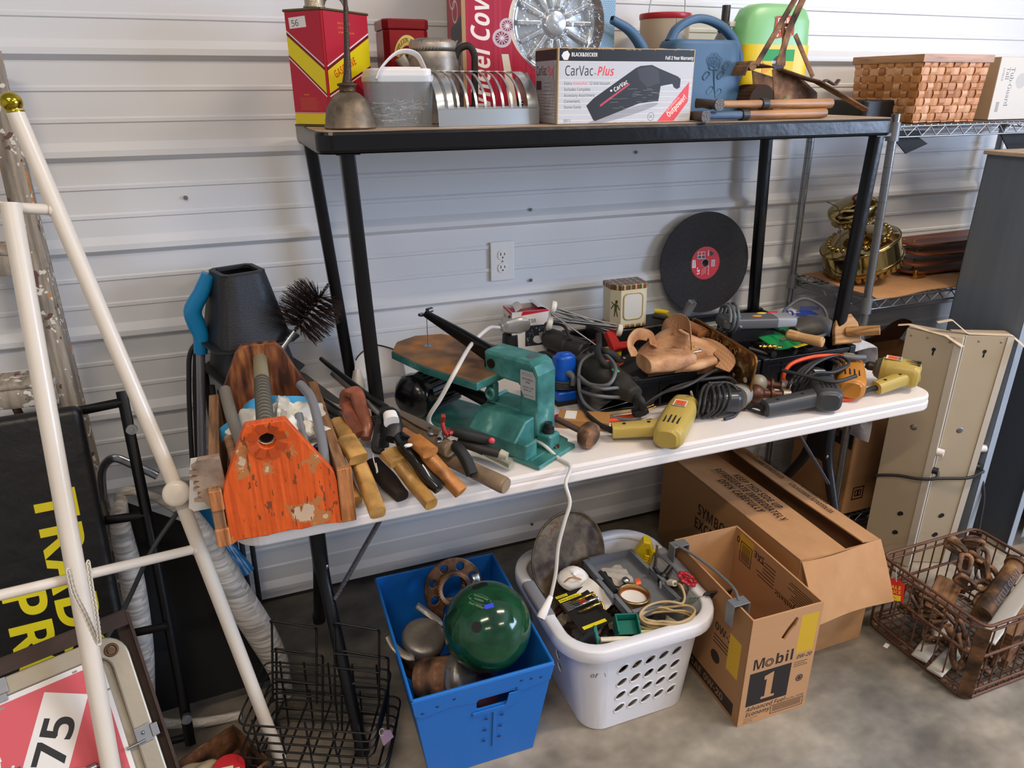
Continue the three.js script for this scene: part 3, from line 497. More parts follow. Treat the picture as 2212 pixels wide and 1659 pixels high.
{ // grey jug
  const p = [1.4131,1.5592,0.15], top = [1.3917,1.7304,0.15][1] - UY, t = thing('spray_jug', 'smoky grey plastic jug with black and white spray cap', 'jug', [p[0], UY, 0.14]);
  obj('body', la([[0, 0.001], [0.05, 0.001], [0.054, 0.006], [0.054, top - 0.11], [0.05, top - 0.09], [0.03, top - 0.035], [0.02, top - 0.012], [0.014, top - 0.008], [0, top - 0.008]], 40), phys(0x6d7076, 0.25, 0, { transmission: 0.35, thickness: 0 }), t);
  obj('cap', la([[0.0, 0], [0.019, 0], [0.019, 0.02], [0.012, 0.024], [0.012, 0.07], [0, 0.07]], 24, 0, top - 0.008, 0), MT.blackPl, t);
  obj('nozzle', bx(0.022, 0.016, 0.016, 0.014, top + 0.012, 0.012, 0.004), MT.whitePl, t);
}
{ // plant food jug
  const a = [1.4316,1.5468,0.22], b = [1.6756,1.5448,0.22], top = [1.5104,1.7964,0.22][1] - UY, w = b[0] - a[0], cx = (a[0] + b[0]) / 2;
  const t = thing('plant_food_jug', 'large yellow jug with translucent green shoulder and green label', 'jug', [cx, UY, 0.17]);
  const D = 0.05, split = [1.5281,1.6877,0.22][1] - UY;
  obj('body', loft([[0, 0.001, 0, w * 0.47, D * 0.9], [0, 0.008, 0, w * 0.5, D], [0, split, 0, w * 0.5, D]], [0, 0, 1], 5, 40), mat(0xe3c411, 0.4), t);
  obj('shoulder', loft([[0, split, 0, w * 0.5, D], [0, top - 0.045, 0, w * 0.48, D * 0.97], [0, top - 0.015, 0, w * 0.42, D * 0.85], [0, top - 0.003, 0, w * 0.32, D * 0.65], [0, top, 0, w * 0.2, D * 0.4]], [0, 0, 1], 4, 40), phys(0x9fdc9c, 0.35, 0, { transmission: 0.35, thickness: 0 }), t);
  print(t, 'label', 0.075, 0.062, canvas(300, 250, (x, W, h) => {
    poly2(x, '#b23a1c', [[30, 4], [W - 4, 4], [W - 4, h - 40], [40, h - 10], [4, h - 30]]); poly2(x, '#e8a13a', [[200, 40], [290, 60], [240, 180], [190, 120]]); txt(x, 'EASY', 52, 78, 72, '#fff', { font: 'serif', sx: 0.82 }); txt(x, 'TO USE', 46, 130, 52, '#fff', { font: 'serif', sx: 0.8 }); txt(x, 'Refillable Jug', 34, 164, 24, '#f3d9c4'); for (const q of [60, 240]) for (let i = 0; i < 5; i++) { x.fillStyle = '#f0dcc8'; x.beginPath(); x.arc(q + 14 * cos(i * 1.257), 200 + 14 * sin(i * 1.257), 9, 0, 7); x.fill(); }
  }), [0.006, split + 0.045, D + 0.0006], [0, 0, 0.05], { alpha: true });
  print(t, 'label', 0.11, 0.075, canvas(420, 290, (x, W, h) => {
    box2(x, '#e3c411', 0, 0, W, h); box2(x, '#1f9a4a', 0, 0, W, 120); poly2(x, '#eb9a1c', [[0, 130], [120, 200], [0, 270]]); x.fillStyle = '#16181a'; x.beginPath(); x.arc(W * 0.52, 150, 88, 0, 7); x.fill(); txt(x, 'Miracle-Gro', W * 0.52, 148, 46, '#f0f0f0', { align: 'center', sx: 0.72 });
  }), [0.0, split - 0.05, D + 0.0008]);
}
{ // rusty hinged tool with mesh drum
  const o = [1.4314,1.5539,0.36], Z0 = 0.36, L = (p) => [p[0] - o[0], p[1] - UY, p[2] - Z0];
  const t = thing('rusty_press', 'rusty sheet-metal hand press with mesh drum and two long arms', 'hand tool', [o[0], UY, Z0]);
  const m = MT.rust, A = [[1.4377,1.5539,0.36], [1.421,1.618,0.36], [1.5307,1.5925,0.36], [1.5859,1.5588,0.36], [1.5911,1.5321,0.36]].map(L);
  const side = A.map((p) => [p[0], max(0.001, p[1])]); side.push([side[4][0], 0.002], [side[0][0], 0.002]);
  for (const z of [0.0, -0.085]) obj('side_plate', at(ex(side, 0.002), 0, 0, z), m, t);
  const d0 = L([1.3448,1.5569,0.36]), d1 = L([1.421,1.618,0.36]);
  obj('drum', at(new THREE.CylinderGeometry(0.042, 0.042, 0.083, 28, 1, false, 0), (d0[0] + d1[0]) / 2 + 0.018, 0.043, -0.042, PI / 2), mat(0x3a2c24, 0.85, 0.3), t);
  const mesh = []; for (let i = 0; i <= 10; i++) mesh.push(tor(0.0425, 0.0008, (d0[0] + d1[0]) / 2 + 0.018, 0.043, -0.002 - i * 0.008, 0, 0, 0, 2 * PI, 4, 28)); for (let i = 0; i < 28; i++) { const q = i / 28 * 2 * PI, X = (d0[0] + d1[0]) / 2 + 0.018 + 0.0425 * cos(q), Y = 0.043 + 0.0425 * sin(q); mesh.push(rod([X, max(Y, 0.001), 0], [X, max(Y, 0.001), -0.084], 0.0008, 0.0008, 4)); }
  obj('wire_mesh', mesh, mat(0x6a4a36, 0.8, 0.4), t);
  const h = [[1.3317,1.6064,0.36], [1.3401,1.6313,0.36], [1.3755,1.6361,0.36], [1.4318,1.6273,0.36]].map(L);
  obj('hood', [sheet((u, v) => { const c = curve(h, 12)[Math.round(u * 12)]; return [c.x, c.y - 0.003, 0.004 - v * 0.094]; }, 12, 1, 0.002), at(new THREE.CylinderGeometry(0.012, 0.012, 0.09, 14), h[1][0] + 0.015, h[1][1] - 0.004, -0.043, PI / 2)], m, t);
  const arm = (a, b, z, w) => { const P = L(a), Q = L(b); return rod([P[0], P[1], z], [Q[0], Q[1], z], w, w, 4); };
  obj('arm', sweep([L([1.3674,1.6292,0.36]), L([1.4267,1.7354,0.37]), L([1.4769,1.8274,0.38])], () => [0.0085, 0.0025], 8, false, 4, [0, 0, 1]), m, t);
  obj('arm', sweep([L([1.4407,1.6296,0.36]), L([1.4537,1.7195,0.37]), L([1.4949,1.8281,0.38])], () => [0.0105, 0.0025], 8, false, 4, [0, 0, 1]), m, t);
  obj('link', sweep([L([1.4346,1.7284,0.362]), L([1.446,1.6976,0.362]), L([1.4549,1.6273,0.362])], () => [0.007, 0.002], 8, false, 4, [0, 0, 1]), m, t);
  obj('strut', sweep([L([1.4878,1.7043,0.355]), L([1.5677,1.5997,0.355])], () => [0.007, 0.002], 8, false, 4, [0, 0, 1]), m, t);
  obj('pivot_pin', [rod(L([1.4306,1.7263,0.36]), L([1.4701,1.7271,0.36]), 0.004)], m, t);
  obj('chute', sweep([L([1.4374,1.6179,0.37]), L([1.5122,1.597,0.38]), L([1.5529,1.5875,0.39]), L([1.6927,1.5141,0.44])], (q) => [0.003, 0.018 - 0.002 * q], 10, false, 5, [0, 0, 1]), m, t);
  obj('hook', sweep(bent([L([1.6268,1.583,0.33]), L([1.6382,1.5927,0.33]), L([1.675,1.578,0.33]), L([1.6855,1.5927,0.33])], 0.006), () => [0.003, 0.008], 8, false, 3, [0, 0, 1]), mat(0x5b5048, 0.6, 0.6), t);
}
// two taped hammers
for (const [lab, head, tail, hy, blue] of [['claw hammer with a brown wooden handle, upper of the two taped together', [1.1561,1.5384,0.47], [1.5557,1.5431,0.45], 1, 0], ['hammer with a half blue wooden handle, lower of the two taped together', [1.1159,1.5186,0.48], [1.5296,1.5168,0.46], 0, 1]]) {
  const t = thing('hammer', lab, 'hammer', [0, 0, 0]); t.userData.group = 'hammers taped together';
  const A = [head[0], UY + (blue ? 0.0135 : 0.0395), head[2]], B = [tail[0], UY + (blue ? 0.0135 : 0.0375), tail[2]]; aim(t, A, B); const L = dist(A, B);
  const w = mat(0xbd8a55, 0.4, 0, { map: woodT });
  obj('handle', sloft([[0.0, 0, 0, 0.0095, 0.0085], [L * 0.15, 0, 0, 0.01, 0.009], [L * 0.45, 0, 0, 0.011, 0.0105], [L * 0.8, 0, 0, 0.0125, 0.012], [L * 0.97, 0, 0, 0.0135, 0.013], [L, 0, 0, 0.0125, 0.012]], [0, 1, 0], 2.3), w, t);
  if (blue) obj('painted_grip', sloft([[0.02, 0, 0, 0.0108, 0.0098], [L * 0.3, 0, 0, 0.0112, 0.0105], [L * 0.36, 0, 0, 0.0112, 0.0105]], [0, 1, 0], 2.3), mat(0x3f5874, 0.5, 0, { bumpMap: nzMid, bumpScale: 0.001 }), t);
  const hd = mat(0x5c5550, 0.42, 0.8, { bumpMap: nzFine, bumpScale: 0.001 });
  obj('head', blue ? [sloft([[0, 0, -0.05, 0.009, 0.009], [0, 0, -0.02, 0.012, 0.011], [0, 0, 0.012, 0.013, 0.012], [0, 0, 0.03, 0.013, 0.0125]], [0, 1, 0], 4)] : [sloft([[0, 0.002, -0.06, 0.004, 0.012], [0, 0.002, -0.03, 0.008, 0.011], [0, 0, 0, 0.0125, 0.012], [0, 0, 0.018, 0.009, 0.009], [0, 0, 0.026, 0.0145, 0.014], [0, 0, 0.034, 0.0145, 0.014]], [0, 1, 0], 2.2)], hd, t);
  obj('tape', at(ex(circ(0, 0, 0.0142, 20), 0.022, 0.001), L * (blue ? 0.34 : 0.42), 0, 0, 0, PI / 2, 0), mat(0x18191b, 0.4), t);
  if (!blue) obj('price_tag', bx(0.02, 0.001, 0.008, L * 0.6, 0.0118, 0), MT.greenTag, t);
}
// ---------- wire shelf unit and what stands on it ----------
const wood2 = (c) => mat(c, 0.45, 0, { map: woodT, bumpMap: nzGrain, bumpScale: 0.0006 });
const CARD = mat(0xffffff, 0.85, 0, { map: mot(256, 0.4, 6, 5, 4, 91, [[0, 0xac7f55], [0.5, 0xb3865a], [1, 0xba8d62]]) });
const CARDIN = mat(0x8b6243, 0.9);
const frame = (o, p, X, Y) => { const x = vv(X).clone().normalize(), z = x.clone().cross(vv(Y)).normalize(), y = z.clone().cross(x); o.position.copy(vv(p)); o.quaternion.setFromRotationMatrix(new THREE.Matrix4().makeBasis(x, y, z)); return o; };
{
  const t = thing('wire_shelf', 'chrome wire shelving unit with ringed posts beside the table end', 'shelf', [1.86, 0, 0.06]);
  const W = 0.915, D = 0.345, met = mat(0x8b8d90, 0.3, 0.85), post = (x, z, lx) => {
    const P = obj('post', rod([x + lx, 0.01, z], [x, 1.5, z], 0.0127, 0.0127, 20), met, t);
    const rings = []; for (let y = 0.08; y < 1.48; y += 0.0508) rings.push(tor(0.0128, 0.0005, x + lx * (1 - y / 1.5), y, z, PI / 2, 0, 0, 2 * PI, 4, 20));
    obj('groove', rings, mat(0x5b5d60, 0.5, 0.7), P); obj('foot', cy(0.018, 0.014, 0.014, x + lx, 0, z), MT.blackPl, P);
  };
  post(0, 0, 0.02); post(-0.013, D, 0.06); post(W, 0, 0); post(W, D, 0);
  for (const y of [1.465, 0.935, 0.1]) {
    const s = new THREE.Group(); s.name = 'shelf_deck'; t.add(s); s.position.y = y; const lx = 0.03 * (1 - y / 1.5), fx = -0.013 + 0.06 * (1 - y / 1.5) - lx; s.position.x = lx;
    const c = [[0, 0], [fx, D], [W, D], [W, 0]], w3 = (a, b, r) => rod(a, b, r, r, 6);
    const rim = []; for (let i = 0; i < 4; i++) { const a = c[i], b = c[(i + 1) % 4]; for (const dy of [0, -0.03]) rim.push(w3([a[0], dy, a[1]], [b[0], dy, b[1]], 0.0029)); const n = i % 2 ? 16 : 6; const z = []; for (let k = 0; k <= n * 2; k++) { const q = k / n / 2; z.push([a[0] + (b[0] - a[0]) * q, k % 2 ? -0.0015 : -0.0285, a[1] + (b[1] - a[1]) * q]); } rim.push(wire(z, 0.0017, 0.002, 5)); }
    obj('edge_truss', rim, met, s);
    const wi = []; for (let k = 1; k < 34; k++) { const x = k * W / 34; wi.push(w3([x, 0.003, 0], [x, 0.003, D], 0.0016)); } for (const q of [0.33, 0.66]) wi.push(w3([0, -0.001, D * q], [W, -0.001, D * q], 0.0025));
    obj('deck_wires', wi, met, s);
    c.forEach(([x, z]) => obj('collar', [cy(0.0185, 0.0165, 0.052, x, -0.04, z, 20), bx(0.012, 0.03, 0.03, x + (x > 0.4 ? -0.016 : 0.016), -0.015, z + (z > 0.2 ? -0.012 : 0.012), 0.004)], mat(0x77797c, 0.45, 0.6), s));
  }
}
{ // woven basket
  const y0 = 1.471, b0 = [1.9388,1.482,0.375], t0 = [1.9526,1.6615,0.375], t1 = [2.2295,1.6643,0.375], H = t0[1] - y0, fw = t1[0] - t0[0], bw = fw * 0.93, dp = 0.26;
  const cx = (t0[0] + t1[0]) / 2, t = thing('splint_basket', 'square woven wood-splint basket with a plain rim on the top wire shelf', 'basket', [cx, y0, 0.375 - dp / 2 - 0.005]);
  const cols = [0xb97e4b, 0xc98f60, 0xb0743f, 0xd3a077, 0xa86c3a].map((c, i) => mat(c, 0.5, 0, { bumpMap: nzGrain, bumpScale: 0.0006 })), R = 8, NF = 9, ND = 8;
  const hw = (v) => [bw / 2 + (fw - bw) / 2 * v, dp / 2 * (0.93 + 0.07 * v)], N = 2 * (NF + ND);
  const per = (u, v, off) => { // u in stakes around
    const [a, b] = hw(v); u = ((u % N) + N) % N; let s = u, x, z, nx = 0, nz = 0;
    if (s < NF) { x = -a + 2 * a * s / NF; z = b; nz = 1; } else if ((s -= NF) < ND) { x = a; z = b - 2 * b * s / ND; nx = 1; } else if ((s -= ND) < NF) { x = a - 2 * a * s / NF; z = -b; nz = -1; } else { s -= NF; x = -a; z = -b + 2 * b * s / ND; nx = -1; }
    return [x + nx * off, z + nz * off];
  };
  const rh = (H - 0.02) / R;
  for (let r = 0; r < R; r++) obj('weaver', sheet((q, p) => { const u = q * N, v = (0.006 + rh * r + rh * (0.04 + 0.92 * p)) / H, off = 0.0012 + 0.0038 * cos(PI * (u - 0.5 + r)) - 0.0012 * (2 * p - 1) ** 2; const [x, z] = per(u, v, off); return [x, v * H, z]; }, N * 6, 2, 0.0012), cols[(r * 3) % 5], t);
  for (let k = 0; k < N; k++) obj('stake', sheet((q, p) => { const v = 0.003 + 0.95 * p, r = (v * H - 0.006) / rh - 0.5, u = k + 0.5 + (q - 0.5) * 0.72, [x, z] = per(u, v, 0.0008 - 0.0034 * cos(PI * (k + r + 0.0))); return [x, v * H, z]; }, 1, 30, 0.001), cols[(k * 2 + 1) % 5], t);
  const [a, b] = hw(1); for (const g of [bx(2 * a + 0.012, 0.022, 0.004, 0, H - 0.011, b + 0.004, 0.001), bx(2 * a + 0.012, 0.022, 0.004, 0, H - 0.011, -b - 0.004, 0.001), bx(0.004, 0.022, 2 * b + 0.008, a + 0.004, H - 0.011, 0, 0.001), bx(0.004, 0.022, 2 * b + 0.008, -a - 0.004, H - 0.011, 0, 0.001)]) obj('rim', g, wood2(0xc69468), t);
  obj('bottom', bx(bw, 0.003, dp * 0.93, 0, 0.003, 0), cols[2], t);
}
{ // white carton with sideways lettering
  const a = [2.3552,1.4765,0.31], H = [2.3206,1.6597,0.31][1] - 1.471, w = 0.34;
  const t = thing('bath_carton', 'cream white carton with sideways grey lettering beside the woven basket', 'box', [a[0] - 0.005, 1.471, 0.31]);
  obj('carton', bx(w, H, 0.2, w / 2, H / 2, -0.1, 0.002), mat(0xb59a78, 0.85), t);
  print(t, 'print', w - 0.002, H - 0.002, canvas(1000, 560, (x, W, h) => {
    box2(x, '#cfcac0', 0, 0, W, h); txt(x, 'Tub-Guard', 168, 90, 68, '#4a4c50', { rot: PI / 2, style: 'normal', font: 'serif' }); txt(x, 'Tall', 108, 90, 62, '#4a4c50', { rot: PI / 2, style: 'normal', font: 'serif' }); txt(x, 'LUMAX', 56, 96, 32, '#444', { rot: PI / 2, style: 'normal', font: 'serif' });
    x.save(); x.translate(104, 400); x.rotate(PI / 2); bars2(x, 0, 0, 90, 44, '#555'); x.restore(); x.fillStyle = '#b9b6b0'; x.beginPath(); x.arc(330, 210, 70, 0, 7); x.fill();
  }), [w / 2, H / 2, 0.0006]);
}
info(obj('black_tray', [at(ex(rrect(0.16, 0.2, 0.02), 0.06, 0.004, [rrect(0.148, 0.188, 0.015)]), 1.92, 1.505, 0.19, -PI / 2), bx(0.15, 0.004, 0.19, 1.92, 1.477, 0.19)], MT.blackPl), 'black plastic tray on the top wire shelf left of the basket', 'tray');
for (const [lab, P] of [['black cloth corner hanging below the top wire shelf under the basket', [[1.8479,1.461,0.39], [2.0147,1.4574,0.39], [1.9837,1.4401,0.4], [2.0294,1.4182,0.41], [1.9469,1.3914,0.41], [1.8917,1.4319,0.4]]], ['black cloth hanging below the top wire shelf above the steel cabinet', [[2.3326,1.4436,0.39], [2.4815,1.443,0.39], [2.4837,1.3284,0.42], [2.4282,1.3514,0.41], [2.376,1.4023,0.4]]]]) {
  const c = P[0], g = ex(P.map((p) => [p[0] - c[0], p[1] - c[1]]), 0.004, 0.001); const o = solo('black_cloth', g, mat(0x0b0b10, 0.75), lab, 'cloth', 'black cloths under the top wire shelf'); o.position.set(c[0], c[1] - 0.008, 0.375);
}
{ // cardboard liner
  const o = solo('cardboard_sheet', [sheet((u, v) => [1.9 + u * 0.7 + 0.01 * sin(v * 8), 0.9425 + 0.006 * u * (1 - u) + 0.003 * sin(u * 9 + v * 4) + (v > 0.95 ? -0.004 : 0), 0.07 + v * 0.335 + 0.006 * sin(u * 14)], 30, 16, 0.003)], CARD, 'brown cardboard sheet lining the middle wire shelf', 'cardboard');
}
{ // ceiling fan motor
  const b = [2.055, 0.965, 0.21], t = thing('ceiling_fan_motor', 'polished brass ceiling fan motor with gadrooned bands, tilted on the shelf', 'fan', b, [-0.05, 0, 0.4]);
  const br = mat(0xab9560, 0.12, 1), dk = mat(0x84714a, 0.2, 1);
  obj('motor_housing', la([[0, 0.16], [0.05, 0.158], [0.085, 0.148], [0.11, 0.135], [0.124, 0.128], [0.127, 0.122], [0.127, 0.058], [0.131, 0.052], [0.126, 0.044], [0.1, 0.026], [0.06, 0.02], [0, 0.02]], 64), br, t);
  for (const [y, R, n, s, ry] of [[0.036, 0.114, 30, 0.012, 0.016], [0.143, 0.097, 26, 0.0095, 0.008]]) { const g = []; for (let i = 0; i < n; i++) { const q = i / n * 2 * PI; g.push(sp(1, R * cos(q), y, R * sin(q), [s, ry, s], 10, 8)); } obj('gadroon_band', g, br, t); }
  obj('band_line', [tor(0.1285, 0.0022, 0, 0.057, 0, PI / 2), tor(0.1285, 0.0022, 0, 0.122, 0, PI / 2)], dk, t);
  obj('neck', la([[0.03, 0.16], [0.026, 0.172], [0.03, 0.186], [0.045, 0.2], [0.05, 0.205], [0.048, 0.21], [0, 0.21]], 40), br, t);
  const cn = obj('canopy', la([[0.03, 0.205], [0.06, 0.21], [0.075, 0.222], [0.081, 0.245], [0.079, 0.258], [0.06, 0.272], [0.03, 0.278], [0, 0.279]], 56), br, t);
  const g = []; for (let i = 0; i < 24; i++) { const q = i / 24 * 2 * PI; g.push(sp(1, 0.068 * cos(q), 0.219, 0.068 * sin(q), [0.0085, 0.011, 0.0085], 10, 8)); } obj('gadroon_band', g, br, cn);
  obj('bracket', [bx(0.14, 0.006, 0.03, 0.05, 0.012, 0.05, 0.002), bx(0.05, 0.016, 0.05, 0.0, 0.008, 0.02, 0.003), bx(0.03, 0.008, 0.1, 0.06, 0.006, -0.02, 0.002)], mat(0x24242a, 0.35, 0.6), t);
  obj('wire', [cord([[-0.07, 0.255, 0.02], [-0.088, 0.3, 0.03], [-0.13, 0.34, 0.04]], 0.0014, 20, 5), cord([[-0.078, 0.235, 0.02], [-0.1, 0.19, 0.03], [-0.12, 0.15, 0.05], [-0.11, 0.11, 0.07]], 0.0012, 20, 5)], MT.cord, t);
  obj('wire_nut', [la([[0, 0.03], [0.005, 0.026], [0.009, 0], [0, 0]], 10, 0.03, 0.275, 0.02, 0, 0, -0.6), cord([[0, 0.276, 0.02], [-0.01, 0.292, 0.02], [0.016, 0.296, 0.02], [0.024, 0.28, 0.02]], 0.004, 16, 6)], mat(0x5c1016, 0.5), t);
}
{ // fan blades
  const m = wood2(0x82431f), proto = thing('fan_blade', 'x', 'fan blade');
  const P = []; for (let i = 0; i <= 16; i++) { const q = PI / 2 + i / 16 * PI; P.push([0.06 + 0.06 * cos(q), 0.066 * sin(q)]); } P.push([0.5, -0.075], [0.54, -0.05], [0.54, 0.05], [0.5, 0.075]);
  obj('blade', at(ex(P, 0.009, 0.002), 0, 0, 0, -PI / 2), m, proto); obj('screw', [sp(0.005, 0.04, 0.0055, 0.02, [1, 0.5, 1], 10, 6), sp(0.005, 0.04, 0.0055, -0.02, [1, 0.5, 1], 10, 6), sp(0.005, 0.075, 0.0055, 0, [1, 0.5, 1], 10, 6)], MT.brass, proto);
  const labs = ['dark wooden fan blade lying on top of the stack of four', 'dark wooden fan blade, second from the top of the stack', 'dark wooden fan blade, third from the top of the stack', 'dark wooden fan blade at the bottom of the stack on the cardboard'];
  [1.064, 1.034, 0.996, 0.966].forEach((y, i) => { const o = i ? proto.clone() : proto; if (i) { o.name = numbered('fan_blade'); scene.add(o); } o.userData = { label: labs[i], category: 'fan blade', group: 'stacked fan blades' }; o.position.set(2.185 + [0, 0.012, -0.004, 0.01][i], y, 0.22 + [0, 0.01, 0.015, 0][i]); o.rotation.set([0.0, 0.04, 0.02, 0][i], [0.1, 0.04, 0.12, 0.06][i], [-0.02, -0.03, 0.0, -0.02][i]); });
  const br = thing('blade_bracket', 'small brass blade bracket holding up the fan blades', 'bracket', [2.205, 0.947, 0.285]);
  obj('arm', [bx(0.012, 0.03, 0.012, 0, 0.015, 0, 0.003), bx(0.05, 0.008, 0.016, 0.024, 0.01, 0, 0.003), cy(0.007, 0.007, 0.014, 0.0, 0.02, 0, 6)], MT.brass, br);
}
{ // carton on the bottom shelf
  const t = thing('torn_carton', 'torn brown carton with a black printed band on the bottom wire shelf', 'box', [1.95, 0.108, 0.395]);
  const H = 0.6, W = 0.45, D = 0.28;
  obj('side', bx(0.004, H * 0.9, D, 0, H * 0.45, -D / 2), CARD, t); obj('side', bx(0.004, H * 0.9, D, W, H * 0.45, -D / 2), CARD, t); obj('front', bx(W, H * 0.86, 0.004, W / 2, H * 0.43, 0), CARD, t); obj('back', bx(W, H * 0.9, 0.004, W / 2, H * 0.45, -D), CARD, t); obj('bottom', bx(W, 0.004, D, W / 2, 0.002, -D / 2), CARD, t);
  print(t, 'print', D * 0.96, 0.17, canvas(640, 380, (x, w, h) => { box2(x, '#0e0c0b', 0, 90, w, 250); txt(x, 'EARTH', w / 2, 285, 190, '#7b5235', { align: 'center', sx: 0.78 }); }), [-0.0028, 0.33, -D / 2], [0, -PI / 2, 0], { alpha: true, rough: 0.8 });
  const torn = mat(0x6a4026, 0.9, 0, { bumpMap: nzMid, bumpScale: 0.004 });
  obj('flap', sheet((u, v) => [-0.005 - 0.05 * v + 0.02 * sin(u * 5), H * 0.88 + 0.07 * v * (0.4 + 0.9 * abs(sin(u * 6.5))), -u * D], 20, 5, 0.003), torn, t);
  obj('flap', sheet((u, v) => [u * W, H * 0.86 + 0.09 * v * (0.6 + 0.4 * sin(u * 7 + 1)), 0.0 + 0.03 * v + 0.01 * sin(u * 11)], 24, 5, 0.003), torn, t);
  obj('flap', sheet((u, v) => [u * W, H * 0.9 + 0.1 * v * (0.7 + 0.3 * sin(u * 9)), -D + 0.04 * v], 24, 5, 0.003), torn, t);
  obj('flap', sheet((u, v) => [-0.01 - 0.04 * v, 0.42 - 0.14 * u * v, -0.005 - 0.15 * u], 6, 4, 0.003), CARD, t);
  print(t, 'print', 0.06, 0.06, canvas(64, 64, (x) => { x.strokeStyle = '#2a1c12'; x.lineWidth = 5; x.strokeRect(6, 6, 52, 52); x.strokeRect(18, 20, 12, 24); x.strokeRect(34, 20, 12, 24); }), [0.06, 0.08, 0.0028], [0, 0, 0], { alpha: true });
}
{ // steel cabinet
  const t = thing('steel_cabinet', 'tall blue-grey steel cabinet with scraped side and open front', 'cabinet', [2.222, 0, 0.68]), H = 1.378, D = 0.245;
  const pt = mat(0xffffff, 0.4, 0.25, { map: dtex(512, (u, v) => { const s = fbm(u, v, 6, 2, 5, 17), g = fbm(u, v, 40, 3, 3, 19); let c = [116, 126, 138]; if (abs(u - 0.33) < 0.13 && s > 0.56) c = [130, 126, 116]; if (abs(u - 0.33) < 0.08 && s > 0.62) c = [140, 104, 76]; return c.map((q) => q + (g - 0.5) * 14); }, 0.7), bumpMap: nzMid, bumpScale: 0.0006 });
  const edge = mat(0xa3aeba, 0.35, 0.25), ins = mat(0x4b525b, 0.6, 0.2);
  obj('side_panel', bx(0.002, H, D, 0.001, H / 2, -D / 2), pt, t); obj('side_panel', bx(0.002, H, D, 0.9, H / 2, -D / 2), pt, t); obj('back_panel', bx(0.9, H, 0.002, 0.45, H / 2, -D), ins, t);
  for (const x of [0.014, 0.26, 0.5]) obj('front_stile', [bx(0.028, H, 0.002, x, H / 2, 0), bx(0.002, H, 0.02, x + 0.013, H / 2, -0.01)], edge, t);
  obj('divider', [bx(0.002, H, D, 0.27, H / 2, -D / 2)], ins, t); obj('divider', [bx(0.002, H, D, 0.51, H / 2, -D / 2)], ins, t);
  obj('top_board', bx(0.94, 0.012, D + 0.004, 0.452, H + 0.006, -D / 2, 0.002), wood2(0xc9b49c), t);
  obj('door_panel', bx(0.2, 0.6, 0.002, 0.4, 0.35, 0.006), mat(0x8e959e, 0.4, 0.2), t);
}
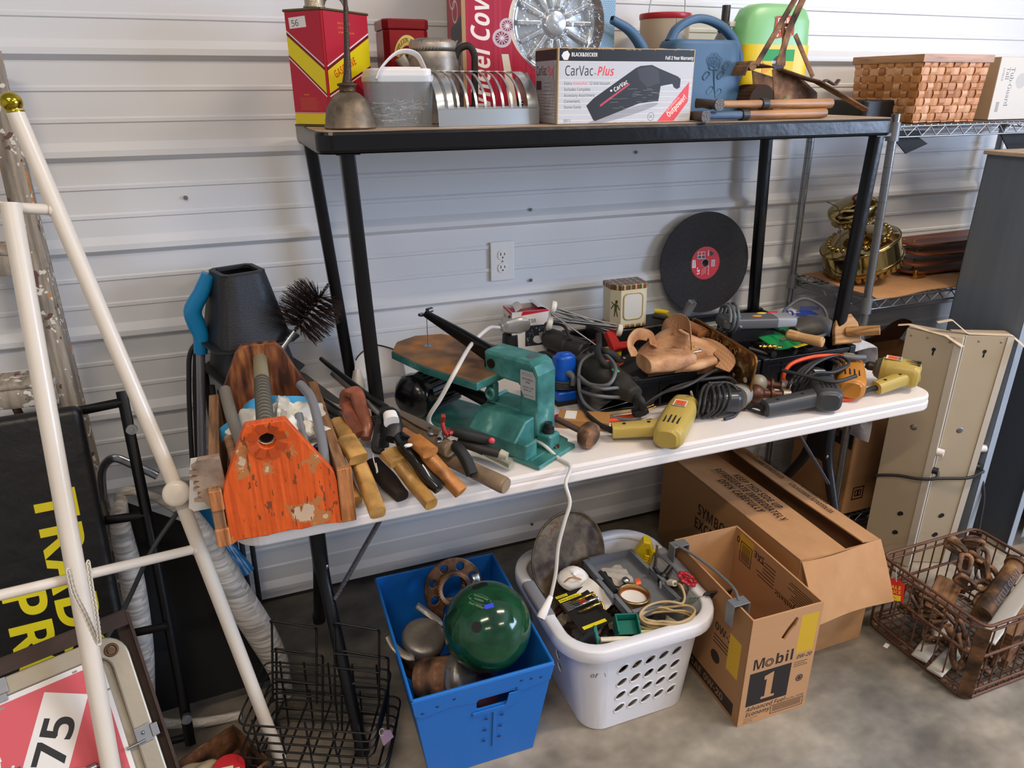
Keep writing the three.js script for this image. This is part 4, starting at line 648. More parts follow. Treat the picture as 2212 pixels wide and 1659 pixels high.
// beige baseboard heaters stood on end
{
  const bg = mat(0xb4a58c, 0.42, 0.1, { bumpMap: nzMid, bumpScale: 0.0006 }), lite = mat(0xc4bbac, 0.4);
  for (const [lab, A, B, A2, w, first] of [['beige electric baseboard heater stood on end against the table end', [1.985, 0.003, 0.487], [2.052, 0.003, 0.612], [1.935, 0.857, 0.468], 0.155, 1], ['beige electric baseboard heater stood on end against the steel cabinet', [2.055, 0.003, 0.585], [2.2, 0.003, 0.655], [1.985, 0.857, 0.585], 0.165, 0]]) {
    const t = thing('baseboard_heater', lab, 'heater'); t.userData.group = 'beige heaters stood on end';
    frame(t, A, vv(B).sub(vv(A)), vv(A2).sub(vv(A))); const H = 0.858, D = 0.055;
    obj('face_panel', bx(w, H, 0.0015, w / 2, H / 2, 0.0), bg, t); obj('end_cap', bx(w, 0.0015, D, w / 2, H, -D / 2), bg, t); obj('end_cap', bx(w, 0.0015, D, w / 2, 0.001, -D / 2), bg, t);
    obj('side_strip', [bx(0.0015, H, 0.026, w + 0.0008, H / 2, -0.013), bx(0.02, H, 0.0015, w - 0.009, H / 2, 0.003)], lite, t); obj('side_strip', bx(0.0015, H, 0.022, w + 0.003, H / 2, -0.042), lite, t); obj('back_panel', bx(w, H, 0.0015, w / 2, H / 2, -D), bg, t);
    const hole = (x, y, r) => cy(r, r, 0.0006, 0, 0, 0, 14).rotateX(PI / 2).translate(x, y, 0.001);
    obj('keyhole', [hole(w * 0.55, H - 0.05, 0.006), bx(0.005, 0.016, 0.0006, w * 0.55, H - 0.062, 0.001)], MT.dark, t);
    for (const [x, y] of [[0.62, 0.2], [0.6, 0.12]]) obj('knockout', [hole(w * x, y, 0.008), cy(0.007, 0.007, 0.002, 0, 0, 0, 12).rotateX(PI / 2).translate(w * x - 0.004, y - 0.004, 0.0)], MT.dark, t);
    obj('dimple', sp(0.011, w * 0.5, 0.53, 0, [1, 1, 0.25]), MT.steel, t);
    for (const [x, y] of [[0.1, 0.84], [0.4, 0.842], [0.8, 0.84]]) obj('rivet', sp(0.004, w * x, y, 0.0008, [1, 1, 0.5], 10, 6), mat(0x8f836e, 0.4, 0.4), t);
    obj('knob', [cy(0.013, 0.012, 0.02, 0, 0, 0, 24).rotateZ(-PI / 2).translate(w + 0.002, 0.46, -0.012)], MT.whitePl, t);
    obj('bent_tab', sweep(bent(first ? [[-0.03, H + 0.004, -0.01], [0.0, H + 0.012, -0.012], [w * 0.4, H + 0.004, -0.006], [w * 0.7, H + 0.003, 0.002], [w * 1.05, H - 0.02, 0.012]] : [[-0.06, H + 0.035, -0.02], [-0.02, H + 0.045, -0.02], [w * 0.2, H + 0.004, -0.01], [w * 0.97, H + 0.003, -0.01], [w * 1.32, H - 0.045, 0.03], [w * 1.45, H - 0.07, 0.035]], 0.006), () => [0.008, 0.0008], 6, false, 4, [0, 1, 0.1]), mat(0xcbb89f, 0.5), t);
    const pl = obj('strain_relief', [cy(0.012, 0.012, 0.016, 0, 0, 0, 8).rotateZ(-PI / 2).translate(w + 0.002, 0.39, -0.012)], MT.blackPl, t);
    obj('power_cord', first ? cord([[w + 0.018, 0.39, -0.012], [w + 0.02, 0.375, 0.006], [w * 0.85, 0.362, 0.02], [w * 0.4, 0.345, 0.012], [0.0, 0.32, 0.008], [-0.012, 0.3, -0.01]], 0.0055, 40, 8) : cord([[-0.01, 0.345, 0.006], [w * 0.4, 0.352, 0.01], [w * 0.9, 0.366, 0.02], [w + 0.02, 0.385, 0.012], [w + 0.03, 0.37, -0.01], [w + 0.055, 0.28, 0.0], [w + 0.06, 0.15, 0.02], [w + 0.065, 0.05, 0.05], [w + 0.06, 0.008, 0.09], [w + 0.1, 0.008, 0.16], [w + 0.2, 0.007, 0.2], [w + 0.3, 0.007, 0.15]], 0.0055, 70, 8), MT.cord, t);
  }
}
{ // white paper sack over the table end
  solo('white_sack', [sheet((u, v) => { const s = v * 0.44, a = 0.09 + u * 0.4; let x, y; const c = 0.016 * sin(u * 9 + v * 5) + 0.01 * sin(u * 17 - v * 11); if (s < 0.11) { x = 1.755 + s; y = 0.795 + 0.03 * sin(v * 6) - u * 0.02; } else { x = 1.862 + 0.03 * (s - 0.11) / 0.33; y = 0.79 - (s - 0.11); } return [x + abs(c) * (s < 0.11 ? 0 : 0.8), y + (s < 0.11 ? c * 0.6 + (1 - s / 0.11) * 0.03 : 0), a]; }, 26, 26, 0.001)], mat(0xe4e4ea, 0.75, 0, { map: mottleT }), 'white sack with blue lettering draped over the table end', 'sack');
  const o = scene.children[scene.children.length - 1];
  print(o, 'print', 0.13, 0.1, canvas(260, 200, (x) => { txt(x, 'bag', 10, 130, 110, '#1c3f9c'); for (let i = 0; i < 3; i++) box2(x, '#1c3f9c', 120, 20 + i * 14, 130, 7); poly2(x, '#1c3f9c', [[110, 60], [190, 60], [240, 110], [120, 110]]); }), [1.81, 0.842, 0.2], [-1.15, -0.5, 0], { alpha: true });
}
// ---------- on the white table: saw, boxes, crates ----------
const TEAL = mat(0xffffff, 0.42, 0.1, { map: mot(256, 0.25, 5, 5, 5, 101, [[0, 0x275e5c], [0.45, 0x387773], [0.8, 0x4b8983], [1, 0x7cada6]]), bumpMap: nzMid, bumpScale: 0.0008 });
const sub = (p, q) => [p[0] - q[0], p[1] - q[1], p[2] - q[2]];
{ // scroll saw
  const t = thing('scroll_saw', 'teal cast-iron scroll saw with rusty table and black ribbed motor', 'saw', [0.651, TY, 0.627]);
  frame(t, [0.651, TY + 0.0005, 0.627], [-0.5, 0, -0.866], [0, 1, 0]);
  const prof = [[0, 0.045], [0.02, 0.028], [0.16, 0.028], [0.165, 0.04], [0.165, 0.1], [0.155, 0.106], [0.15, 0.1], [0.06, 0.1], [0.056, 0.108], [0.056, 0.16], [0.062, 0.166], [0.15, 0.168], [0.165, 0.172], [0.17, 0.226], [0.165, 0.23], [0.028, 0.23], [0.012, 0.222], [0.0, 0.2]];
  obj('frame', ex(prof, 0.074, 0.007), TEAL, t);
  obj('base', [at(ex([[-0.03, -0.1], [0.1, -0.1], [0.36, -0.085], [0.4, -0.05], [0.4, 0.06], [0.1, 0.08], [-0.03, 0.05]], 0.014, 0.003), 0, 0.007, 0, PI / 2)], TEAL, t);
  obj('foot', [bx(0.04, 0.045, 0.045, 0.0, 0.03, -0.085, 0.006), bx(0.045, 0.04, 0.045, -0.012, 0.03, -0.01, 0.008), bx(0.05, 0.03, 0.04, 0.05, 0.02, 0, 0.004), bx(0.08, 0.012, 0.15, -0.02, 0.0065, -0.035, 0.003)], TEAL, t);
  obj('side_housing', at(ex([[-0.105, 0.01], [-0.112, 0.05], [-0.07, 0.092], [-0.03, 0.095], [-0.03, 0.01]].map(([z, y]) => [-z, y]), 0.15, 0.004), 0.085, 0, 0, 0, PI / 2, 0), TEAL, t);
  obj('knob', [cy(0.015, 0.015, 0.012, -0.014, 0.05, -0.012, 8), cy(0.01, 0.01, 0.026, -0.014, 0.05, -0.012, 8)], MT.blackPl, t);
  const bolt = (x, y, z, r = 0.012) => [cy(r, r, 0.004, 0, 0, 0, 20).rotateX(-PI / 2).translate(x, y, z), cy(r * 0.5, r * 0.5, 0.005, 0, 0, 0, 6).rotateX(-PI / 2).translate(x, y, z)];
  for (const [x, y] of [[0.145, 0.2], [0.145, 0.066]]) obj('bolt', bolt(x, y, -0.036), mat(0x2c241f, 0.5, 0.6), t);
  obj('bolt', cy(0.014, 0.014, 0.002, 0.045, 0.229, 0), MT.galv, t);
  print(t, 'name_plate', 0.046, 0.07, canvas(230, 350, (x, W, h) => { poly2(x, '#b9bcc0', [[0, 12], [10, 0], [190, 0], [230, 70], [230, 350], [60, 350], [0, 250]]); txt(x, 'SCROLL', 80, 120, 32, '#222'); txt(x, '18"', 26, 120, 34, '#222'); txt(x, 'SAW', 80, 158, 32, '#222'); txt(x, 'MODEL S-1607', 40, 220, 24, '#333'); txt(x, 'SERIAL No.', 50, 256, 24, '#333'); txt(x, 'MADE IN TAIWAN', 50, 320, 18, '#444'); for (let i = 0; i < 3; i++) box2(x, '#777', 20, 30 + i * 14, 170, 4); }), [0.03, 0.172, -0.0376], [0, PI, 0.0], { alpha: true, metal: 0.4, rough: 0.4 });
  const blk = mat(0x121314, 0.3, 0.3, { bumpMap: nzMid, bumpScale: 0.0008 });
  obj('upper_arm', [loft([[0.16, 0.2, 0, 0.012, 0.024], [0.28, 0.236, 0, 0.01, 0.017], [0.405, 0.27, 0, 0.008, 0.009]], [0, 0, 1].reverse(), 4, 16), loft([[0.155, 0.198, 0, 0.03, 0.03], [0.175, 0.2, 0, 0.028, 0.03]], [0, 1, 0], 4, 16)], blk, t);
  obj('lower_arm', loft([[0.16, 0.07, 0, 0.012, 0.02], [0.4, 0.1, 0, 0.008, 0.01]], [0, 1, 0], 4, 12), blk, t);
  obj('blade_holder', [cy(0.0075, 0.0075, 0.016, 0, 0, 0, 14).rotateX(PI / 2).translate(0.408, 0.276, 0.008), bx(0.014, 0.008, 0.016, 0.414, 0.268, -0.008, 0.002)], MT.steel, t);
  obj('blade', bx(0.0022, 0.16, 0.0008, 0.404, 0.19, 0), MT.galv, t);
  const oc = [[0.122, -0.118], [0.3, -0.118], [0.45, -0.092], [0.498, -0.03], [0.498, 0.04], [0.45, 0.1], [0.3, 0.122], [0.122, 0.122]];
  obj('table', at(ex(oc, 0.02, 0.002), 0, 0.168, 0, PI / 2), TEAL, t);
  obj('table_face', at(ex(oc.map(([x, z]) => [0.31 + (x - 0.31) * 0.985, z * 0.985]), 0.0015, 0.0004), 0, 0.1786, 0, PI / 2), mat(0xffffff, 0.7, 0.2, { map: mot(256, 0.4, 5, 5, 5, 107, [[0, 0x5e4633], [0.5, 0x7d5f45], [0.75, 0x94683f], [1, 0xb8743a]]) }), t);
  obj('table_insert', [cy(0.012, 0.012, 0.001, 0.404, 0.1792, 0, 20), bx(0.03, 0.001, 0.004, 0.404, 0.1797, 0.012)], MT.steel, t);
  obj('trunnion', [bx(0.03, 0.05, 0.02, 0.14, 0.13, -0.04, 0.006), tor(0.012, 0.005, 0.13, 0.13, -0.06)], TEAL, t);
  const mo = new THREE.Group(); mo.name = 'motor'; t.add(mo); mo.position.set(0.36, 0.076, -0.115);
  obj('end_cap', la([[0, -0.03], [0.028, -0.03], [0.05, -0.012], [0.061, 0.002], [0.061, 0.03], [0, 0.03]], 12, 0, 0, 0, PI / 2), mat(0x0d0d0e, 0.22, 0.1), mo);
  const fins = [cy(0.047, 0.047, 0.12, 0, 0, 0, 24).rotateX(PI / 2).translate(0, 0, 0.03)]; for (let i = 0; i < 26; i++) { const q = i / 26 * 2 * PI; fins.push(bx(0.014, 0.0045, 0.115, 0.05 * cos(q), 0.05 * sin(q), 0.09, 0.0012, 0, 0, q)); }
  obj('ribbed_body', fins, mat(0x45403a, 0.55, 0.2, { map: mottleT, bumpMap: nzMid, bumpScale: 0.001 }), mo);
}
// long white cord with plug hanging over the table edge
{
  const t = thing('power_cord', 'long white power cord falling over the table edge to a plug on the laundry basket', 'cord', [0, 0, 0]);
  obj('cable', cord([[0.618, 0.772, 0.62], [0.63, 0.77, 0.66], [0.65, TY + 0.006, 0.7], [0.66, TY + 0.005, 0.748], [0.6288,0.7331,0.79], [0.631,0.6947,0.81], [0.6146,0.6549,0.82], [0.595,0.5967,0.83], [0.5848,0.5289,0.84], [0.5695,0.4773,0.85]], 0.0045, 80, 9), MT.whiteCord, t);
  const a = [0.5695,0.4773,0.85], b = [0.5356,0.4402,0.87]; obj('plug', loft([[...a, 0.006, 0.006], [...mid(a, b, 0.4), 0.012, 0.009], [...mid(a, b, 0.8), 0.015, 0.011], [...b, 0.013, 0.01]], [1, 0, 0.4], 3, 14), MT.whitePl, t);
}
{ // white moulded seat behind the saw
  const c = [0.3397,0.8048,0.1], t = thing('plastic_shell', 'white moulded plastic shell with a black edge standing behind the saw', 'shell', [c[0], TY, 0.1]);
  const S = (u, v, k = 1) => { const a = (u - 0.5) * 2.5, w = 0.082 - 0.012 * v, h = 0.13 * v; return [w * sin(a) * k, 0.004 + h * (1 - 0.2 * abs(u - 0.5) * 2 * v), -0.02 + 0.055 * cos(a) * -1 + 0.06]; };
  obj('shell', [sheet((u, v) => S(u, v), 26, 8, 0.003), at(ex(rrect(0.15, 0.1, 0.04), 0.012, 0.004), 0, 0.03, 0.05, -PI / 2), loft([[-0.07, 0.002, 0.05, 0.02, 0.03], [-0.07, 0.05, 0.045, 0.018, 0.03], [-0.068, 0.08, 0.03, 0.01, 0.025]], [0, 0, 1], 2.4)], mat(0xd6d3d0, 0.3), t);
  obj('edge_trim', sweep(Array.from({ length: 27 }, (_, i) => { const p = S(i / 26, 1); return [p[0], p[1] + 0.001, p[2]]; }), 0.0022, 6), MT.black, t);
}
{ // respirator carton
  const z = 0.14, a = [0.747,0.9263,0.14], b = [0.8647,0.9276,0.14], H = [0.8029,0.9477,0.14][1] - TY, w = b[0] - a[0], d = 0.085;
  const t = thing('mask_carton', 'crushed white and red carton of dust masks by the wall', 'box', [a[0], TY, z], [0, -0.05, 0]);
  const wh = mat(0xd5d2d0, 0.6);
  obj('carton', [bx(w, H, 0.002, w / 2, H / 2, 0), bx(0.002, H, d, 0, H / 2, -d / 2), bx(0.002, H, d, w, H / 2, -d / 2), bx(w, H, 0.002, w / 2, H / 2, -d), bx(w, 0.002, d, w / 2, 0.001, -d / 2)], wh, t);
  const logo = (x, X, Y, s) => { txt(x, '3M', X, Y, s, '#c8102e', { sx: 0.95 }); txt(x, '8210', X + s * 1.75, Y, s * 0.95, '#222', { font: 'serif', sx: 0.8 }); };
  print(t, 'print', w, H, canvas(420, 800, (x, W, h) => { box2(x, '#d9d6d4', 0, 0, W, h); poly2(x, '#c5152c', [[120, 0], [W, 0], [W, 22], [100, 50]]); logo(x, 30, 148, 70); box2(x, '#23282e', 150, 185, 240, 260); for (let i = 0; i < 60; i++) box2(x, ['#4a5560', '#101418', '#8a949c'][i % 3], rr(150, 370), rr(185, 420), rr(4, 22), rr(4, 26)); x.fillStyle = '#cfd2d4'; x.beginPath(); x.ellipse(300, 370, 60, 48, 0.4, 0, 7); x.fill(); }), [w / 2, H / 2, 0.0016]);
  print(t, 'print', d, H, canvas(300, 800, (x, W, h) => { box2(x, '#cfccc9', 0, 0, W, h); poly2(x, '#c5152c', [[0, 0], [W, 0], [W, 40], [0, 24]]); logo(x, 24, 130, 52); for (let i = 0; i < 12; i++) box2(x, '#8a8a8a', 20, 180 + i * 22, rr(100, 230), 5); }), [-0.0016, H / 2, -d / 2], [0, -PI / 2, 0]);
  obj('flap', sheet((u, v) => [u * w, H - 0.012 * v * sin(u * PI), -v * d * 0.8], 8, 6, 0.0015), mat(0xa81a30, 0.5), t); obj('flap', sheet((u, v) => [w * 0.1 + 0.02 * v + u * 0.01, H + 0.012 * v + 0.006 * sin(u * 4), -d * u], 8, 4, 0.0015), wh, t); obj('flap', sheet((u, v) => [w - 0.035 * v, H + 0.012 * sin(v * 2), -d * u], 8, 4, 0.0015), wh, t);
}
{ // silver angle tool
  const A = [0.7153,0.9,0.1279], B = [0.8154,0.885,0.1178], t = thing('metal_power_tool', 'silver metal power tool body with a white cord lying behind the saw', 'power tool', [A[0], A[1], A[2]]);
  const L = (p) => sub(p, A), m = mat(0xa9a8a6, 0.35, 0.5), b = L(B);
  obj('housing', sloft([[0, 0, 0, 0.014, 0.014], [b[0] * 0.2, 0.004, b[2] * 0.2, 0.024, 0.025], [b[0] * 0.55, 0.006, b[2] * 0.55, 0.03, 0.03], [b[0] * 0.85, 0.002, b[2] * 0.85, 0.026, 0.028], [b[0] * 1.1, -0.008, b[2] * 1.1, 0.02, 0.022]], [0, 1, 0], 3), m, t);
  for (let i = 0; i < 4; i++) obj('vent', bx(0.004, 0.003, 0.024, 0.028 + i * 0.009, 0.033, 0.0, 0.001, 0, -0.5), MT.dark, t);
  obj('gear_head', [sloft([[b[0] * 1.05, -0.01, b[2], 0.018, 0.02], [b[0] * 1.3, -0.03, b[2] + 0.01, 0.02, 0.022], [b[0] * 1.35, -0.08, b[2] + 0.01, 0.016, 0.018]], [1, 0.2, 0], 2.6)], m, t);
  obj('support_leg', cy(0.03, 0.024, 0.13, 0.03, TY - A[1] + 0.001, 0), MT.blackPl, t);
  obj('cord', cord([[0, 0, 0], [-0.02, 0.008, 0.015], L([0.5956,0.9713,0.34]), L([0.5269,0.9709,0.43]), L([0.4322,0.9723,0.6]), L([0.3929,0.9086,0.6]), L([0.3665,0.851,0.58]), L([0.41, TY + 0.03, 0.52])], 0.0055, 60, 8), MT.whiteCord, t);
}
{ // drying rack, folded
  const A = [0.8487,0.9463,0.2], B = [1.0266,0.9024,0.28], t = thing('folded_rack', 'folded rack of thin metal rods with white end caps', 'rack', A);
  aim(t, A, B, [0, 1, 0]); const L = dist(A, B);
  for (let i = 0; i < 9; i++) { const q = i / 9 * 6.28, r = i < 3 ? 0.002 : 0.003; obj('rod', rod([0.0, 0.022 * sin(q) + 0.004, 0.02 * cos(q)], [L, 0.016 * sin(q * 1.3 + 1), 0.018 * cos(q + 1)], r), MT.galv, t); }
  obj('rod', rod([0.0, 0.01, 0.02], [L * 0.98, -0.052, 0.1], 0.0026), MT.steel, t);
  for (const [x, y, z] of [[-0.006, 0.024, 0], [-0.006, -0.024, 0.01], [L + 0.003, 0, 0]]) obj('end_cap', la([[0, 0], [0.017, 0], [0.019, 0.003], [0.019, 0.014], [0.012, 0.017], [0, 0.017]], 28, x, y, z, 0, 0, -PI / 2), mat(0xd3cfc4, 0.45), t);
}
{ // christmas tin
  const z = 0.165, t0 = [1.1079,0.8671,0.165], H = [1.1324,1.007,0.165][1] - t0[1], w = 0.118, t = thing('window_tin', 'cream tin with tartan rims and a clear oval window', 'tin', [t0[0] + 0.03, t0[1], 0.14], [0, -0.1, 0.03]);
  const d = 0.085, body = mat(0xcfc7ac, 0.25), o = (s) => [[-w / 2, d * 0.2], [-w * 0.28, d / 2], [w * 0.4, d / 2], [w / 2, d * 0.36], [w / 2, -d / 2], [-w / 2, -d / 2]].map(([x, q]) => [x * s, -q * s]);
  const tart = canvas(512, 64, (x, W, h) => { box2(x, '#6a5a30', 0, 0, W, h); for (let i = 0; i < 24; i++) { box2(x, ['#8c2f26', '#2f4a2c', '#c9b48a'][i % 3], i * 22, 0, 12, h); } box2(x, '#8c2f26aa', 0, 22, W, 14); box2(x, '#e0d2a8aa', 0, 46, W, 4); });
  tart.wrapS = tart.wrapT = THREE.RepeatWrapping; tart.repeat.set(6, 30); const tm = mat(0xffffff, 0.3, 0, { map: tart });
  obj('body', at(ex(o(1), H - 0.004, 0.002), 0, H / 2, 0, -PI / 2), body, t); obj('lid', at(ex(o(1.03), 0.016, 0.002), 0, H - 0.008, 0, -PI / 2), tm, t); obj('base_rim', at(ex(o(1.02), 0.012, 0.002), 0, 0.006, 0, -PI / 2), tm, t);
  obj('window_frame', at(ex(rrect(0.068, 0.088, 0.016), 0.003, 0.001, [rrect(0.06, 0.08, 0.014)]), 0.008, H / 2, d / 2 + 0.001), mat(0xb5a571, 0.3, 0.3), t);
  obj('window_pane', at(ex(rrect(0.06, 0.08, 0.014), 0.001), 0.008, H / 2, d / 2 + 0.001), phys(0xc9c9c2, 0.15, 0, { clearcoat: 0.6 }), t);
  print(t, 'print', 0.04, 0.07, canvas(120, 210, (x) => { poly2(x, '#4a5a34', [[50, 70], [80, 80], [75, 150], [50, 150]]); poly2(x, '#4a3020', [[60, 40], [85, 40], [80, 72], [58, 72]]); for (const q of [[20, 60, 60, 100], [75, 80, 105, 130], [58, 150, 50, 200], [72, 150, 84, 200], [40, 90, 15, 130]]) { x.strokeStyle = '#4a3020'; x.lineWidth = 9; x.beginPath(); x.moveTo(q[0], q[1]); x.lineTo(q[2], q[3]); x.stroke(); } }), [-w * 0.4, H / 2, d * 0.36], [0, -0.85, 0], { alpha: true });
  const k = thing('black_case', 'black plastic tool case lying at the back of the left crate under the tin', 'case', [1.17, TY, 0.12]);
  obj('case', [bx(0.27, t0[1] - TY - 0.006, 0.12, 0, (t0[1] - TY) / 2 - 0.001, 0, 0.008)], MT.blackPl, k); obj('latch', bx(0.03, 0.02, 0.004, 0.03, 0.05, 0.062, 0.001), MT.black, k);
}
{ // cut-off wheel
  const c = [1.4912,1.0166,0.05], R = 0.172, t = thing('cutoff_wheel', 'large black abrasive cut-off wheel with red centre label leaning on the wall', 'abrasive wheel', c, [-0.1, -0.05, 0]);
  obj('disc', at(ex(shape(circ(0, 0, R, 72)), 0.0035, 0.0008, [circ(0, 0, 0.0125, 20)]), 0, 0, 0), mat(0xffffff, 0.75, 0, { map: dtex(256, (u, v) => { const q = 32 + (fbm(u, v, 20, 20, 3, 7) - 0.5) * 22 + (((u * 64 + v * 40) % 2) < 0.7 ? -6 : 4); return [q * 1.12, q * 1.02, q]; }, 0.12), bumpMap: nzFine, bumpScale: 0.001 }), t);
  const lab = new THREE.RingGeometry(0.014, 0.056, 56); lab.translate(0, 0, 0.0024); const u = lab.attributes.uv; lab.userData.keepUV = true;
  obj('label', lab, mat(0xffffff, 0.45, 0, { map: canvas(512, 512, (x) => {
    box2(x, '#c91f2b', 0, 0, 512, 512); x.save(); x.translate(256, 256); x.rotate(-PI / 2);
    txt(x, '14"', -178, -92, 76, '#fff'); for (let i = 0; i < 6; i++) box2(x, '#e8a0a4', -190 + i * 6, -60 + i * 14, 100, 4); box2(x, '#eee', 70, -140, 110, 130); for (let i = 0; i < 4; i++) box2(x, i % 2 ? '#c91f2b' : '#444', 76 + (i % 2) * 52, -134 + (i > 1 ? 64 : 0), 46, 56);
    poly2(x, '#eee', [[-60, -230], [60, -230], [60, -180], [-60, -170]]); txt(x, 'ABRASIVE', 0, -192, 30, '#333', { align: 'center', sx: 0.7 }); box2(x, '#eee', -60, 110, 100, 60); bars2(x, -54, 116, 88, 48); txt(x, 'METAL', 110, 60, 34, '#eee', { sx: 0.8 }); txt(x, 'MAX RPM 4400', -190, 70, 26, '#f3c9cb', { sx: 0.8 }); poly2(x, '#1a1a1a', [[100, 90], [190, 60], [150, 140], [120, 130]]); x.restore();
  }) }), t);
  obj('bushing', at(ex(shape(circ(0, 0, 0.017, 32)), 0.0045, 0.0005, [circ(0, 0, 0.0122, 20)]), 0, 0, 0), MT.galv, t);
}
// folding crates
function crate(label, x0, x1, z0, z1, h) {
  const w = x1 - x0, d = z1 - z0, t = thing('plastic_crate', label, 'crate', [x0 + w / 2, TY, z0 + d / 2]); t.userData.group = 'black folding crates on the table';
  const m = mat(0x101115, 0.38, 0, { bumpMap: nzFine, bumpScale: 0.0003 });
  const side = (L, ry, x, z) => {
    const o = L / 2 - 0.03, arch = [[-o * 0.8, -h * 0.42], [-o * 0.8, -h * 0.1], [-o * 0.5, h * 0.22], [o * 0.5, h * 0.22], [o * 0.8, -h * 0.1], [o * 0.8, -h * 0.42]];
    obj('side', [at(ex([[-L / 2, -h / 2], [L / 2, -h / 2], [L / 2, h / 2], [-L / 2, h / 2]], 0.006, 0.001, [arch]), x, h / 2, z, 0, ry), at(bx(L, 0.012, 0.012, 0, 0, 0, 0.002), x, h - 0.006, z, 0, ry), at(bx(L, 0.004, 0.011, 0, 0, 0), x, h * 0.72, z, 0, ry), at(bx(L, 0.006, 0.012, 0, 0, 0), x, 0.004, z, 0, ry), ...[-0.3, 0, 0.3].map((q) => at(bx(0.006, h, 0.01), x + (ry ? 0 : q * L), h / 2, z - (ry ? q * L : 0), 0, ry))], m, t);
  };
  side(w, 0, 0, d / 2); side(w, 0, 0, -d / 2); side(d, PI / 2, -w / 2, 0); side(d, PI / 2, w / 2, 0);
  obj('bottom', bx(w, 0.004, d, 0, 0.004, 0), m, t);
  for (const sx of [-1, 1]) for (const sz of [-1, 1]) obj('corner_post', bx(0.024, h + 0.004, 0.024, sx * (w / 2 - 0.004), h / 2 + 0.002, sz * (d / 2 - 0.004), 0.003), m, t);
  return t;
}
crate('black folding crate holding the leather tool belt', 0.965, 1.372, 0.055, 0.51, 0.09);
crate('black folding crate under the grey surge protector', 1.405, 1.74, 0.055, 0.5, 0.085);
{ // leather tool belt
  const o = [1.165, 0.84, 0.33], t = thing('tool_belt', 'tan leather tool belt with stitched pouches and a steel buckle', 'tool belt', o);
  const lt = mat(0xffffff, 0.62, 0, { map: mot(256, 0.2, 6, 6, 4, 131, [[0, 0x8f6240], [0.5, 0xb3835c], [1, 0xc6996f]]), bumpMap: nzFine, bumpScale: 0.0008 }), edge = mat(0x6b442a, 0.7);
  const P = (px, py, y) => 0; const c = (p) => sub(p, o);
  const b0 = c([1.0023,0.83,0.3933]), b1 = c([1.0139,0.84,0.4958]), b2 = c([1.2809,0.85,0.5287]), b3 = c([1.2603,0.88,0.4538]), b4 = c([1.2333,0.89,0.2614]), b5 = c([1.0652,0.87,0.3672]);
  const hull = [b0, b1, b2, b3, b4, b5];
  const cx = hull.reduce((s, p) => s + p[0], 0) / 6, cz = hull.reduce((s, p) => s + p[2], 0) / 6;
  const edgeP = (u) => { const q = u * 6, i = floor(q) % 6, f = q - floor(q); return mid(hull[i], hull[(i + 1) % 6], f); };
  obj('pouch', [sheet((u, v) => { const e = edgeP(u % 1), k = v; return [cx + (e[0] - cx) * (1 - k), e[1] + 0.035 * (1 - (1 - k) * (1 - k)) + 0.004 * sin(u * 19), cz + (e[2] - cz) * (1 - k)]; }, 42, 8, 0.003)], lt, t);
  obj('pouch_side', [sheet((u, v) => { const e = edgeP(u % 1); return [e[0], e[1] - v * (e[1] + o[1] - 0.825), e[2]]; }, 42, 2, 0.002)], edge, t);
  const pk = (a, b, r, n) => sloft([[...a, r, r * 0.5], [...mid(a, b, 0.5), r * 1.05, r * 0.62], [...b, r * 0.8, r * 0.45]], [0, 1, 0], 3);
  obj('front_pocket', pk(c([0.9767,0.888,0.5279]), c([1.1196,0.89,0.5324]), 0.042), lt, t);
  obj('tool_loop', [sweep(curve([c([1.0672,0.865,0.5369]), c([1.1222,0.87,0.5538]), c([1.195,0.87,0.536])], 14), () => [0.016, 0.013], 14, false, 2.4, [0, 1, 0])], lt, t);
  obj('tool_loop_mouth', [sp(0.009, ...c([1.0541,0.874,0.5606]), [1, 1, 0.6])], MT.dark, t);
  obj('holster', [sweep(curve([c([1.0091,0.87,0.4297]), c([1.008,0.9,0.4019]), c([1.0461,0.915,0.3759]), c([1.0826,0.905,0.3856]), c([1.08,0.885,0.4103])], 24), () => [0.018, 0.002], 8, false, 4, [0.4, 0.2, 1])], lt, t);
  const band = mat(0xffffff, 0.7, 0, { map: mot(128, 0.012, 8, 2, 2, 5, [[0, 0x9a6d45], [0.5, 0xb58862], [1, 0xc79d76]]), bumpMap: nzFine, bumpScale: 0.001 });
  obj('belt', sweep(curve([c([1.172,0.88,0.3129]), c([1.1655,0.915,0.3389]), c([1.1823,0.935,0.3648]), c([1.1867,0.94,0.4127]), c([1.1621,0.925,0.4681]), c([1.1368,0.905,0.5111])], 30), () => [0.0235, 0.0018], 8, false, 5, [0.9, 0.15, 0.4]), band, t);
  obj('belt', sweep(curve([c([1.2398,0.875,0.3988]), c([1.2478,0.88,0.4489]), c([1.2469,0.875,0.5062]), c([1.2374,0.865,0.5464]), c([1.2088,0.85,0.5629])], 24), () => [0.022, 0.0018], 8, false, 5, [-0.4, 0.9, 0.4]), band, t);
  const e = c([1.1226,0.905,0.53]), bk = (x, y) => [e[0] + x * 0.94, e[1] - y * 0.5, e[2] + y * 0.8 - x * 0.1];
  obj('buckle', [wire([bk(-0.034, -0.004), bk(-0.034, 0.006), bk(0.034, 0.006), bk(0.034, -0.004)], 0.0022, 0.003), wire([bk(-0.008, 0.006), bk(-0.008, 0.018), bk(0.01, 0.018), bk(0.01, 0.006)], 0.0024, 0.003), rod(bk(-0.034, 0.006), bk(0.034, 0.006), 0.0026)], MT.chrome, t);
  obj('rivet', [-0.017, 0, 0.017].map((q) => sp(0.0028, ...add3(bk(q, -0.008), [0, 0.004, 0]), [1, 0.6, 1], 10, 6)), MT.brass, t);
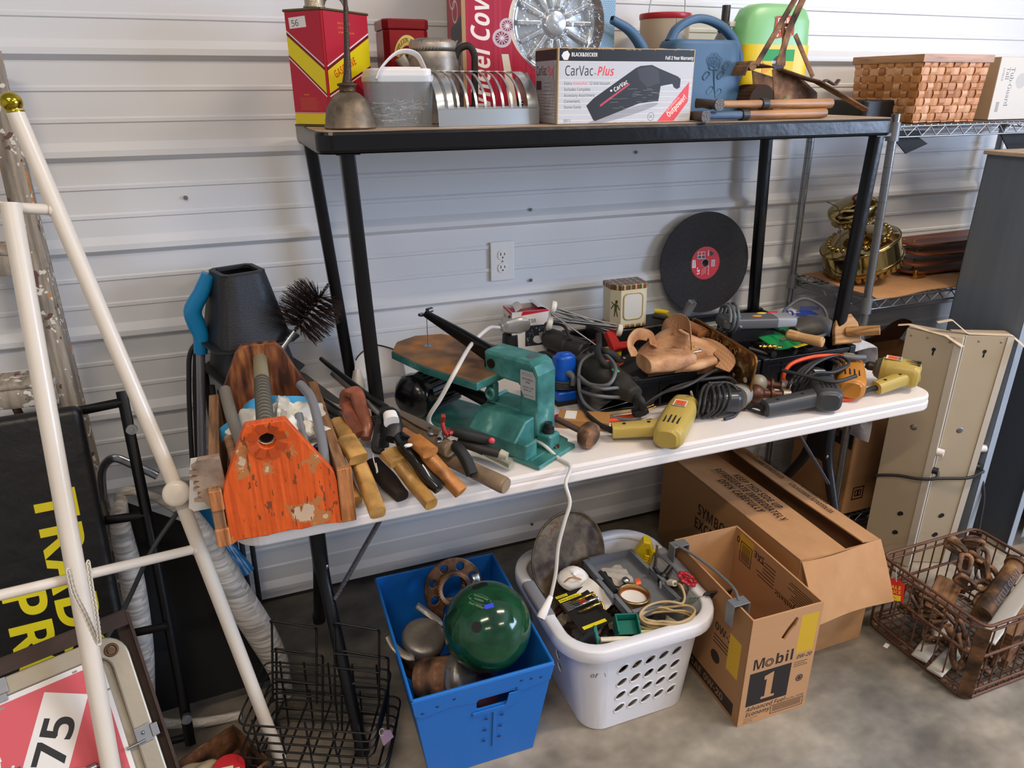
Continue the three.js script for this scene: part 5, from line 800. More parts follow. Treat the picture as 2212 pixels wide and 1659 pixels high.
  obj('chain', Array.from({ length: 8 }, (_, i) => tor(0.0038, 0.0009, e[0] - 0.045 + i * 0.005, e[1] - 0.002, e[2] + 0.012 + i * 0.001, i % 2 ? 0.3 : 1.3, 0.5, 0, 2 * PI, 5, 10)), MT.steel, t);
}
// things in and around the left crate
{
  const o = [1.0201,0.86,0.2962], t = thing('pipe_clamp', 'bright red C-shaped clamp beside the leather belt', 'clamp', o, [0, 0.5, 0]);
  obj('body', at(ex([[-0.05, -0.03], [-0.02, 0.035], [0.04, 0.035], [0.045, 0.012], [0.005, 0.01], [-0.002, -0.012], [0.03, -0.02], [0.024, -0.04]], 0.02, 0.004), 0, 0.015, 0, -0.9), mat(0xa81f1b, 0.42), t);
  const p = thing('red_case', 'dark red tool case behind the red clamp', 'case', [[1.0304,0.82,0.1429][0], 0.756, [1.0304,0.82,0.1429][2]], [0, 0.2, 0]); obj('case', bx(0.09, 0.06, 0.05, 0, 0.03, 0, 0.008), mat(0x7d1418, 0.45), p); obj('handle', bx(0.04, 0.012, 0.012, 0, 0.066, 0, 0.004), mat(0x7d1418, 0.45), p);
  const y = thing('yellow_box', 'small yellow box between the cable cutter and red clamp', 'box', [1.0021,0.83,0.3095], [0, 0.3, 0]); obj('box', bx(0.05, 0.03, 0.03, 0, 0.015, 0, 0.002), MT.yellow, y);
  const m = thing('meter', 'orange and black handheld meter under the belt pouch', 'meter', [1.0005,0.815,0.3707], [0, 0.3, 0]); obj('case', bx(0.06, 0.025, 0.04, 0, 0.0125, 0, 0.004), mat(0xd4581c, 0.5), m); obj('face', bx(0.052, 0.003, 0.032, 0, 0.026, 0, 0.001), MT.blackPl, m); obj('dial', cy(0.007, 0.006, 0.005, 0.01, 0.027, 0.004), mat(0xcfc7ae, 0.4), m);
  const pl = thing('cable_cutter', 'black-handled cable cutters leaning out of the left crate', 'cutters', [0, 0, 0]);
  const q = (a) => a; obj('handle', sweep(curve([[0.9126,0.9,0.3895], [0.8814,0.9,0.447], [0.8785,0.89,0.4754], [0.9045,0.86,0.4772], [0.9131,0.84,0.4817]], 20), 0.0095, 10), MT.blackRub, pl); obj('handle', sweep(curve([[0.9066,0.9,0.4206], [0.9114,0.9,0.4389], [0.9285,0.89,0.4402], [0.944,0.875,0.4426]], 20), (f) => 0.009 + 0.004 * f, 12), MT.blackRub, pl);
  obj('jaw', [sweep([[0.955,0.905,0.3071], [0.9138,0.9,0.39]], () => [0.009, 0.006], 8, false, 3)], MT.dark, pl);
  const bag = thing('poly_bag', 'clear crumpled plastic bag under the belt edge', 'bag', [1.0491,0.8,0.3686]); obj('film', sheet((u, v) => [(u - 0.5) * 0.12 + 0.01 * sin(v * 7), 0.02 + 0.015 * sin(u * 6 + v * 3) * sin(v * 5), (v - 0.5) * 0.1], 14, 14, 0.0008), phys(0xb3aca0, 0.2, 0, { transmission: 0.4, thickness: 0 }), bag);
  const cl = thing('black_pouch', 'black fabric pouch between the sander and left crate', 'pouch', [0.9604,0.8,0.4122]); obj('cloth', sheet((u, v) => [(u - 0.5) * 0.16, 0.02 + 0.03 * (1 - v) + 0.012 * sin(u * 7 + 2 * v), (v - 0.5) * 0.13 + 0.02 * u], 16, 10, 0.004), mat(0x131316, 0.85), cl);
  const rl = thing('steel_rule', 'bright steel rule sticking out beside the licence plate', 'ruler', [0, 0, 0]); obj('rule', sweep([[1.2973,0.87,0.3923], [1.3112,0.86,0.5207]], () => [0.014, 0.0008], 4, false, 2, [0, 1, 0.6]), MT.steel, rl);
}
{ // licence plate stood between the crates
  const a = [1.3077,0.905,0.2698], b = [1.269,0.9,0.629], t = thing('licence_plate', 'rusty embossed licence plate stood on edge between the two crates', 'licence plate', a);
  const X = vv(b).sub(vv(a)), L = X.length(), up = [0.08, 1, -0.05]; frame(t, [a[0], a[1], a[2]], X, up);
  const m = mat(0xffffff, 0.45, 0.5, { map: mot(256, 0.15, 6, 6, 5, 141, [[0, 0x33231a], [0.45, 0x6a4a2c], [0.8, 0x93703f], [1, 0xc9b48a]]), bumpMap: nzMid, bumpScale: 0.002 });
  obj('plate', at(ex(rrect(L, 0.115, 0.014), 0.0014, 0.0004), L / 2, -0.055, 0), m, t);
  obj('border', at(ex(rrect(L, 0.115, 0.014), 0.005, 0.001, [rrect(L - 0.012, 0.103, 0.01)]), L / 2, -0.055, 0.001), m, t);
  print(t, 'lettering', L - 0.03, 0.095, canvas(900, 320, (x, W, h) => { txt(x, '19', 20, 78, 70, '#3a2414'); txt(x, 'KENTUCKY', 160, 84, 84, '#2e1c10', { sx: 1.25 }); txt(x, 'KENTUCKY', 157, 81, 84, '#b08a55', { sx: 1.25 }); for (let i = 0; i < 22; i++) { x.fillStyle = ['#cdbd98', '#d9d0bc', '#8d7448'][i % 3]; x.beginPath(); x.ellipse(rr(120, 860), rr(110, 300), rr(10, 40), rr(8, 26), rr(0, 3), 0, 7); x.fill(); } txt(x, 'AB4 729', 120, 280, 170, '#3d2815', { sx: 1.05 }); }), [L / 2, -0.055, 0.0026], [0, 0, 0], { alpha: true, metal: 0.3 });
  const f = [L - 0.004, 0.004, 0.004]; obj('frame_strip', wire([[L * 0.1, 0.003, 0.004], [L - 0.01, 0.003, 0.004], [L + 0.004, -0.01, 0.004], [L + 0.004, -0.135, 0.004]], 0.004, 0.015), mat(0x8a5f2c, 0.35, 0.8, { bumpMap: nzFine, bumpScale: 0.001 }), t);
  for (const x of [0.2, 0.8]) obj('bolt_head', sp(0.006, L * x, -0.02, 0.002, [1, 1, 0.5], 12, 8), MT.rust, t);
}
{
  const p0 = [1.2527,0.905,0.2155], p1 = [1.2732,0.89,0.3763], t = thing('paint_brush', 'wooden brush with a brass ferrule behind the licence plate', 'brush', p0); aim(t, p0, p1); const L = dist(p0, p1);
  obj('handle', sloft([[0.03, 0, 0, 0.012, 0.008], [L * 0.5, 0, 0, 0.02, 0.012], [L, 0, 0, 0.022, 0.014]], [0, 1, 0], 2.4), wood2(0xa9754a), t); obj('ferrule', sloft([[0.0, 0, 0, 0.012, 0.011], [0.035, 0, 0, 0.014, 0.011]], [0, 1, 0], 2.4), mat(0xb59a5c, 0.35, 0.7), t);
  const y = thing('pliers', 'pliers with yellow grips behind the tool belt', 'pliers', [0, 0, 0]); obj('grip', sweep(curve([[1.2612,0.89,0.1202], [1.2851,0.89,0.1526], [1.3005,0.88,0.2011]], 14), 0.0085, 10), MT.yellow, y); obj('grip', sweep(curve([[1.2355,0.885,0.1486], [1.27,0.88,0.178], [1.2886,0.87,0.2156]], 14), 0.008, 10), MT.blackRub, y);
}
{ // surge protector
  const a = [1.3579,0.905,0.3369], b = [1.5931,0.9,0.388], t = thing('surge_protector', 'grey power strip with teal and orange button covers and a coiled cord', 'power strip', a); aim(t, a, b); const L = dist(a, b);
  const g = mat(0x55575b, 0.4);
  obj('housing', [loft([[0, 0, 0, 0.03, 0.014], [0.01, 0, 0, 0.038, 0.018], [L * 0.72, 0, 0, 0.038, 0.018]], [0, 1, 0], 5, 24)], g, t);
  obj('end_cap', loft([[L * 0.72, 0, 0, 0.038, 0.018], [L * 0.97, 0, 0, 0.034, 0.016], [L, 0, 0, 0.028, 0.012]], [0, 1, 0], 5, 24), mat(0x8d9198, 0.35), t);
  for (const [x, c, n] of [[0.2, 0x2fa79a, 0], [0.48, 0xe58a1a, 1], [0.75, 0xd13a52, 2], [0.6, 0xd5c336, 3]]) obj('button', sp(0.012, L * x, 0.0175, n > 1 ? -0.02 : 0.008, [1.4, 0.2, 0.7], 16, 8), mat(c, 0.4), t);
  obj('support', bx(L * 0.6, 0.05, 0.03, L * 0.45, -0.04, 0, 0.004), MT.blackPl, t);
  const C = [], c0 = [0.02, 0.0, 0.0]; for (let i = 0; i < 44; i++) { const q = i / 44 * 3 * 2 * PI; C.push([0.012 + i * 0.0009, 0.012 + 0.042 * sin(q) * (1 + 0.1 * sin(i)), 0.045 * cos(q)]); }
  obj('cord', sweep(C, 0.005, 8), MT.greyCord, t);
  const W = (p) => { t.updateMatrixWorld(true); const v = t.worldToLocal(vv(p)); return [v.x, v.y, v.z]; };
  obj('cord', cord([W([1.5664,0.9,0.3773]), W([1.691,0.8894,0.25]), W([1.754,0.9148,0.25]), W([1.8172,0.8838,0.28]), W([1.7985,0.8436,0.33]), W([1.6085,0.87,0.4838]), W([1.572,0.86,0.4372]), W([1.5728,0.86,0.3735])], 0.0055, 60, 8), MT.greyCord, t);
  const pl = obj('plug', loft([[...W([1.3001,0.9065,0.24]), 0.012, 0.01], [...W([1.3143,0.9354,0.24]), 0.014, 0.013], [...W([1.3164,0.9486,0.245]), 0.013, 0.012]], [0.2, 0.3, 1], 3), MT.greyCord, t);
  obj('prong', [rod(W([1.3168,0.9442,0.24]), W([1.3186,0.9602,0.25]), 0.0015), rod(W([1.3205,0.9421,0.245]), W([1.3225,0.9566,0.255]), 0.0015), rod(W([1.3138,0.9412,0.25]), W([1.318,0.9509,0.26]), 0.0018)], MT.steel, pl);
}
{
  const a = [1.5313,0.875,0.4404], b = [1.5765,0.875,0.5423], t = thing('wooden_handle_tool', 'tool with a plain turned blond wooden handle across the right crate', 'hand tool', a); aim(t, a, b); const L = dist(a, b);
  obj('handle', sloft([[0, 0, 0, 0.011, 0.011], [0.006, 0, 0, 0.017, 0.017], [L * 0.25, 0, 0, 0.0165, 0.0165], [L * 0.4, 0, 0, 0.0145, 0.0145], [L * 0.95, 0, 0, 0.0165, 0.0165], [L, 0, 0, 0.014, 0.014]], [0, 1, 0], 2), wood2(0xd8ad79), t); obj('shaft', rod([-0.1, 0.008, -0.01], [0.002, 0, 0], 0.004), MT.black, t);
  const c = [1.706,0.845,0.5098], k = thing('wood_float', 'grained wooden block with a round wooden peg handle on the right crate', 'wooden float', c, [-0.55, -0.35, 0.1]);
  const wm = wood2(0xc4965f), w = 0.085;
  obj('board', ex([[-w / 2, 0], [-w * 0.42, 0.045], [-w * 0.26, 0.085], [w * 0.3, 0.09], [w * 0.49, 0.06], [w / 2, 0]], 0.022, 0.004), wm, k);
  obj('peg_handle', rod([0.0, 0.035, 0.01], [0.075, 0.02, 0.06], 0.0155, 0.0145, 20), wm, k);
  const g = thing('grey_pouch', 'grey rubber pouch lying between the power strip and wood block', 'pouch', [1.6802,0.86,0.3807]); obj('pouch', sloft([[-0.07, 0, 0, 0.02, 0.012], [-0.02, 0.006, 0, 0.045, 0.028], [0.04, 0.004, 0.005, 0.05, 0.03], [0.075, 0, 0.01, 0.03, 0.015]], [0, 1, 0], 2.6), mat(0x55534f, 0.6, 0, { bumpMap: nzMid, bumpScale: 0.004 }), g);
  const p = thing('green_packet', 'green packet with a grey window in the right crate', 'packet', [1.5653,0.82,0.3904], [0, 0.1, 0]); obj('packet', sheet((u, v) => [(u - 0.5) * 0.17, 0.015 + 0.01 * sin(u * 5) * sin(v * 4) + 0.02 * (1 - v), (v - 0.5) * 0.1], 14, 10, 0.004), mat(0x1f8a4b, 0.3), p); obj('window', at(bx(0.075, 0.002, 0.04, 0, 0.032, 0.005, 0.0005), 0, 0, 0, 0.12), mat(0x6b6a60, 0.3), p); obj('yellow_edge', bx(0.1, 0.003, 0.012, 0.035, 0.013, 0.055, 0.001, 0, 0.1), MT.yellow, p);
  const b2 = thing('brass_hook', 'small brass hook with turned knobs on the crate edge', 'hook', [1.4313,0.858,0.4855]); obj('shank', [rod([-0.03, 0.006, -0.01], [0.02, 0.004, 0.004], 0.004), sp(0.008, -0.018, 0.005, -0.005), sp(0.0085, -0.002, 0.005, 0), sp(0.007, 0.012, 0.004, 0.002)], MT.brass, b2); obj('ring', tor(0.016, 0.0025, 0.016, 0.004, 0.01, PI / 2 - 0.3), MT.brass, b2);
  const fl = thing('spare_tools', 'jumble of dark tools and wire in the bottom of the right crate', 'tools', [0, 0, 0]); fl.userData.kind = 'stuff'; const fm = []; for (let i = 0; i < 34; i++) { const x = rr(1.44, 1.7), z = rr(0.09, 0.46), y = rr(0.77, 0.815), q = rr(0, 6.3), L = rr(0.03, 0.09); fm.push(rod([max(1.43, min(1.71, x - cos(q) * L)), y, max(0.08, min(0.47, z - sin(q) * L))], [max(1.43, min(1.71, x + cos(q) * L)), y + rr(-0.01, 0.02), max(0.08, min(0.47, z + sin(q) * L))], rr(0.003, 0.011))); } obj('mixed_tools', fm, mat(0x2a2a2d, 0.5, 0.3), fl);
  const f2 = thing('crate_contents', 'jumble of dark tools in the bottom of the left crate', 'tools', [0, 0, 0]); f2.userData.kind = 'stuff'; const f3 = []; for (let i = 0; i < 46; i++) { const x = rr(1.0, 1.34), z = rr(0.2, 0.47), y = rr(0.765, 0.815), q = rr(0, 6.3), L = rr(0.03, 0.09); f3.push(rod([max(0.99, min(1.35, x - cos(q) * L)), y, max(0.2, min(0.48, z - sin(q) * L))], [max(0.99, min(1.35, x + cos(q) * L)), y + rr(-0.01, 0.02), max(0.2, min(0.48, z + sin(q) * L))], rr(0.003, 0.012))); } obj('mixed_tools', f3, mat(0x262528, 0.5, 0.3), f2);
}
// ---------- power tools along the table front ----------
function drill(label, o) {
  const B = o.B, C = o.C, p0 = [mid(B, C)[0], TY, mid(B, C)[2]], t = thing('electric_drill', label, 'drill', p0), L = (p) => sub(p, p0), b = L(B), c = L(C), q = (f, dy = 0) => { const m = mid(b, c, f); m[1] += dy; return m; };
  const r = o.r || 0.034, h = o.h || 0.032, m = o.m;
  const S = (f, k, kk = k) => [...q(f), r * k, h * kk];
  obj('housing', sloft([S(-0.02, 0.62), S(0.02, 0.86), S(0.12, 0.98), S(0.45, 1), S(0.7, 0.95), S(o.nose ?? 0.84, 0.86)], [0, 1, 0], o.sq || 3, 24, 4), m, t);
  obj('gear_case', sloft([S(o.nose ?? 0.84, 0.84), S(0.93, 0.72), S(1.0, 0.5)], [0, 1, 0], 2.4), o.nm || mat(0xa9a79c, 0.4, 0.3), t);
  if (o.chuck) obj('chuck', [rod(q(1.0), q(1.12), 0.013, 0.014, 16), rod(q(1.12), q(1.2), 0.014, 0.008, 16)], mat(0x38342f, 0.4, 0.7), t);
  if (o.bit) obj('drill_bit', [sweep(Array.from({ length: 40 }, (_, i) => { const f = i / 39, v = mid(o.bit[0], o.bit[1], f), a = L(v); return [a[0] + 0.0012 * cos(i), a[1] + 0.0012 * sin(i), a[2] + 0.0012 * sin(i)]; }), 0.0026, 6)], mat(0xbfb39a, 0.4, 0.6), t);
  if (o.A) {
    const a = L(o.A), j = q(o.j ?? 0.28), hp = curve([a, mid(a, j, 0.45), mid(a, j, 0.8), j], 12), gr = o.grip || 0.021;
    obj('grip', sweep(hp, (f) => [gr * (0.95 + 0.35 * f * f), gr * (0.9 + 0.1 * f)], 20, false, 2.8, [0, 1, 0]), m, t);
    obj('trigger', bx(0.02, 0.016, 0.014, ...add3(mid(a, j, 0.62), [0.012, 0.004, -gr * 1.1]), 0.004), o.tm || MT.blackRub, t);
    for (const f of [0.18, 0.58]) obj('screw_hole', cy(0.0045, 0.0045, 0.001, ...add3(mid(a, j, f), [0, gr * (0.92 + 0.05 * f), 0.004]), 14), MT.dark, t);
    obj('cord_boot', sweep(curve(o.boot ? o.boot.map(L) : [a, add3(a, [-0.03, 0.002, -0.006])], 8), (f) => 0.0085 - 0.003 * f, 10), MT.blackRub, t);
  }
  const d = vv(c).sub(vv(b)).normalize(), n = [-d.z, 0, d.x];
  const ang = Math.atan2(-d.z, d.x);
  for (let i = 0; i < 4; i++) { const k = q(0.2, h * 0.985), s = (i - 1.5) * 0.011; obj('vent', at(bx(r * 1.1, 0.003, 0.0045, 0, 0, 0, 0.001), k[0] + n[0] * s * (o.vs || 1), k[1] - abs(s) * 0.12, k[2] + n[2] * s * (o.vs || 1), 0, ang, 0), MT.dark, t); }
  if (o.stick) print(t, 'sticker', 0.042, 0.034, canvas(160, 130, (x, W, H) => o.stick(x, W, H)), q(0.6, h + 0.0012), [-PI / 2, 0, 0].map((v, i) => (i === 1 ? 0 : v)), {}).rotation.set(-PI / 2, ang + (o.sa || 0), 0);
  if (o.cords) for (const k of o.cords) obj('cord', cord(k.p.map(L), k.r || 0.0045, k.n || 60, 8), k.m || MT.cord, t);
  return t;
}
const OLIVE = mat(0xb39c4e, 0.32, 0, { bumpMap: nzFine, bumpScale: 0.0002 }), ostick = (x, W, H) => { box2(x, '#d8d0bb', 0, 0, W, H); box2(x, '#e25a2a', 40, 12, W - 60, H - 24); box2(x, '#6b675c', 8, 12, 30, H - 24); txt(x, '3/8 DRILL', 46, 50, 20, '#8a2c12'); txt(x, 'variable', 50, 82, 18, '#8a2c12'); };
{
  const y = 0.782;
  drill('olive green electric drill nearest the table front, grip pointing at the round mallet', { B: [0.9144,0.78,0.7567], C: [1.0844,0.785,0.588], A: [0.8206,0.772,0.6523], j: 0.3, r: 0.04, h: 0.034, m: OLIVE, nm: mat(0xb5b3a4, 0.38), nose: 0.88, stick: ostick, boot: [[0.8206,0.772,0.6523], [0.8074,0.772,0.6122], [0.8036,0.775,0.5505]], cords: [{ p: [[0.8046,0.775,0.554], [0.8201,0.77,0.467], [0.8556,0.8,0.3706], [0.8851,0.85,0.3216], [0.923,0.87,0.3193], [0.9379,0.86,0.3926], [0.9503,0.84,0.44]] }] });
  const tg = thing('tag_twist', 'bright green price tag stuck above the front olive drill', 'tag', [1.049,0.8,0.6041], [0.5, 0.1, 0]); obj('tag', bx(0.034, 0.001, 0.014, 0, 0, 0), MT.greenTag, tg);
  drill('dark grey drill with its black cord wound round the body', { B: [1.2184,0.785,0.6274], C: [1.1054,0.785,0.603], r: 0.042, h: 0.036, sq: 2.6, m: mat(0x33363b, 0.28, 0.15), nm: mat(0x1b1c1e, 0.4), chuck: 1, bit: [[1.0926,0.79,0.6101], [1.0663,0.83,0.6256]], vs: 1.2, cords: [
    ...[0, 1, 2, 3].map((i) => ({ m: MT.cord, n: 40, p: [[1.0976,0.752,0.626], [1.0714,0.8,0.665], [1.1115,0.83,0.6231], [1.1429,0.83,0.6077], [1.1091,0.825,0.6764], [1.1182,0.775,0.6559], [1.1006,0.752,0.643]].map((p) => add3(p, [i * 0.014, 0.002 * (i % 2), i * 0.003 - 0.006])) })),
    { p: [[1.249,0.8,0.6006], [1.2228,0.83,0.589], [1.1539,0.84,0.5883], [1.0807,0.82,0.5569], [1.029,0.8,0.5486], [0.9849,0.76,0.535]] }, { p: [[1.1547,0.752,0.6644], [1.1975,0.755,0.6565], [1.2084,0.8,0.6538], [1.1979,0.83,0.6224], [1.1361,0.835,0.6039]] }] });
  const tp = obj('tail_cap', sloft([[...[1.2185,0.787,0.6188], 0.037, 0.033], [...[1.2538,0.787,0.6049], 0.03, 0.028], [...[1.2738,0.787,0.595], 0.016, 0.016]], [0, 1, 0], 2.6), mat(0x9a978f, 0.4, 0.2), null); info(tp, 'light grey end cap of the cord-wrapped drill', 'cap'); tp.name = numbered('drill_end_cap');
  drill('dark grey pistol-grip electric drill at the table edge with a yellow warning label', { B: [1.4388,0.785,0.735], C: [1.5378,0.79,0.5597], A: [1.2719,0.77,0.6791], j: 0.22, r: 0.04, h: 0.035, m: mat(0x3b3d40, 0.42), nm: mat(0x4a4c50, 0.4), grip: 0.024, stick: (x, W, H) => { box2(x, '#141414', 0, 0, W, H); box2(x, '#e2c11c', 70, 10, 34, 100); box2(x, '#b9bec6', 108, 6, 46, 118); for (let i = 0; i < 5; i++) box2(x, '#d8d8d8', 8, 14 + i * 18, rr(30, 56), 6); poly2(x, '#f0f0f0', [[30, 60], [90, 52], [90, 66]]); }, boot: [[1.2719,0.77,0.6791], [1.2661,0.765,0.6449], [1.243,0.753,0.6271]], cords: [{ p: [[1.2506,0.753,0.6234], [1.2603,0.752,0.6449], [1.2749,0.75,0.6754]], r: 0.004 }, ...[0, 1, 2].map((i) => ({ n: 50, p: [[1.4322,0.75,0.5822], [1.397,0.8,0.6229], [1.4634,0.83,0.5967], [1.5759,0.835,0.574], [1.5714,0.83,0.6197], [1.4991,0.82,0.6417], [1.4322,0.82,0.6341], [1.4121,0.77,0.6247]].map((p) => add3(p, [i * 0.012, i * 0.005, i * 0.006])) })), { p: [[1.3959,0.83,0.5895], [1.4265,0.83,0.6476], [1.4651,0.83,0.7106], [1.5365,0.84,0.7183]], r: 0.0055 }] });
  drill('orange and olive electric drill half hidden behind the pistol-grip drill', { B: [1.556,0.785,0.691], C: [1.7277,0.79,0.5038], r: 0.042, h: 0.036, m: mat(0xb8792a, 0.32), nm: OLIVE, nose: 0.55, stick: ostick, vs: 1.1 });
  drill('olive green electric drill on the table end beside the beige heater', { B: [1.7984,0.795,0.7006], C: [1.726,0.8,0.6049], A: [1.6639,0.77,0.6806], j: 0.12, r: 0.042, h: 0.038, m: OLIVE, nm: mat(0x57564a, 0.45, 0.3), chuck: 1, stick: ostick, boot: [[1.6639,0.77,0.6806], [1.6362,0.768,0.6793], [1.5963,0.765,0.6923]], cords: [{ m: MT.orange, r: 0.0055, p: [[1.6014,0.765,0.6907], [1.566,0.755,0.6911], [1.5377,0.752,0.6724], [1.5348,0.755,0.6355]] }, { m: MT.orange, r: 0.006, n: 50, p: [[1.4424,0.77,0.5701], [1.4171,0.8,0.5743], [1.4394,0.83,0.5672], [1.5133,0.845,0.5656], [1.5872,0.845,0.5782], [1.6199,0.84,0.585]] }, { m: MT.greyCord, r: 0.009, p: [[1.6173,0.84,0.584], [1.6472,0.838,0.5985], [1.6829,0.835,0.604]] }] });
}
// hitch balls
for (const [lab, c, d, m, r] of [['rusty brown ball hitch lying in front of the white one', [1.3067,0.775,0.5956], [1.3967,0.77,0.6294], mat(0x5a3a2c, 0.45, 0.5), 0.0265], ['white scuffed ball hitch behind the brown one', [1.3462,0.785,0.556], [1.4149,0.78,0.5965], mat(0xb9b3a2, 0.5, 0.2, { map: mottleT }), 0.026]]) {
  const t = thing('hitch_ball', lab, 'hitch ball', c); t.userData.group = 'two hitch balls'; aim(t, c, d); const L = dist(c, d);
  obj('ball', sp(r, 0, 0, 0), m, t); obj('shank', [rod([r * 0.8, 0, 0], [L * 0.42, 0, 0], 0.013), rod([L * 0.42, 0, 0], [L * 0.5, 0, 0], 0.019, 0.019, 24), rod([L * 0.5, 0, 0], [L, 0, 0], 0.0105)], mat(0x5a3a2c, 0.5, 0.5), t); obj('nut', rod([L * 0.78, 0, 0], [L * 1.0, 0, 0], 0.0175, 0.0175, 6), mat(0x8f887a, 0.45, 0.6), t);
}
{ // blue sander
  const c = [0.8169,0.745,0.3625], t = thing('blue_sander', 'bright blue palm sander with its cord wound round it, behind the saw column', 'sander', [c[0], TY, c[2]]);
  const b = mat(0x0e55c4, 0.35); obj('body', sloft([[0, 0.03, 0, 0.03, 0.034], [0, 0.06, 0, 0.036, 0.036], [0, 0.1, 0.004, 0.034, 0.033], [0, 0.128, 0.004, 0.032, 0.031], [0, 0.14, 0.002, 0.02, 0.02]], [0, 0, 1], 2.4), b, t);
  obj('base', [bx(0.075, 0.03, 0.1, 0, 0.024, 0, 0.006)], b, t); obj('pad', bx(0.08, 0.012, 0.11, 0, 0.007, 0, 0.003), MT.blackRub, t);
  obj('boot', sweep(curve([[0.0, 0.09, 0.03], [0.008, 0.082, 0.05], [0.004, 0.06, 0.056]], 8), (f) => 0.011 - 0.004 * f, 10), MT.greyCord, t);
  const C = []; for (let i = 0; i < 60; i++) { const q = i / 59 * 4 * 2 * PI; C.push([0.05 * cos(q), 0.046 + i * 0.0004, 0.048 * sin(q)]); } obj('cord', sweep(C, 0.0042, 7), MT.cord, t);
}
{ // black dusty sander
  const A = [0.8784,0.84,0.3722], B = [0.9292,0.82,0.5595], t = thing('black_sander', 'dusty black power sander with looped grey cord in front of the left crate', 'sander', [mid(A, B)[0], TY, mid(A, B)[2]]), L = (p) => sub(p, [t.position.x, TY, t.position.z]);
  const m = mat(0x38352f, 0.55, 0, { map: mottleT }), a = L(A), b = L(B), q = (f, dy = 0) => add3(mid(a, b, f), [0, dy, 0]);
  obj('body', sloft([[...q(-0.1), 0.028, 0.028], [...q(0.1), 0.042, 0.042], [...q(0.45), 0.044, 0.045], [...q(0.75, 0.0), 0.034, 0.034], [...q(1.0, 0), 0.024, 0.024], [...q(1.08, 0), 0.02, 0.02]], [0, 1, 0], 2.8), m, t);
  obj('boot', sweep(curve([q(1.05), add3(q(1.16), [0, -0.008, 0.006]), L([0.9545,0.77,0.573])], 10), (f) => 0.013 - 0.005 * f, 10), MT.blackRub, t);
  const f = L([0.8907,0.76,0.4638]); obj('foot', [loft([[f[0] - 0.02, 0.07, f[2] - 0.02, 0.035, 0.04], [f[0] - 0.01, 0.03, f[2] - 0.01, 0.055, 0.05], [f[0], 0.012, f[2], 0.06, 0.055]], [0, 0, 1], 3)], m, t);
  obj('sanding_plate', [at(bx(0.13, 0.006, 0.1, 0, 0, 0, 0.002), f[0] + 0.01, 0.014, f[2] + 0.005, 0, -0.1)], MT.black, t); obj('paper_pad', at(bx(0.13, 0.008, 0.1, 0, 0, 0, 0.002), f[0] + 0.012, 0.006, f[2] + 0.008, 0, -0.1), mat(0xc2ab83, 0.8), t);
  obj('clip', wire([[f[0] - 0.04, 0.022, f[2] + 0.058], [f[0] + 0.06, 0.03, f[2] + 0.05], [f[0] + 0.07, 0.026, f[2] + 0.044]], 0.0014, 0.004), MT.steel, t);
  for (const [x, m2, s] of [[0.42, MT.orangeTag, 0], [0.55, MT.greenTag, 1]]) { const p = q(x, 0.044 - s * 0.007); obj('price_tag', bx(0.02, 0.001, 0.012 + 0.004 * s, p[0] + (s ? 0.004 : 0.01), p[1], p[2] + (s ? 0.022 : -0.006), 0, s * 0.5, 0.3), m2, t); }
  for (let i = 0; i < 3; i++) obj('vent', bx(0.004, 0.003, 0.026, ...add3(q(0.05 + i * 0.07, 0.02), [-0.02, 0, 0.03]), 0.001, 0.9, 0.4), MT.dark, t);
  obj('cord', cord([L([0.9637,0.76,0.566]), L([0.9268,0.755,0.5812]), L([0.8548,0.76,0.5326]), L([0.814,0.79,0.5065]), L([0.8284,0.83,0.4397]), L([0.8538,0.87,0.4081]), L([0.8973,0.89,0.4115]), L([0.9079,0.89,0.4678]), L([0.8993,0.875,0.5166]), L([0.8657,0.85,0.5429]), L([0.8316,0.84,0.5032]), L([0.818,0.85,0.4599])], 0.0052, 90, 8), MT.greyCord, t);
  obj('cord', cord([L([0.838,0.82,0.4353]), L([0.8454,0.84,0.5433]), L([0.9029,0.83,0.5403]), L([0.9094,0.81,0.5434]), L([0.8349,0.82,0.5389]), L([0.8197,0.81,0.4736])], 0.005, 60, 8), MT.greyCord, t);
}
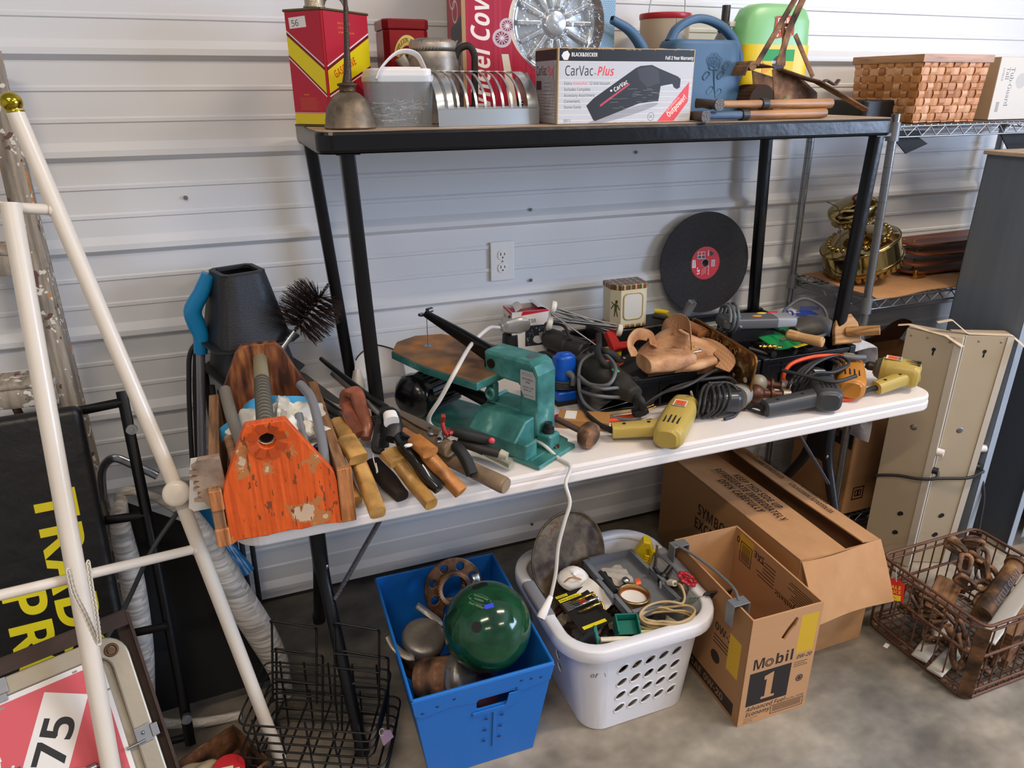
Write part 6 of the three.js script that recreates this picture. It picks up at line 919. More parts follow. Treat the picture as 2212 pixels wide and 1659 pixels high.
{ // upper dark tool
  const A = [0.8623,0.86,0.1728], B = [0.9203,0.85,0.2928], t = thing('dark_grinder', 'dark dusty cylindrical grinder lying behind the saw column', 'grinder', A); aim(t, A, B); const L = dist(A, B), m = mat(0x2e2c2b, 0.6, 0, { bumpMap: nzMid, bumpScale: 0.001 });
  obj('body', sloft([[-0.02, 0, 0, 0.022, 0.022], [0, 0, 0, 0.032, 0.032], [L * 0.5, 0, 0, 0.033, 0.033], [L * 0.55, 0, 0, 0.029, 0.029], [L * 0.95, 0, 0, 0.03, 0.03], [L, 0, 0, 0.026, 0.026]], [0, 1, 0], 2.2), m, t);
  obj('bail', wire([[-0.01, 0.02, 0.02], [-0.02, 0.05, 0.01], [0.05, 0.06, 0.0], [0.09, 0.03, 0.02]], 0.005, 0.02), MT.cord, t); obj('boot', sweep(curve([[L, 0, 0], [L + 0.02, -0.004, 0.01], [L + 0.03, -0.025, 0.03]], 8), 0.009, 10), MT.greyCord, t);
  obj('stand', bx(L * 0.9, A[1] - TY - 0.03, 0.04, L * 0.45, -(A[1] - TY) / 2 - 0.012, 0, 0.006), MT.blackRub, t);
  obj('cord', cord([[L + 0.03, -0.03, 0.03], [L * 0.8, -0.03, 0.06], [L * 0.2, -0.02, 0.06], [0, -0.04, 0.08], [L * 0.5, -0.06, 0.1], [L, -0.06, 0.08]], 0.005, 50, 8), MT.cord, t);
  const w = thing('tangled_cords', 'tangle of black and grey cords between the blue sander and the crate', 'cords', [0.9641,0.745,0.1827]); w.userData.kind = 'stuff'; const g = [];
  for (let i = 0; i < 9; i++) { const P = []; for (let k = 0; k < 9; k++) { const q = k * 0.9 + i; P.push([0.055 * cos(q) + rr(-0.015, 0.015) - 0.01, 0.02 + 0.008 * i + rr(0, 0.014), 0.055 * sin(q) + rr(-0.02, 0.02) - 0.02]); } g.push(cord(P, 0.0045, 50, 6)); } obj('cords', g, MT.cord, w);
}
{ // flat plug by the crate corner
  const t = thing('cord_plug', 'black cord plug with bent prongs lying by the crate corner', 'plug', [0, 0, 0]); const a = [0.9294,0.765,0.5706], b = [0.9675,0.775,0.577];
  obj('plug', loft([[...a, 0.014, 0.01], [...mid(a, b, 0.7), 0.015, 0.011], [...b, 0.012, 0.008]], [0, 1, 0], 4), MT.blackRub, t); for (const d of [0, 0.012]) obj('prong', rod(add3(b, [0, 0.002, d - 0.006]), add3([0.9875,0.785,0.5828], [0, 0, d - 0.006]), 0.0016), MT.brass, t);
  obj('cord', cord([a, [0.9527,0.78,0.5701], [1.0091,0.815,0.5785], [1.0653,0.835,0.6004], [1.1949,0.845,0.5511], [1.2521,0.845,0.5428], [1.3305,0.842,0.4967]], 0.0045, 50, 7), MT.cord, t); obj('paper_tag', sp(0.012, ...[1.2309,0.848,0.5584], [1, 0.2, 0.9], 12, 8), MT.paper, t);
  const u = thing('upright_plug', 'black two-pin plug standing up at the crate front rim', 'plug', [0, 0, 0]); const c = [1.1823,0.8,0.4457], d = [1.1231,0.862,0.5316]; obj('plug', loft([[...c, 0.008, 0.008], [...mid(c, d, 0.5), 0.013, 0.009], [...d, 0.015, 0.01]], [1, 0, 0], 4), MT.blackRub, u); for (const s of [-0.006, 0.006]) obj('prong', rod(add3(d, [s, 0, 0]), add3(d, [s, 0.018, -0.004]), 0.0015), MT.brass, u);
}
{ // round mallet and small carton
  const b = [0.7459,0.781,0.6706], a = [0.6944,0.795,0.59], t = thing('round_mallet', 'rusty round-headed iron mallet on a thin rod by the small carton', 'mallet', b); aim(t, b, a);
  obj('head', la([[0, -0.024], [0.02, -0.0225], [0.031, -0.014], [0.034, 0], [0.032, 0.012], [0.02, 0.02], [0, 0.022]], 40, 0, 0, 0, 0, 0, PI / 2), MT.rust, t); obj('rod', rod([0, 0, 0], [dist(a, b), 0.004, 0], 0.0075, 0.008, 14), mat(0x54413a, 0.6, 0.3), t);
  const c = thing('small_carton', 'small flat brown carton lying under the round mallet', 'box', [0.7979,0.745,0.578], [0, -0.55, 0]); obj('carton', bx(0.135, 0.024, 0.07, -0.02, 0.0125, -0.03, 0.001), mat(0xa97a45, 0.7), c); obj('label', [bx(0.03, 0.0008, 0.05, -0.055, 0.0252, -0.03), bx(0.012, 0.02, 0.0008, 0.02, 0.0125, 0.0054)], MT.paper, c);
  for (const [n, lab, p, q, m, r] of [['screwdriver', 'screwdriver with a red handle beside the saw column', [0.7264,0.758,0.5026], [0.7808,0.758,0.5146], mat(0xa81f26, 0.35), 0.0095], ['screwdriver', 'screwdriver with an orange handle beside the drill cord', [0.7982,0.757,0.5129], [0.8178,0.757,0.5644], MT.orange, 0.0065]]) { const s = thing(n, lab, 'screwdriver', p); aim(s, p, q); const L = dist(p, q); obj('handle', sloft([[0, 0, 0, r * 0.7, r * 0.7], [L * 0.15, 0, 0, r, r], [L * 0.8, 0, 0, r * 0.9, r * 0.9], [L, 0, 0, r * 0.55, r * 0.55]], [0, 1, 0], 2.4), m, s); obj('blade', rod([L, 0, 0], [L + 0.06, 0, 0], 0.0025), MT.steel, s); }
  const o = thing('putty_knife', 'orange-handled tool under the sanding pad', 'hand tool', [0, 0, 0]); obj('handle', sweep([[0.8474,0.75,0.5478], [0.9449,0.752,0.5624]], () => [0.012, 0.005], 10, false, 3, [0, 1, 0]), MT.orange, o);
  const k = thing('knife_blade', 'dark brown pointed blade leaning on the saw base', 'blade', [0, 0, 0]); obj('blade', sloft([[...[0.6489,0.79,0.6242], 0.018, 0.003], [...[0.6576,0.775,0.6448], 0.02, 0.004], [...[0.6685,0.75,0.6714], 0.004, 0.002]], [0.6, 0.3, 1], 2.4), mat(0x33221c, 0.35), k);
}
// ---------- wooden tote ----------
const OR = mat(0xffffff, 0.55, 0, { map: dtex(512, (u, v) => { const g = fbm(u, v, 60, 3, 3, 201), p = fbm(u, v, 7, 6, 5, 203), s = fbm(u, v, 50, 12, 3, 205); let c = [205 + (g - 0.5) * 60, 84 + (g - 0.5) * 40, 24 + (g - 0.5) * 16]; if (p > 0.63) c = [176, 112, 62]; if (p > 0.71) c = [196, 168, 140]; if (s > 0.74) c = [120, 62, 28]; return c.map((q) => min(255, max(0, q))); }, 0.3), bumpMap: nzMid, bumpScale: 0.002 });
const OLDW = mat(0xa87e58, 0.65, 0, { map: grainT, bumpMap: nzMid, bumpScale: 0.001 }), REDW = mat(0xffffff, 0.6, 0, { map: mot(256, 0.3, 24, 4, 4, 215, [[0, 0x3a1d10], [0.4, 0x6a3a20], [0.7, 0x84502f], [1, 0xb0713f]]) });
{
  // front board corners on the picture: base 505,1178 .. 738,1128; ridge 562,912 .. 635,905
  const fl = [-0.0925,0.746,0.7863], fr = [0.1216,0.746,0.7862], bl = [-0.0612,0.93,0.4503], t = thing('tool_tote', 'homemade wooden tool tote with an orange-painted front board and ringed round handle', 'tool tote', fl);
  const X = vv(fr).sub(vv(fl)), W = X.length(); frame(t, fl, X, [0, 1, 0]); t.position.y = TY + 0.0005; const D = 0.49, H = 0.25;
  const side = (w) => { const a = []; for (let i = 0; i <= 16; i++) a.push([w * i / 16, i > 0 && i < 16 ? 0.003 + 0.006 * rnd() : 0]); return [...a, [w, 0.1], [w * 0.985, 0.12], [w * 0.66, 0.235], [w * 0.62, H], [w * 0.28, H], [w * 0.25, 0.24], [w * 0.03, 0.135], [0, 0.11]]; };
  obj('front_board', at(ex(side(W), 0.022, 0.002, [circ(W * 0.44, H - 0.038, 0.016, 18)]), 0, 0, -0.011), OR, t);
  obj('back_board', at(ex([[0, 0], [W, 0], [W, 0.12], [W * 0.76, 0.23], [W * 0.68, H], [W * 0.32, H], [W * 0.24, 0.23], [0, 0.12]], 0.022, 0.003), 0, 0, -D), REDW, t);
  const tex2 = (h) => { const g = [bx(0.022, h, D, 0, h / 2, 0, 0.002)]; return g; };
  obj('side_board', at(tex2(0.13)[0], -0.013, 0, -D / 2), OLDW, t); obj('side_board', at(tex2(0.13)[0], W + 0.012, 0, -D / 2), OLDW, t); obj('bottom_board', bx(W, 0.016, D - 0.02, W / 2, 0.01, -D / 2), OLDW, t);
  obj('end_grain', [bx(0.024, 0.045, 0.024, -0.012, 0.105, -0.008, 0.003), bx(0.026, 0.04, 0.024, -0.012, 0.022, -0.008, 0.003), bx(0.03, 0.125, 0.022, W + 0.016, 0.064, -0.008, 0.003)], mat(0xcf8a52, 0.7, 0, { map: grainT, bumpMap: nzMid, bumpScale: 0.002 }), t);
  const hy = H - 0.038, hx = W * 0.44; obj('handle', rod([hx, hy, -0.025], [W * 0.5, H - 0.04, -D], 0.0165, 0.0165, 20), mat(0x8c8468, 0.6), t);
  const rings = []; for (let i = 0; i < 15; i++) { const f = 0.06 + i * 0.04; const c = mid([hx, hy, -0.025], [W * 0.5, H - 0.04, -D], f); rings.push(rod(c, mid([hx, hy, -0.025], [W * 0.5, H - 0.04, -D], f + 0.024), 0.0178, 0.0178, 20)); } obj('handle_band', rings, mat(0x4e4c47, 0.55), t);
  for (let i = 0; i < 8; i++) { const q = i / 8 * 2 * PI + 0.3, r0 = 0.017, r1 = 0.036; obj('metal_tab', sheet((u, v) => { const r = r0 + (r1 - r0) * v, s = (u - 0.5) * (0.011 + 0.007 * v), z = 0.0015 + 0.006 * v * (0.6 + 0.4 * sin(i * 2)) ; return [hx + r * cos(q) - s * sin(q), hy + r * sin(q) + s * cos(q), z]; }, 4, 4, 0.0008), mat(0xb5491c, 0.4, 0.2), t); }
  obj('handle_bore', cy(0.0125, 0.0125, 0.001, 0, 0, 0, 20).rotateX(PI / 2).translate(hx, hy, -0.023), MT.dark, t);
  const tw = (p) => { const v = vv(p).applyMatrix4(t.matrixWorld); return [v.x, v.y, v.z]; }; t.updateMatrixWorld(true);
  const bag = thing('plastic_sack', 'crumpled white plastic bag with a blue rim stuffed in the tote', 'bag', tw([W * 0.6, 0.085, -0.24])); bag.quaternion.copy(t.quaternion);
  obj('film', sheet((u, v) => { const a = u * 2 * PI, b = v * PI * 0.62, R = 0.095 * (1 + 0.14 * sin(a * 5 + v * 7) + 0.1 * sin(a * 9 - v * 13) + 0.05 * sin(a * 17 + v * 29)); return [R * sin(b) * cos(a) * 1.05, R * cos(b) * 0.72 + 0.02, R * sin(b) * sin(a) * 1.1]; }, 80, 40, 0.0006), mat(0xd8d6cc, 0.45), bag);
  obj('blue_rim', sheet((u, v) => { const a = PI * (1.05 + 0.85 * u), R = 0.125 + 0.012 * sin(u * 19); return [R * cos(a) * 1.1, -0.02 + 0.07 * sin(u * PI) + 0.03 * v, R * sin(a) * 0.75 - 0.012 * v]; }, 40, 4, 0.0008), mat(0x3a9ed6, 0.35), bag);
  obj('brown_patch', sp(0.025, -0.055, 0.01, 0.075, [0.8, 1.3, 0.4], 14, 10), mat(0x3a2a20, 0.5), bag); obj('blue_patch', sp(0.016, 0.075, 0.012, 0.07, [1.4, 0.7, 0.6], 14, 10), mat(0x161a4a, 0.4), bag);
  const pip = (n, lab, cat, a, b, r, m, grp) => { const p = tw(a), q = tw(b), o = thing(n, lab, cat, p); aim(o, p, q); obj('bar', rod([0, 0, 0], [dist(p, q), 0, 0], r, r, 14), m, o); if (grp) o.userData.group = grp; return o; };
  const gm = mat(0x8a8d92, 0.4, 0.6), dg = mat(0x5a554f, 0.6, 0.3);
  const bp = thing('bent_pipe', 'bent grey pipe along the saw side of the tote', 'pipe', [0, 0, 0]); obj('pipe', sweep(curve([[W * 0.86, 0.2, -0.3], [W * 0.93, 0.19, -0.24], [W * 0.95, 0.15, -0.14], [W * 0.93, 0.11, -0.04]].map(tw), 20), 0.0105, 12), mat(0x8b8d92, 0.4, 0.4), bp);
  pip('steel_bar', 'flat grey steel bar standing next to the bent pipe', 'bar', [W * 0.78, 0.17, -0.2], [W * 0.84, 0.06, -0.04], 0.009, gm, 'grey bars in the tote'); pip('steel_bar', 'short grey steel bar beside the tote handle', 'bar', [W * 0.68, 0.155, -0.16], [W * 0.74, 0.06, -0.04], 0.01, gm, 'grey bars in the tote'); pip('steel_bar', 'thin grey steel bar between the two others', 'bar', [W * 0.84, 0.16, -0.26], [W * 0.8, 0.05, -0.04], 0.006, gm, 'grey bars in the tote');
  const gp = thing('grey_stick', 'grey weathered handle along the outer side of the tote', 'stick', [0, 0, 0]); obj('stick', sweep(curve([[W * 0.1, 0.2, -0.33], [W * 0.14, 0.17, -0.24], [W * 0.24, 0.12, -0.12], [W * 0.3, 0.06, -0.04]].map(tw), 20), 0.013, 12), mat(0x6f6a62, 0.7, 0, { bumpMap: nzMid, bumpScale: 0.002 }), gp);
  pip('wooden_file', 'carved wooden file handle at the tote corner', 'file', [W * 0.09, 0.14, -0.2], [W * 0.18, 0.05, -0.04], 0.0105, OLDW); pip('wood_strip', 'dark wooden slat crossing the tote', 'wood strip', [W * 0.2, 0.14, -0.19], [W * 0.55, 0.06, -0.06], 0.013, mat(0x3c2a20, 0.7));
  const pc = thing('split_wood', 'piece of splintered flecked wood sticking out of the tote', 'wood piece', tw([-0.024, 0.13, -0.035])); pc.quaternion.copy(t.quaternion);
  const jag = [[0.03, 0.06], [0.035, -0.045], [-0.005, -0.045], [-0.01, -0.03]]; for (let i = 0; i < 7; i++) jag.push([-0.05 + 0.03 * rnd(), -0.026 + i * 0.012], [-0.012, -0.02 + i * 0.012]); jag.push([-0.008, 0.06]);
  obj('wood', at(ex(jag, 0.016, 0.001), 0, 0, 0.016), mat(0xb59a84, 0.7, 0, { map: mottleT }), pc);
  const cd = thing('white_card', 'white torn card behind the splintered wood', 'card', tw([-0.03, 0.11, -0.055])); cd.quaternion.copy(t.quaternion); obj('card', at(ex([[-0.038, -0.04], [-0.018, 0.065], [0.03, 0.065], [0.03, -0.05], [-0.03, -0.05]], 0.0014), 0, 0, 0), MT.paper, cd);
}
// ---------- pile of saws and long handles ----------
const wl2 = (c) => mat(c, 0.4, 0, { map: mottleT, bumpMap: nzFine, bumpScale: 0.0003 }), BLOND = wl2(0xcf9f58), ORW = wl2(0xcb8440), GREYW = wl2(0x9a846b);
function handleTool(name, label, cat, P, R, m, extra) { const o = thing(name, label, cat, [P[0][0], P[0][1], P[0][2]]); const g = P.map((p) => sub(p, P[0])); obj('handle', sloft(g.map((p, i) => [...p, R[i][0], R[i][1]]), [0, 1, 0], 3, 20, 5), m, o); if (extra) extra(o, (p) => sub(p, P[0])); return o; }
{
  handleTool('hedge_shear_handle', 'short blond wooden handle with a squared end block next to the tote', 'hand tool', [[0.147,0.83,0.5959], [0.1461,0.81,0.6448], [0.1496,0.79,0.7067], [0.155,0.775,0.7611]], [[0.016, 0.011], [0.012, 0.012], [0.015, 0.013], [0.0165, 0.013]], BLOND, (o, L) => obj('end_block', loft([[...L([0.1442,0.84,0.5863]), 0.02, 0.016], [...L([0.1447,0.83,0.6192]), 0.019, 0.016]], [0, 1, 0], 4), BLOND, o));
  handleTool('hedge_shear_handle', 'long blond wooden handle with a stepped block beside the short one', 'hand tool', [[0.1572,0.87,0.5596], [0.1668,0.86,0.6256], [0.1759,0.84,0.6822], [0.1862,0.8,0.7395], [0.1918,0.775,0.8213]], [[0.014, 0.014], [0.017, 0.016], [0.016, 0.016], [0.0175, 0.017], [0.017, 0.016]], BLOND, (o, L) => obj('step_block', loft([[...L([0.1618,0.877,0.6673]), 0.02, 0.013], [...L([0.1767,0.853,0.7243]), 0.021, 0.014]], [0, 1, 0], 4), BLOND, o));
  handleTool('hedge_shear_handle', 'blond wooden handle with a ferrule lying in front of the black saw', 'hand tool', [[0.2444,0.84,0.6931], [0.261,0.825,0.7241], [0.284,0.79,0.7595], [0.304,0.77,0.8225]], [[0.018, 0.014], [0.015, 0.014], [0.0155, 0.0145], [0.0145, 0.014]], wl2(0xc3924c), (o, L) => obj('ferrule_block', loft([[...L([0.242,0.85,0.7079]), 0.021, 0.011], [...L([0.2566,0.835,0.7376]), 0.02, 0.011]], [0, 1, 0], 4), BLOND, o));
  handleTool('hedge_shear_handle', 'orange-toned wooden handle resting over the round pole ends', 'hand tool', [[0.2868,0.86,0.648], [0.305,0.86,0.7115], [0.3202,0.845,0.7491], [0.3485,0.805,0.7703], [0.3737,0.775,0.8069]], [[0.014, 0.012], [0.016, 0.013], [0.0155, 0.014], [0.0155, 0.015], [0.0145, 0.0145]], ORW, (o, L) => obj('step_block', loft([[...L([0.2983,0.875,0.7216]), 0.018, 0.012], [...L([0.3197,0.865,0.7737]), 0.02, 0.011]], [0, 1, 0], 3), ORW, o));
  for (const [lab, a, b] of [['grey weathered round pole ending over the black saw', [0.337,0.835,0.6001], [0.3818,0.825,0.7023]], ['long grey weathered round pole reaching the table front', [0.3603,0.79,0.6293], [0.4768,0.768,0.8054]]]) { const o = thing('wooden_pole', lab, 'pole', a); o.userData.group = 'weathered poles'; aim(o, a, b); const L = dist(a, b); obj('pole', sloft([[-0.08, 0, 0, 0.014, 0.014], [0, 0, 0, 0.017, 0.017], [L * 0.96, 0, 0, 0.0195, 0.0195], [L, 0, 0, 0.018, 0.018]], [0, 1, 0], 2), GREYW, o); obj('end_grain', cy(0.0165, 0.0165, 0.001, 0, 0, 0, 24).rotateZ(-PI / 2).translate(L + 0.0002, 0, 0), mat(0x8f7a62, 0.8), o); }
  { // hand saw with red handle
    const o = thing('hand_saw', 'hand saw with a worn reddish wooden handle and dark blade', 'saw', [0.1988,0.87,0.5437]); const c = [0.1988,0.87,0.5437], L = (p) => sub(p, c);
    obj('handle', [sloft([[...L([0.1831,0.885,0.5169]), 0.012, 0.014], [...L([0.1938,0.915,0.5136]), 0.014, 0.018], [...L([0.2093,0.92,0.5264]), 0.014, 0.018], [...L([0.213,0.895,0.5666]), 0.016, 0.016], [...L([0.2168,0.87,0.6041]), 0.0165, 0.015], [...L([0.2087,0.85,0.628]), 0.012, 0.012]], [1, 0.2, 0], 2.4), sloft([[...L([0.1885,0.895,0.5088]), 0.01, 0.014], [...L([0.1857,0.885,0.5732]), 0.012, 0.016], [...L([0.1947,0.86,0.6242]), 0.012, 0.014]], [1, 0.2, 0], 2.4)], mat(0xa35e43, 0.35, 0, { map: mottleT }), o);
    obj('blade', sweep([L([0.2054,0.86,0.4659]), L([0.1583,0.84,0.3044]), L([0.1132,0.8,-0.0034])], (f) => [0.05 - 0.02 * f, 0.0008], 8, false, 4, [0.5, 0.8, 0.3]), mat(0x40332c, 0.45, 0.6), o);
  }
  { // hacksaw
    const o = thing('hacksaw', 'black and silver hacksaw lying across the saw pile', 'saw', [0.2248,0.88,0.4924]), c = [0.2248,0.88,0.4924], L = (p) => sub(p, c);
    obj('frame_tube', [sweep(curve([L([0.1702,0.9,0.203]), L([0.1839,0.9,0.2651]), L([0.2252,0.9,0.4356]), L([0.2515,0.9,0.5459]), L([0.2683,0.9,0.6003]), L([0.2714,0.885,0.6204])], 30), (f) => 0.006 + 0.003 * f, 12)], mat(0x1b1c1e, 0.35, 0.4), o);
    obj('frame_bar', sweep([L([0.1821,0.9,0.3288]), L([0.2475,0.9,0.6191])], () => [0.0065, 0.01], 4, false, 2, [0, 1, 0]), mat(0xa4a6a8, 0.3, 0.9), o);
    obj('grip', [sloft([[...L([0.253,0.9,0.6079]), 0.012, 0.012], [...L([0.2698,0.9,0.6279]), 0.014, 0.016], [...L([0.2688,0.88,0.6597]), 0.018, 0.018], [...L([0.2563,0.865,0.6837]), 0.014, 0.014]], [1, 0, 0], 2.6), sloft([[...L([0.2487,0.89,0.6097]), 0.007, 0.009], [...L([0.2322,0.87,0.6483]), 0.0065, 0.009], [...L([0.2195,0.85,0.6898]), 0.006, 0.009], [...L([0.2308,0.85,0.7035]), 0.006, 0.009]], [1, 0, 0], 2.6)], MT.blackPl, o);
    const rb = []; for (let i = 0; i < 11; i++) rb.push(sp(0.0055, ...L([0.2402,0.875,0.5716]).map((v, k) => v + [0.0, -0.003, 0.0075][k] * i * 0.8), [1.3, 0.6, 0.6], 10, 6)); obj('grip_ribs', rb, MT.blackPl, o);
    obj('tape', loft([[...L([0.2632,0.908,0.6466]), 0.0145, 0.015], [...L([0.2619,0.9,0.669]), 0.0165, 0.017]], [1, 0, 0], 2.6), MT.paper, o);
    obj('string', cord([L([0.2224,0.85,0.6746]), L([0.2114,0.84,0.6962]), L([0.2126,0.82,0.713]), L([0.2152,0.81,0.7166]), L([0.2138,0.83,0.7109]), L([0.2131,0.808,0.7163])], 0.0013, 40, 5), MT.paper, o);
  }
  handleTool('pruning_saw', 'glossy black pruning saw handle with a hollow end', 'saw', [[0.272,0.87,0.6885], [0.2827,0.86,0.7191], [0.3001,0.83,0.7449], [0.3175,0.8,0.7701], [0.3313,0.785,0.7918]], [[0.014, 0.014], [0.02, 0.017], [0.0155, 0.015], [0.017, 0.015], [0.013, 0.013]], mat(0x0e0e0f, 0.18), (o, L) => { obj('end_hole', sp(0.006, ...L([0.3292,0.795,0.801]), [1, 0.6, 1], 12, 8), MT.dark, o); obj('white_chip', sp(0.008, ...L([0.2789,0.878,0.7483]), [1.2, 0.5, 0.7], 12, 8), MT.paper, o); });
  handleTool('leather_grip', 'dark brown leather-wrapped grip under the blond handles', 'hand tool', [[0.2198,0.785,0.6245], [0.237,0.775,0.6917], [0.2553,0.765,0.7589]], [[0.018, 0.014], [0.021, 0.016], [0.016, 0.013]], mat(0x241812, 0.75, 0, { bumpMap: nzFine, bumpScale: 0.001 }));
  handleTool('curved_grip', 'curved black rubber pipe grip hanging by the round pole', 'hand tool', [[0.3928,0.83,0.6879], [0.3994,0.83,0.7266], [0.4081,0.81,0.7479], [0.4121,0.79,0.7668]], [[0.0105, 0.0105], [0.012, 0.012], [0.0125, 0.0125], [0.0125, 0.0125]], MT.blackRub, (o, L) => obj('end_hole', sp(0.0075, ...L([0.4129,0.7885,0.7665]), [1, 0.6, 1], 12, 8), MT.dark, o));
  { // pruner
    const o = thing('pruner', 'pruner with black rubber grips and a red locking lever', 'pruner', [0.3878,0.85,0.6401]), c = [0.3878,0.85,0.6401], L = (p) => sub(p, c);
    obj('red_lever', [sweep(curve([L([0.3768,0.9,0.6782]), L([0.3765,0.88,0.6689]), L([0.3765,0.865,0.6817]), L([0.3817,0.855,0.6921])], 14), (f) => [0.005 + 0.007 * f, 0.005], 10, false, 3, [1, 0, 0.3]), sweep(curve([L([0.381,0.86,0.6877]), L([0.3986,0.86,0.6794])], 6), () => [0.01, 0.006], 10, false, 3, [0, 1, 0])], mat(0x8f2320, 0.45), o);
    obj('grip', sloft([[...L([0.3937,0.86,0.6775]), 0.011, 0.011], [...L([0.4202,0.855,0.6973]), 0.0125, 0.012], [...L([0.4608,0.84,0.7061]), 0.0115, 0.0115], [...L([0.4807,0.835,0.7158]), 0.008, 0.008]], [0, 1, 0], 2.4), MT.blackRub, o); obj('grip_tip', sp(0.008, ...L([0.4743,0.84,0.7214]), [1, 1, 0.8], 12, 8), mat(0xc2434e, 0.4), o);
    obj('grip', sloft([[...L([0.4099,0.83,0.6748]), 0.011, 0.01], [...L([0.445,0.82,0.7023]), 0.0125, 0.011], [...L([0.4896,0.81,0.7333]), 0.0105, 0.01]], [0, 1, 0], 2.4), mat(0x2b2724, 0.7), o); obj('end_cap', sloft([[...L([0.4896,0.81,0.7333]), 0.011, 0.0105], [...L([0.5032,0.806,0.7448]), 0.009, 0.009]], [0, 1, 0], 2.4), mat(0xaaa793, 0.5), o);
    const sp2 = []; for (let i = 0; i < 60; i++) { const q = i / 59, b = mid(L([0.3599,0.85,0.6926]), L([0.3785,0.86,0.6664]), q); sp2.push([b[0] + 0.008 * cos(i * 1.05), b[1] + 0.008 * sin(i * 1.05), b[2]]); } obj('spring', sweep(sp2, 0.0014, 5), MT.steel, o);
    obj('blade', sweep([L([0.3061,0.86,0.5348]), L([0.3364,0.86,0.6077]), L([0.3688,0.855,0.6694])], (f) => [0.01 + 0.004 * sin(f * 3), 0.0015], 8, false, 3, [0.2, 0.8, 0.6]), mat(0x8a7a66, 0.4, 0.7), o); obj('joint', [sp(0.012, ...L([0.3566,0.85,0.6537]), [1.2, 0.6, 1], 14, 8), cy(0.006, 0.006, 0.012, ...L([0.3553,0.853,0.6469]), 6)], MT.galv, o);
  }
  handleTool('utility_knife', 'pale grey-green utility knife handle lying at the saw base', 'knife', [[0.4803,0.77,0.6279], [0.4987,0.768,0.659], [0.5249,0.762,0.7137]], [[0.011, 0.006], [0.013, 0.0085], [0.01, 0.007]], mat(0x9a9a86, 0.5), (o, L) => obj('dark_end', loft([[...L([0.4585,0.775,0.6089]), 0.01, 0.006], [...L([0.4848,0.769,0.6353]), 0.0125, 0.008]], [0, 1, 0], 3), MT.blackRub, o));
  const bl = [[[0.0947,0.82,0.2116], [0.1715,0.85,0.5006]], [[0.1298,0.8,0.1495], [0.1878,0.83,0.4174]], [[0.1735,0.78,0.141], [0.2436,0.8,0.4144]]];
  for (let i = 0; i < 3; i++) { const s = thing('saw_blade', ['dark saw blade next to the tote', 'second dark saw blade running under the red-handled saw', 'dark blade low in the saw pile'][i], 'saw blade', [0, 0, 0]); s.userData.group = 'dark saw blades in the pile'; obj('blade', sweep([bl[i][0], bl[i][1]], () => [0.03, 0.0008], 6, false, 4, [0.6, 0.7, 0.3]), mat(0x1f1a17, 0.45, 0.5), s); }
}
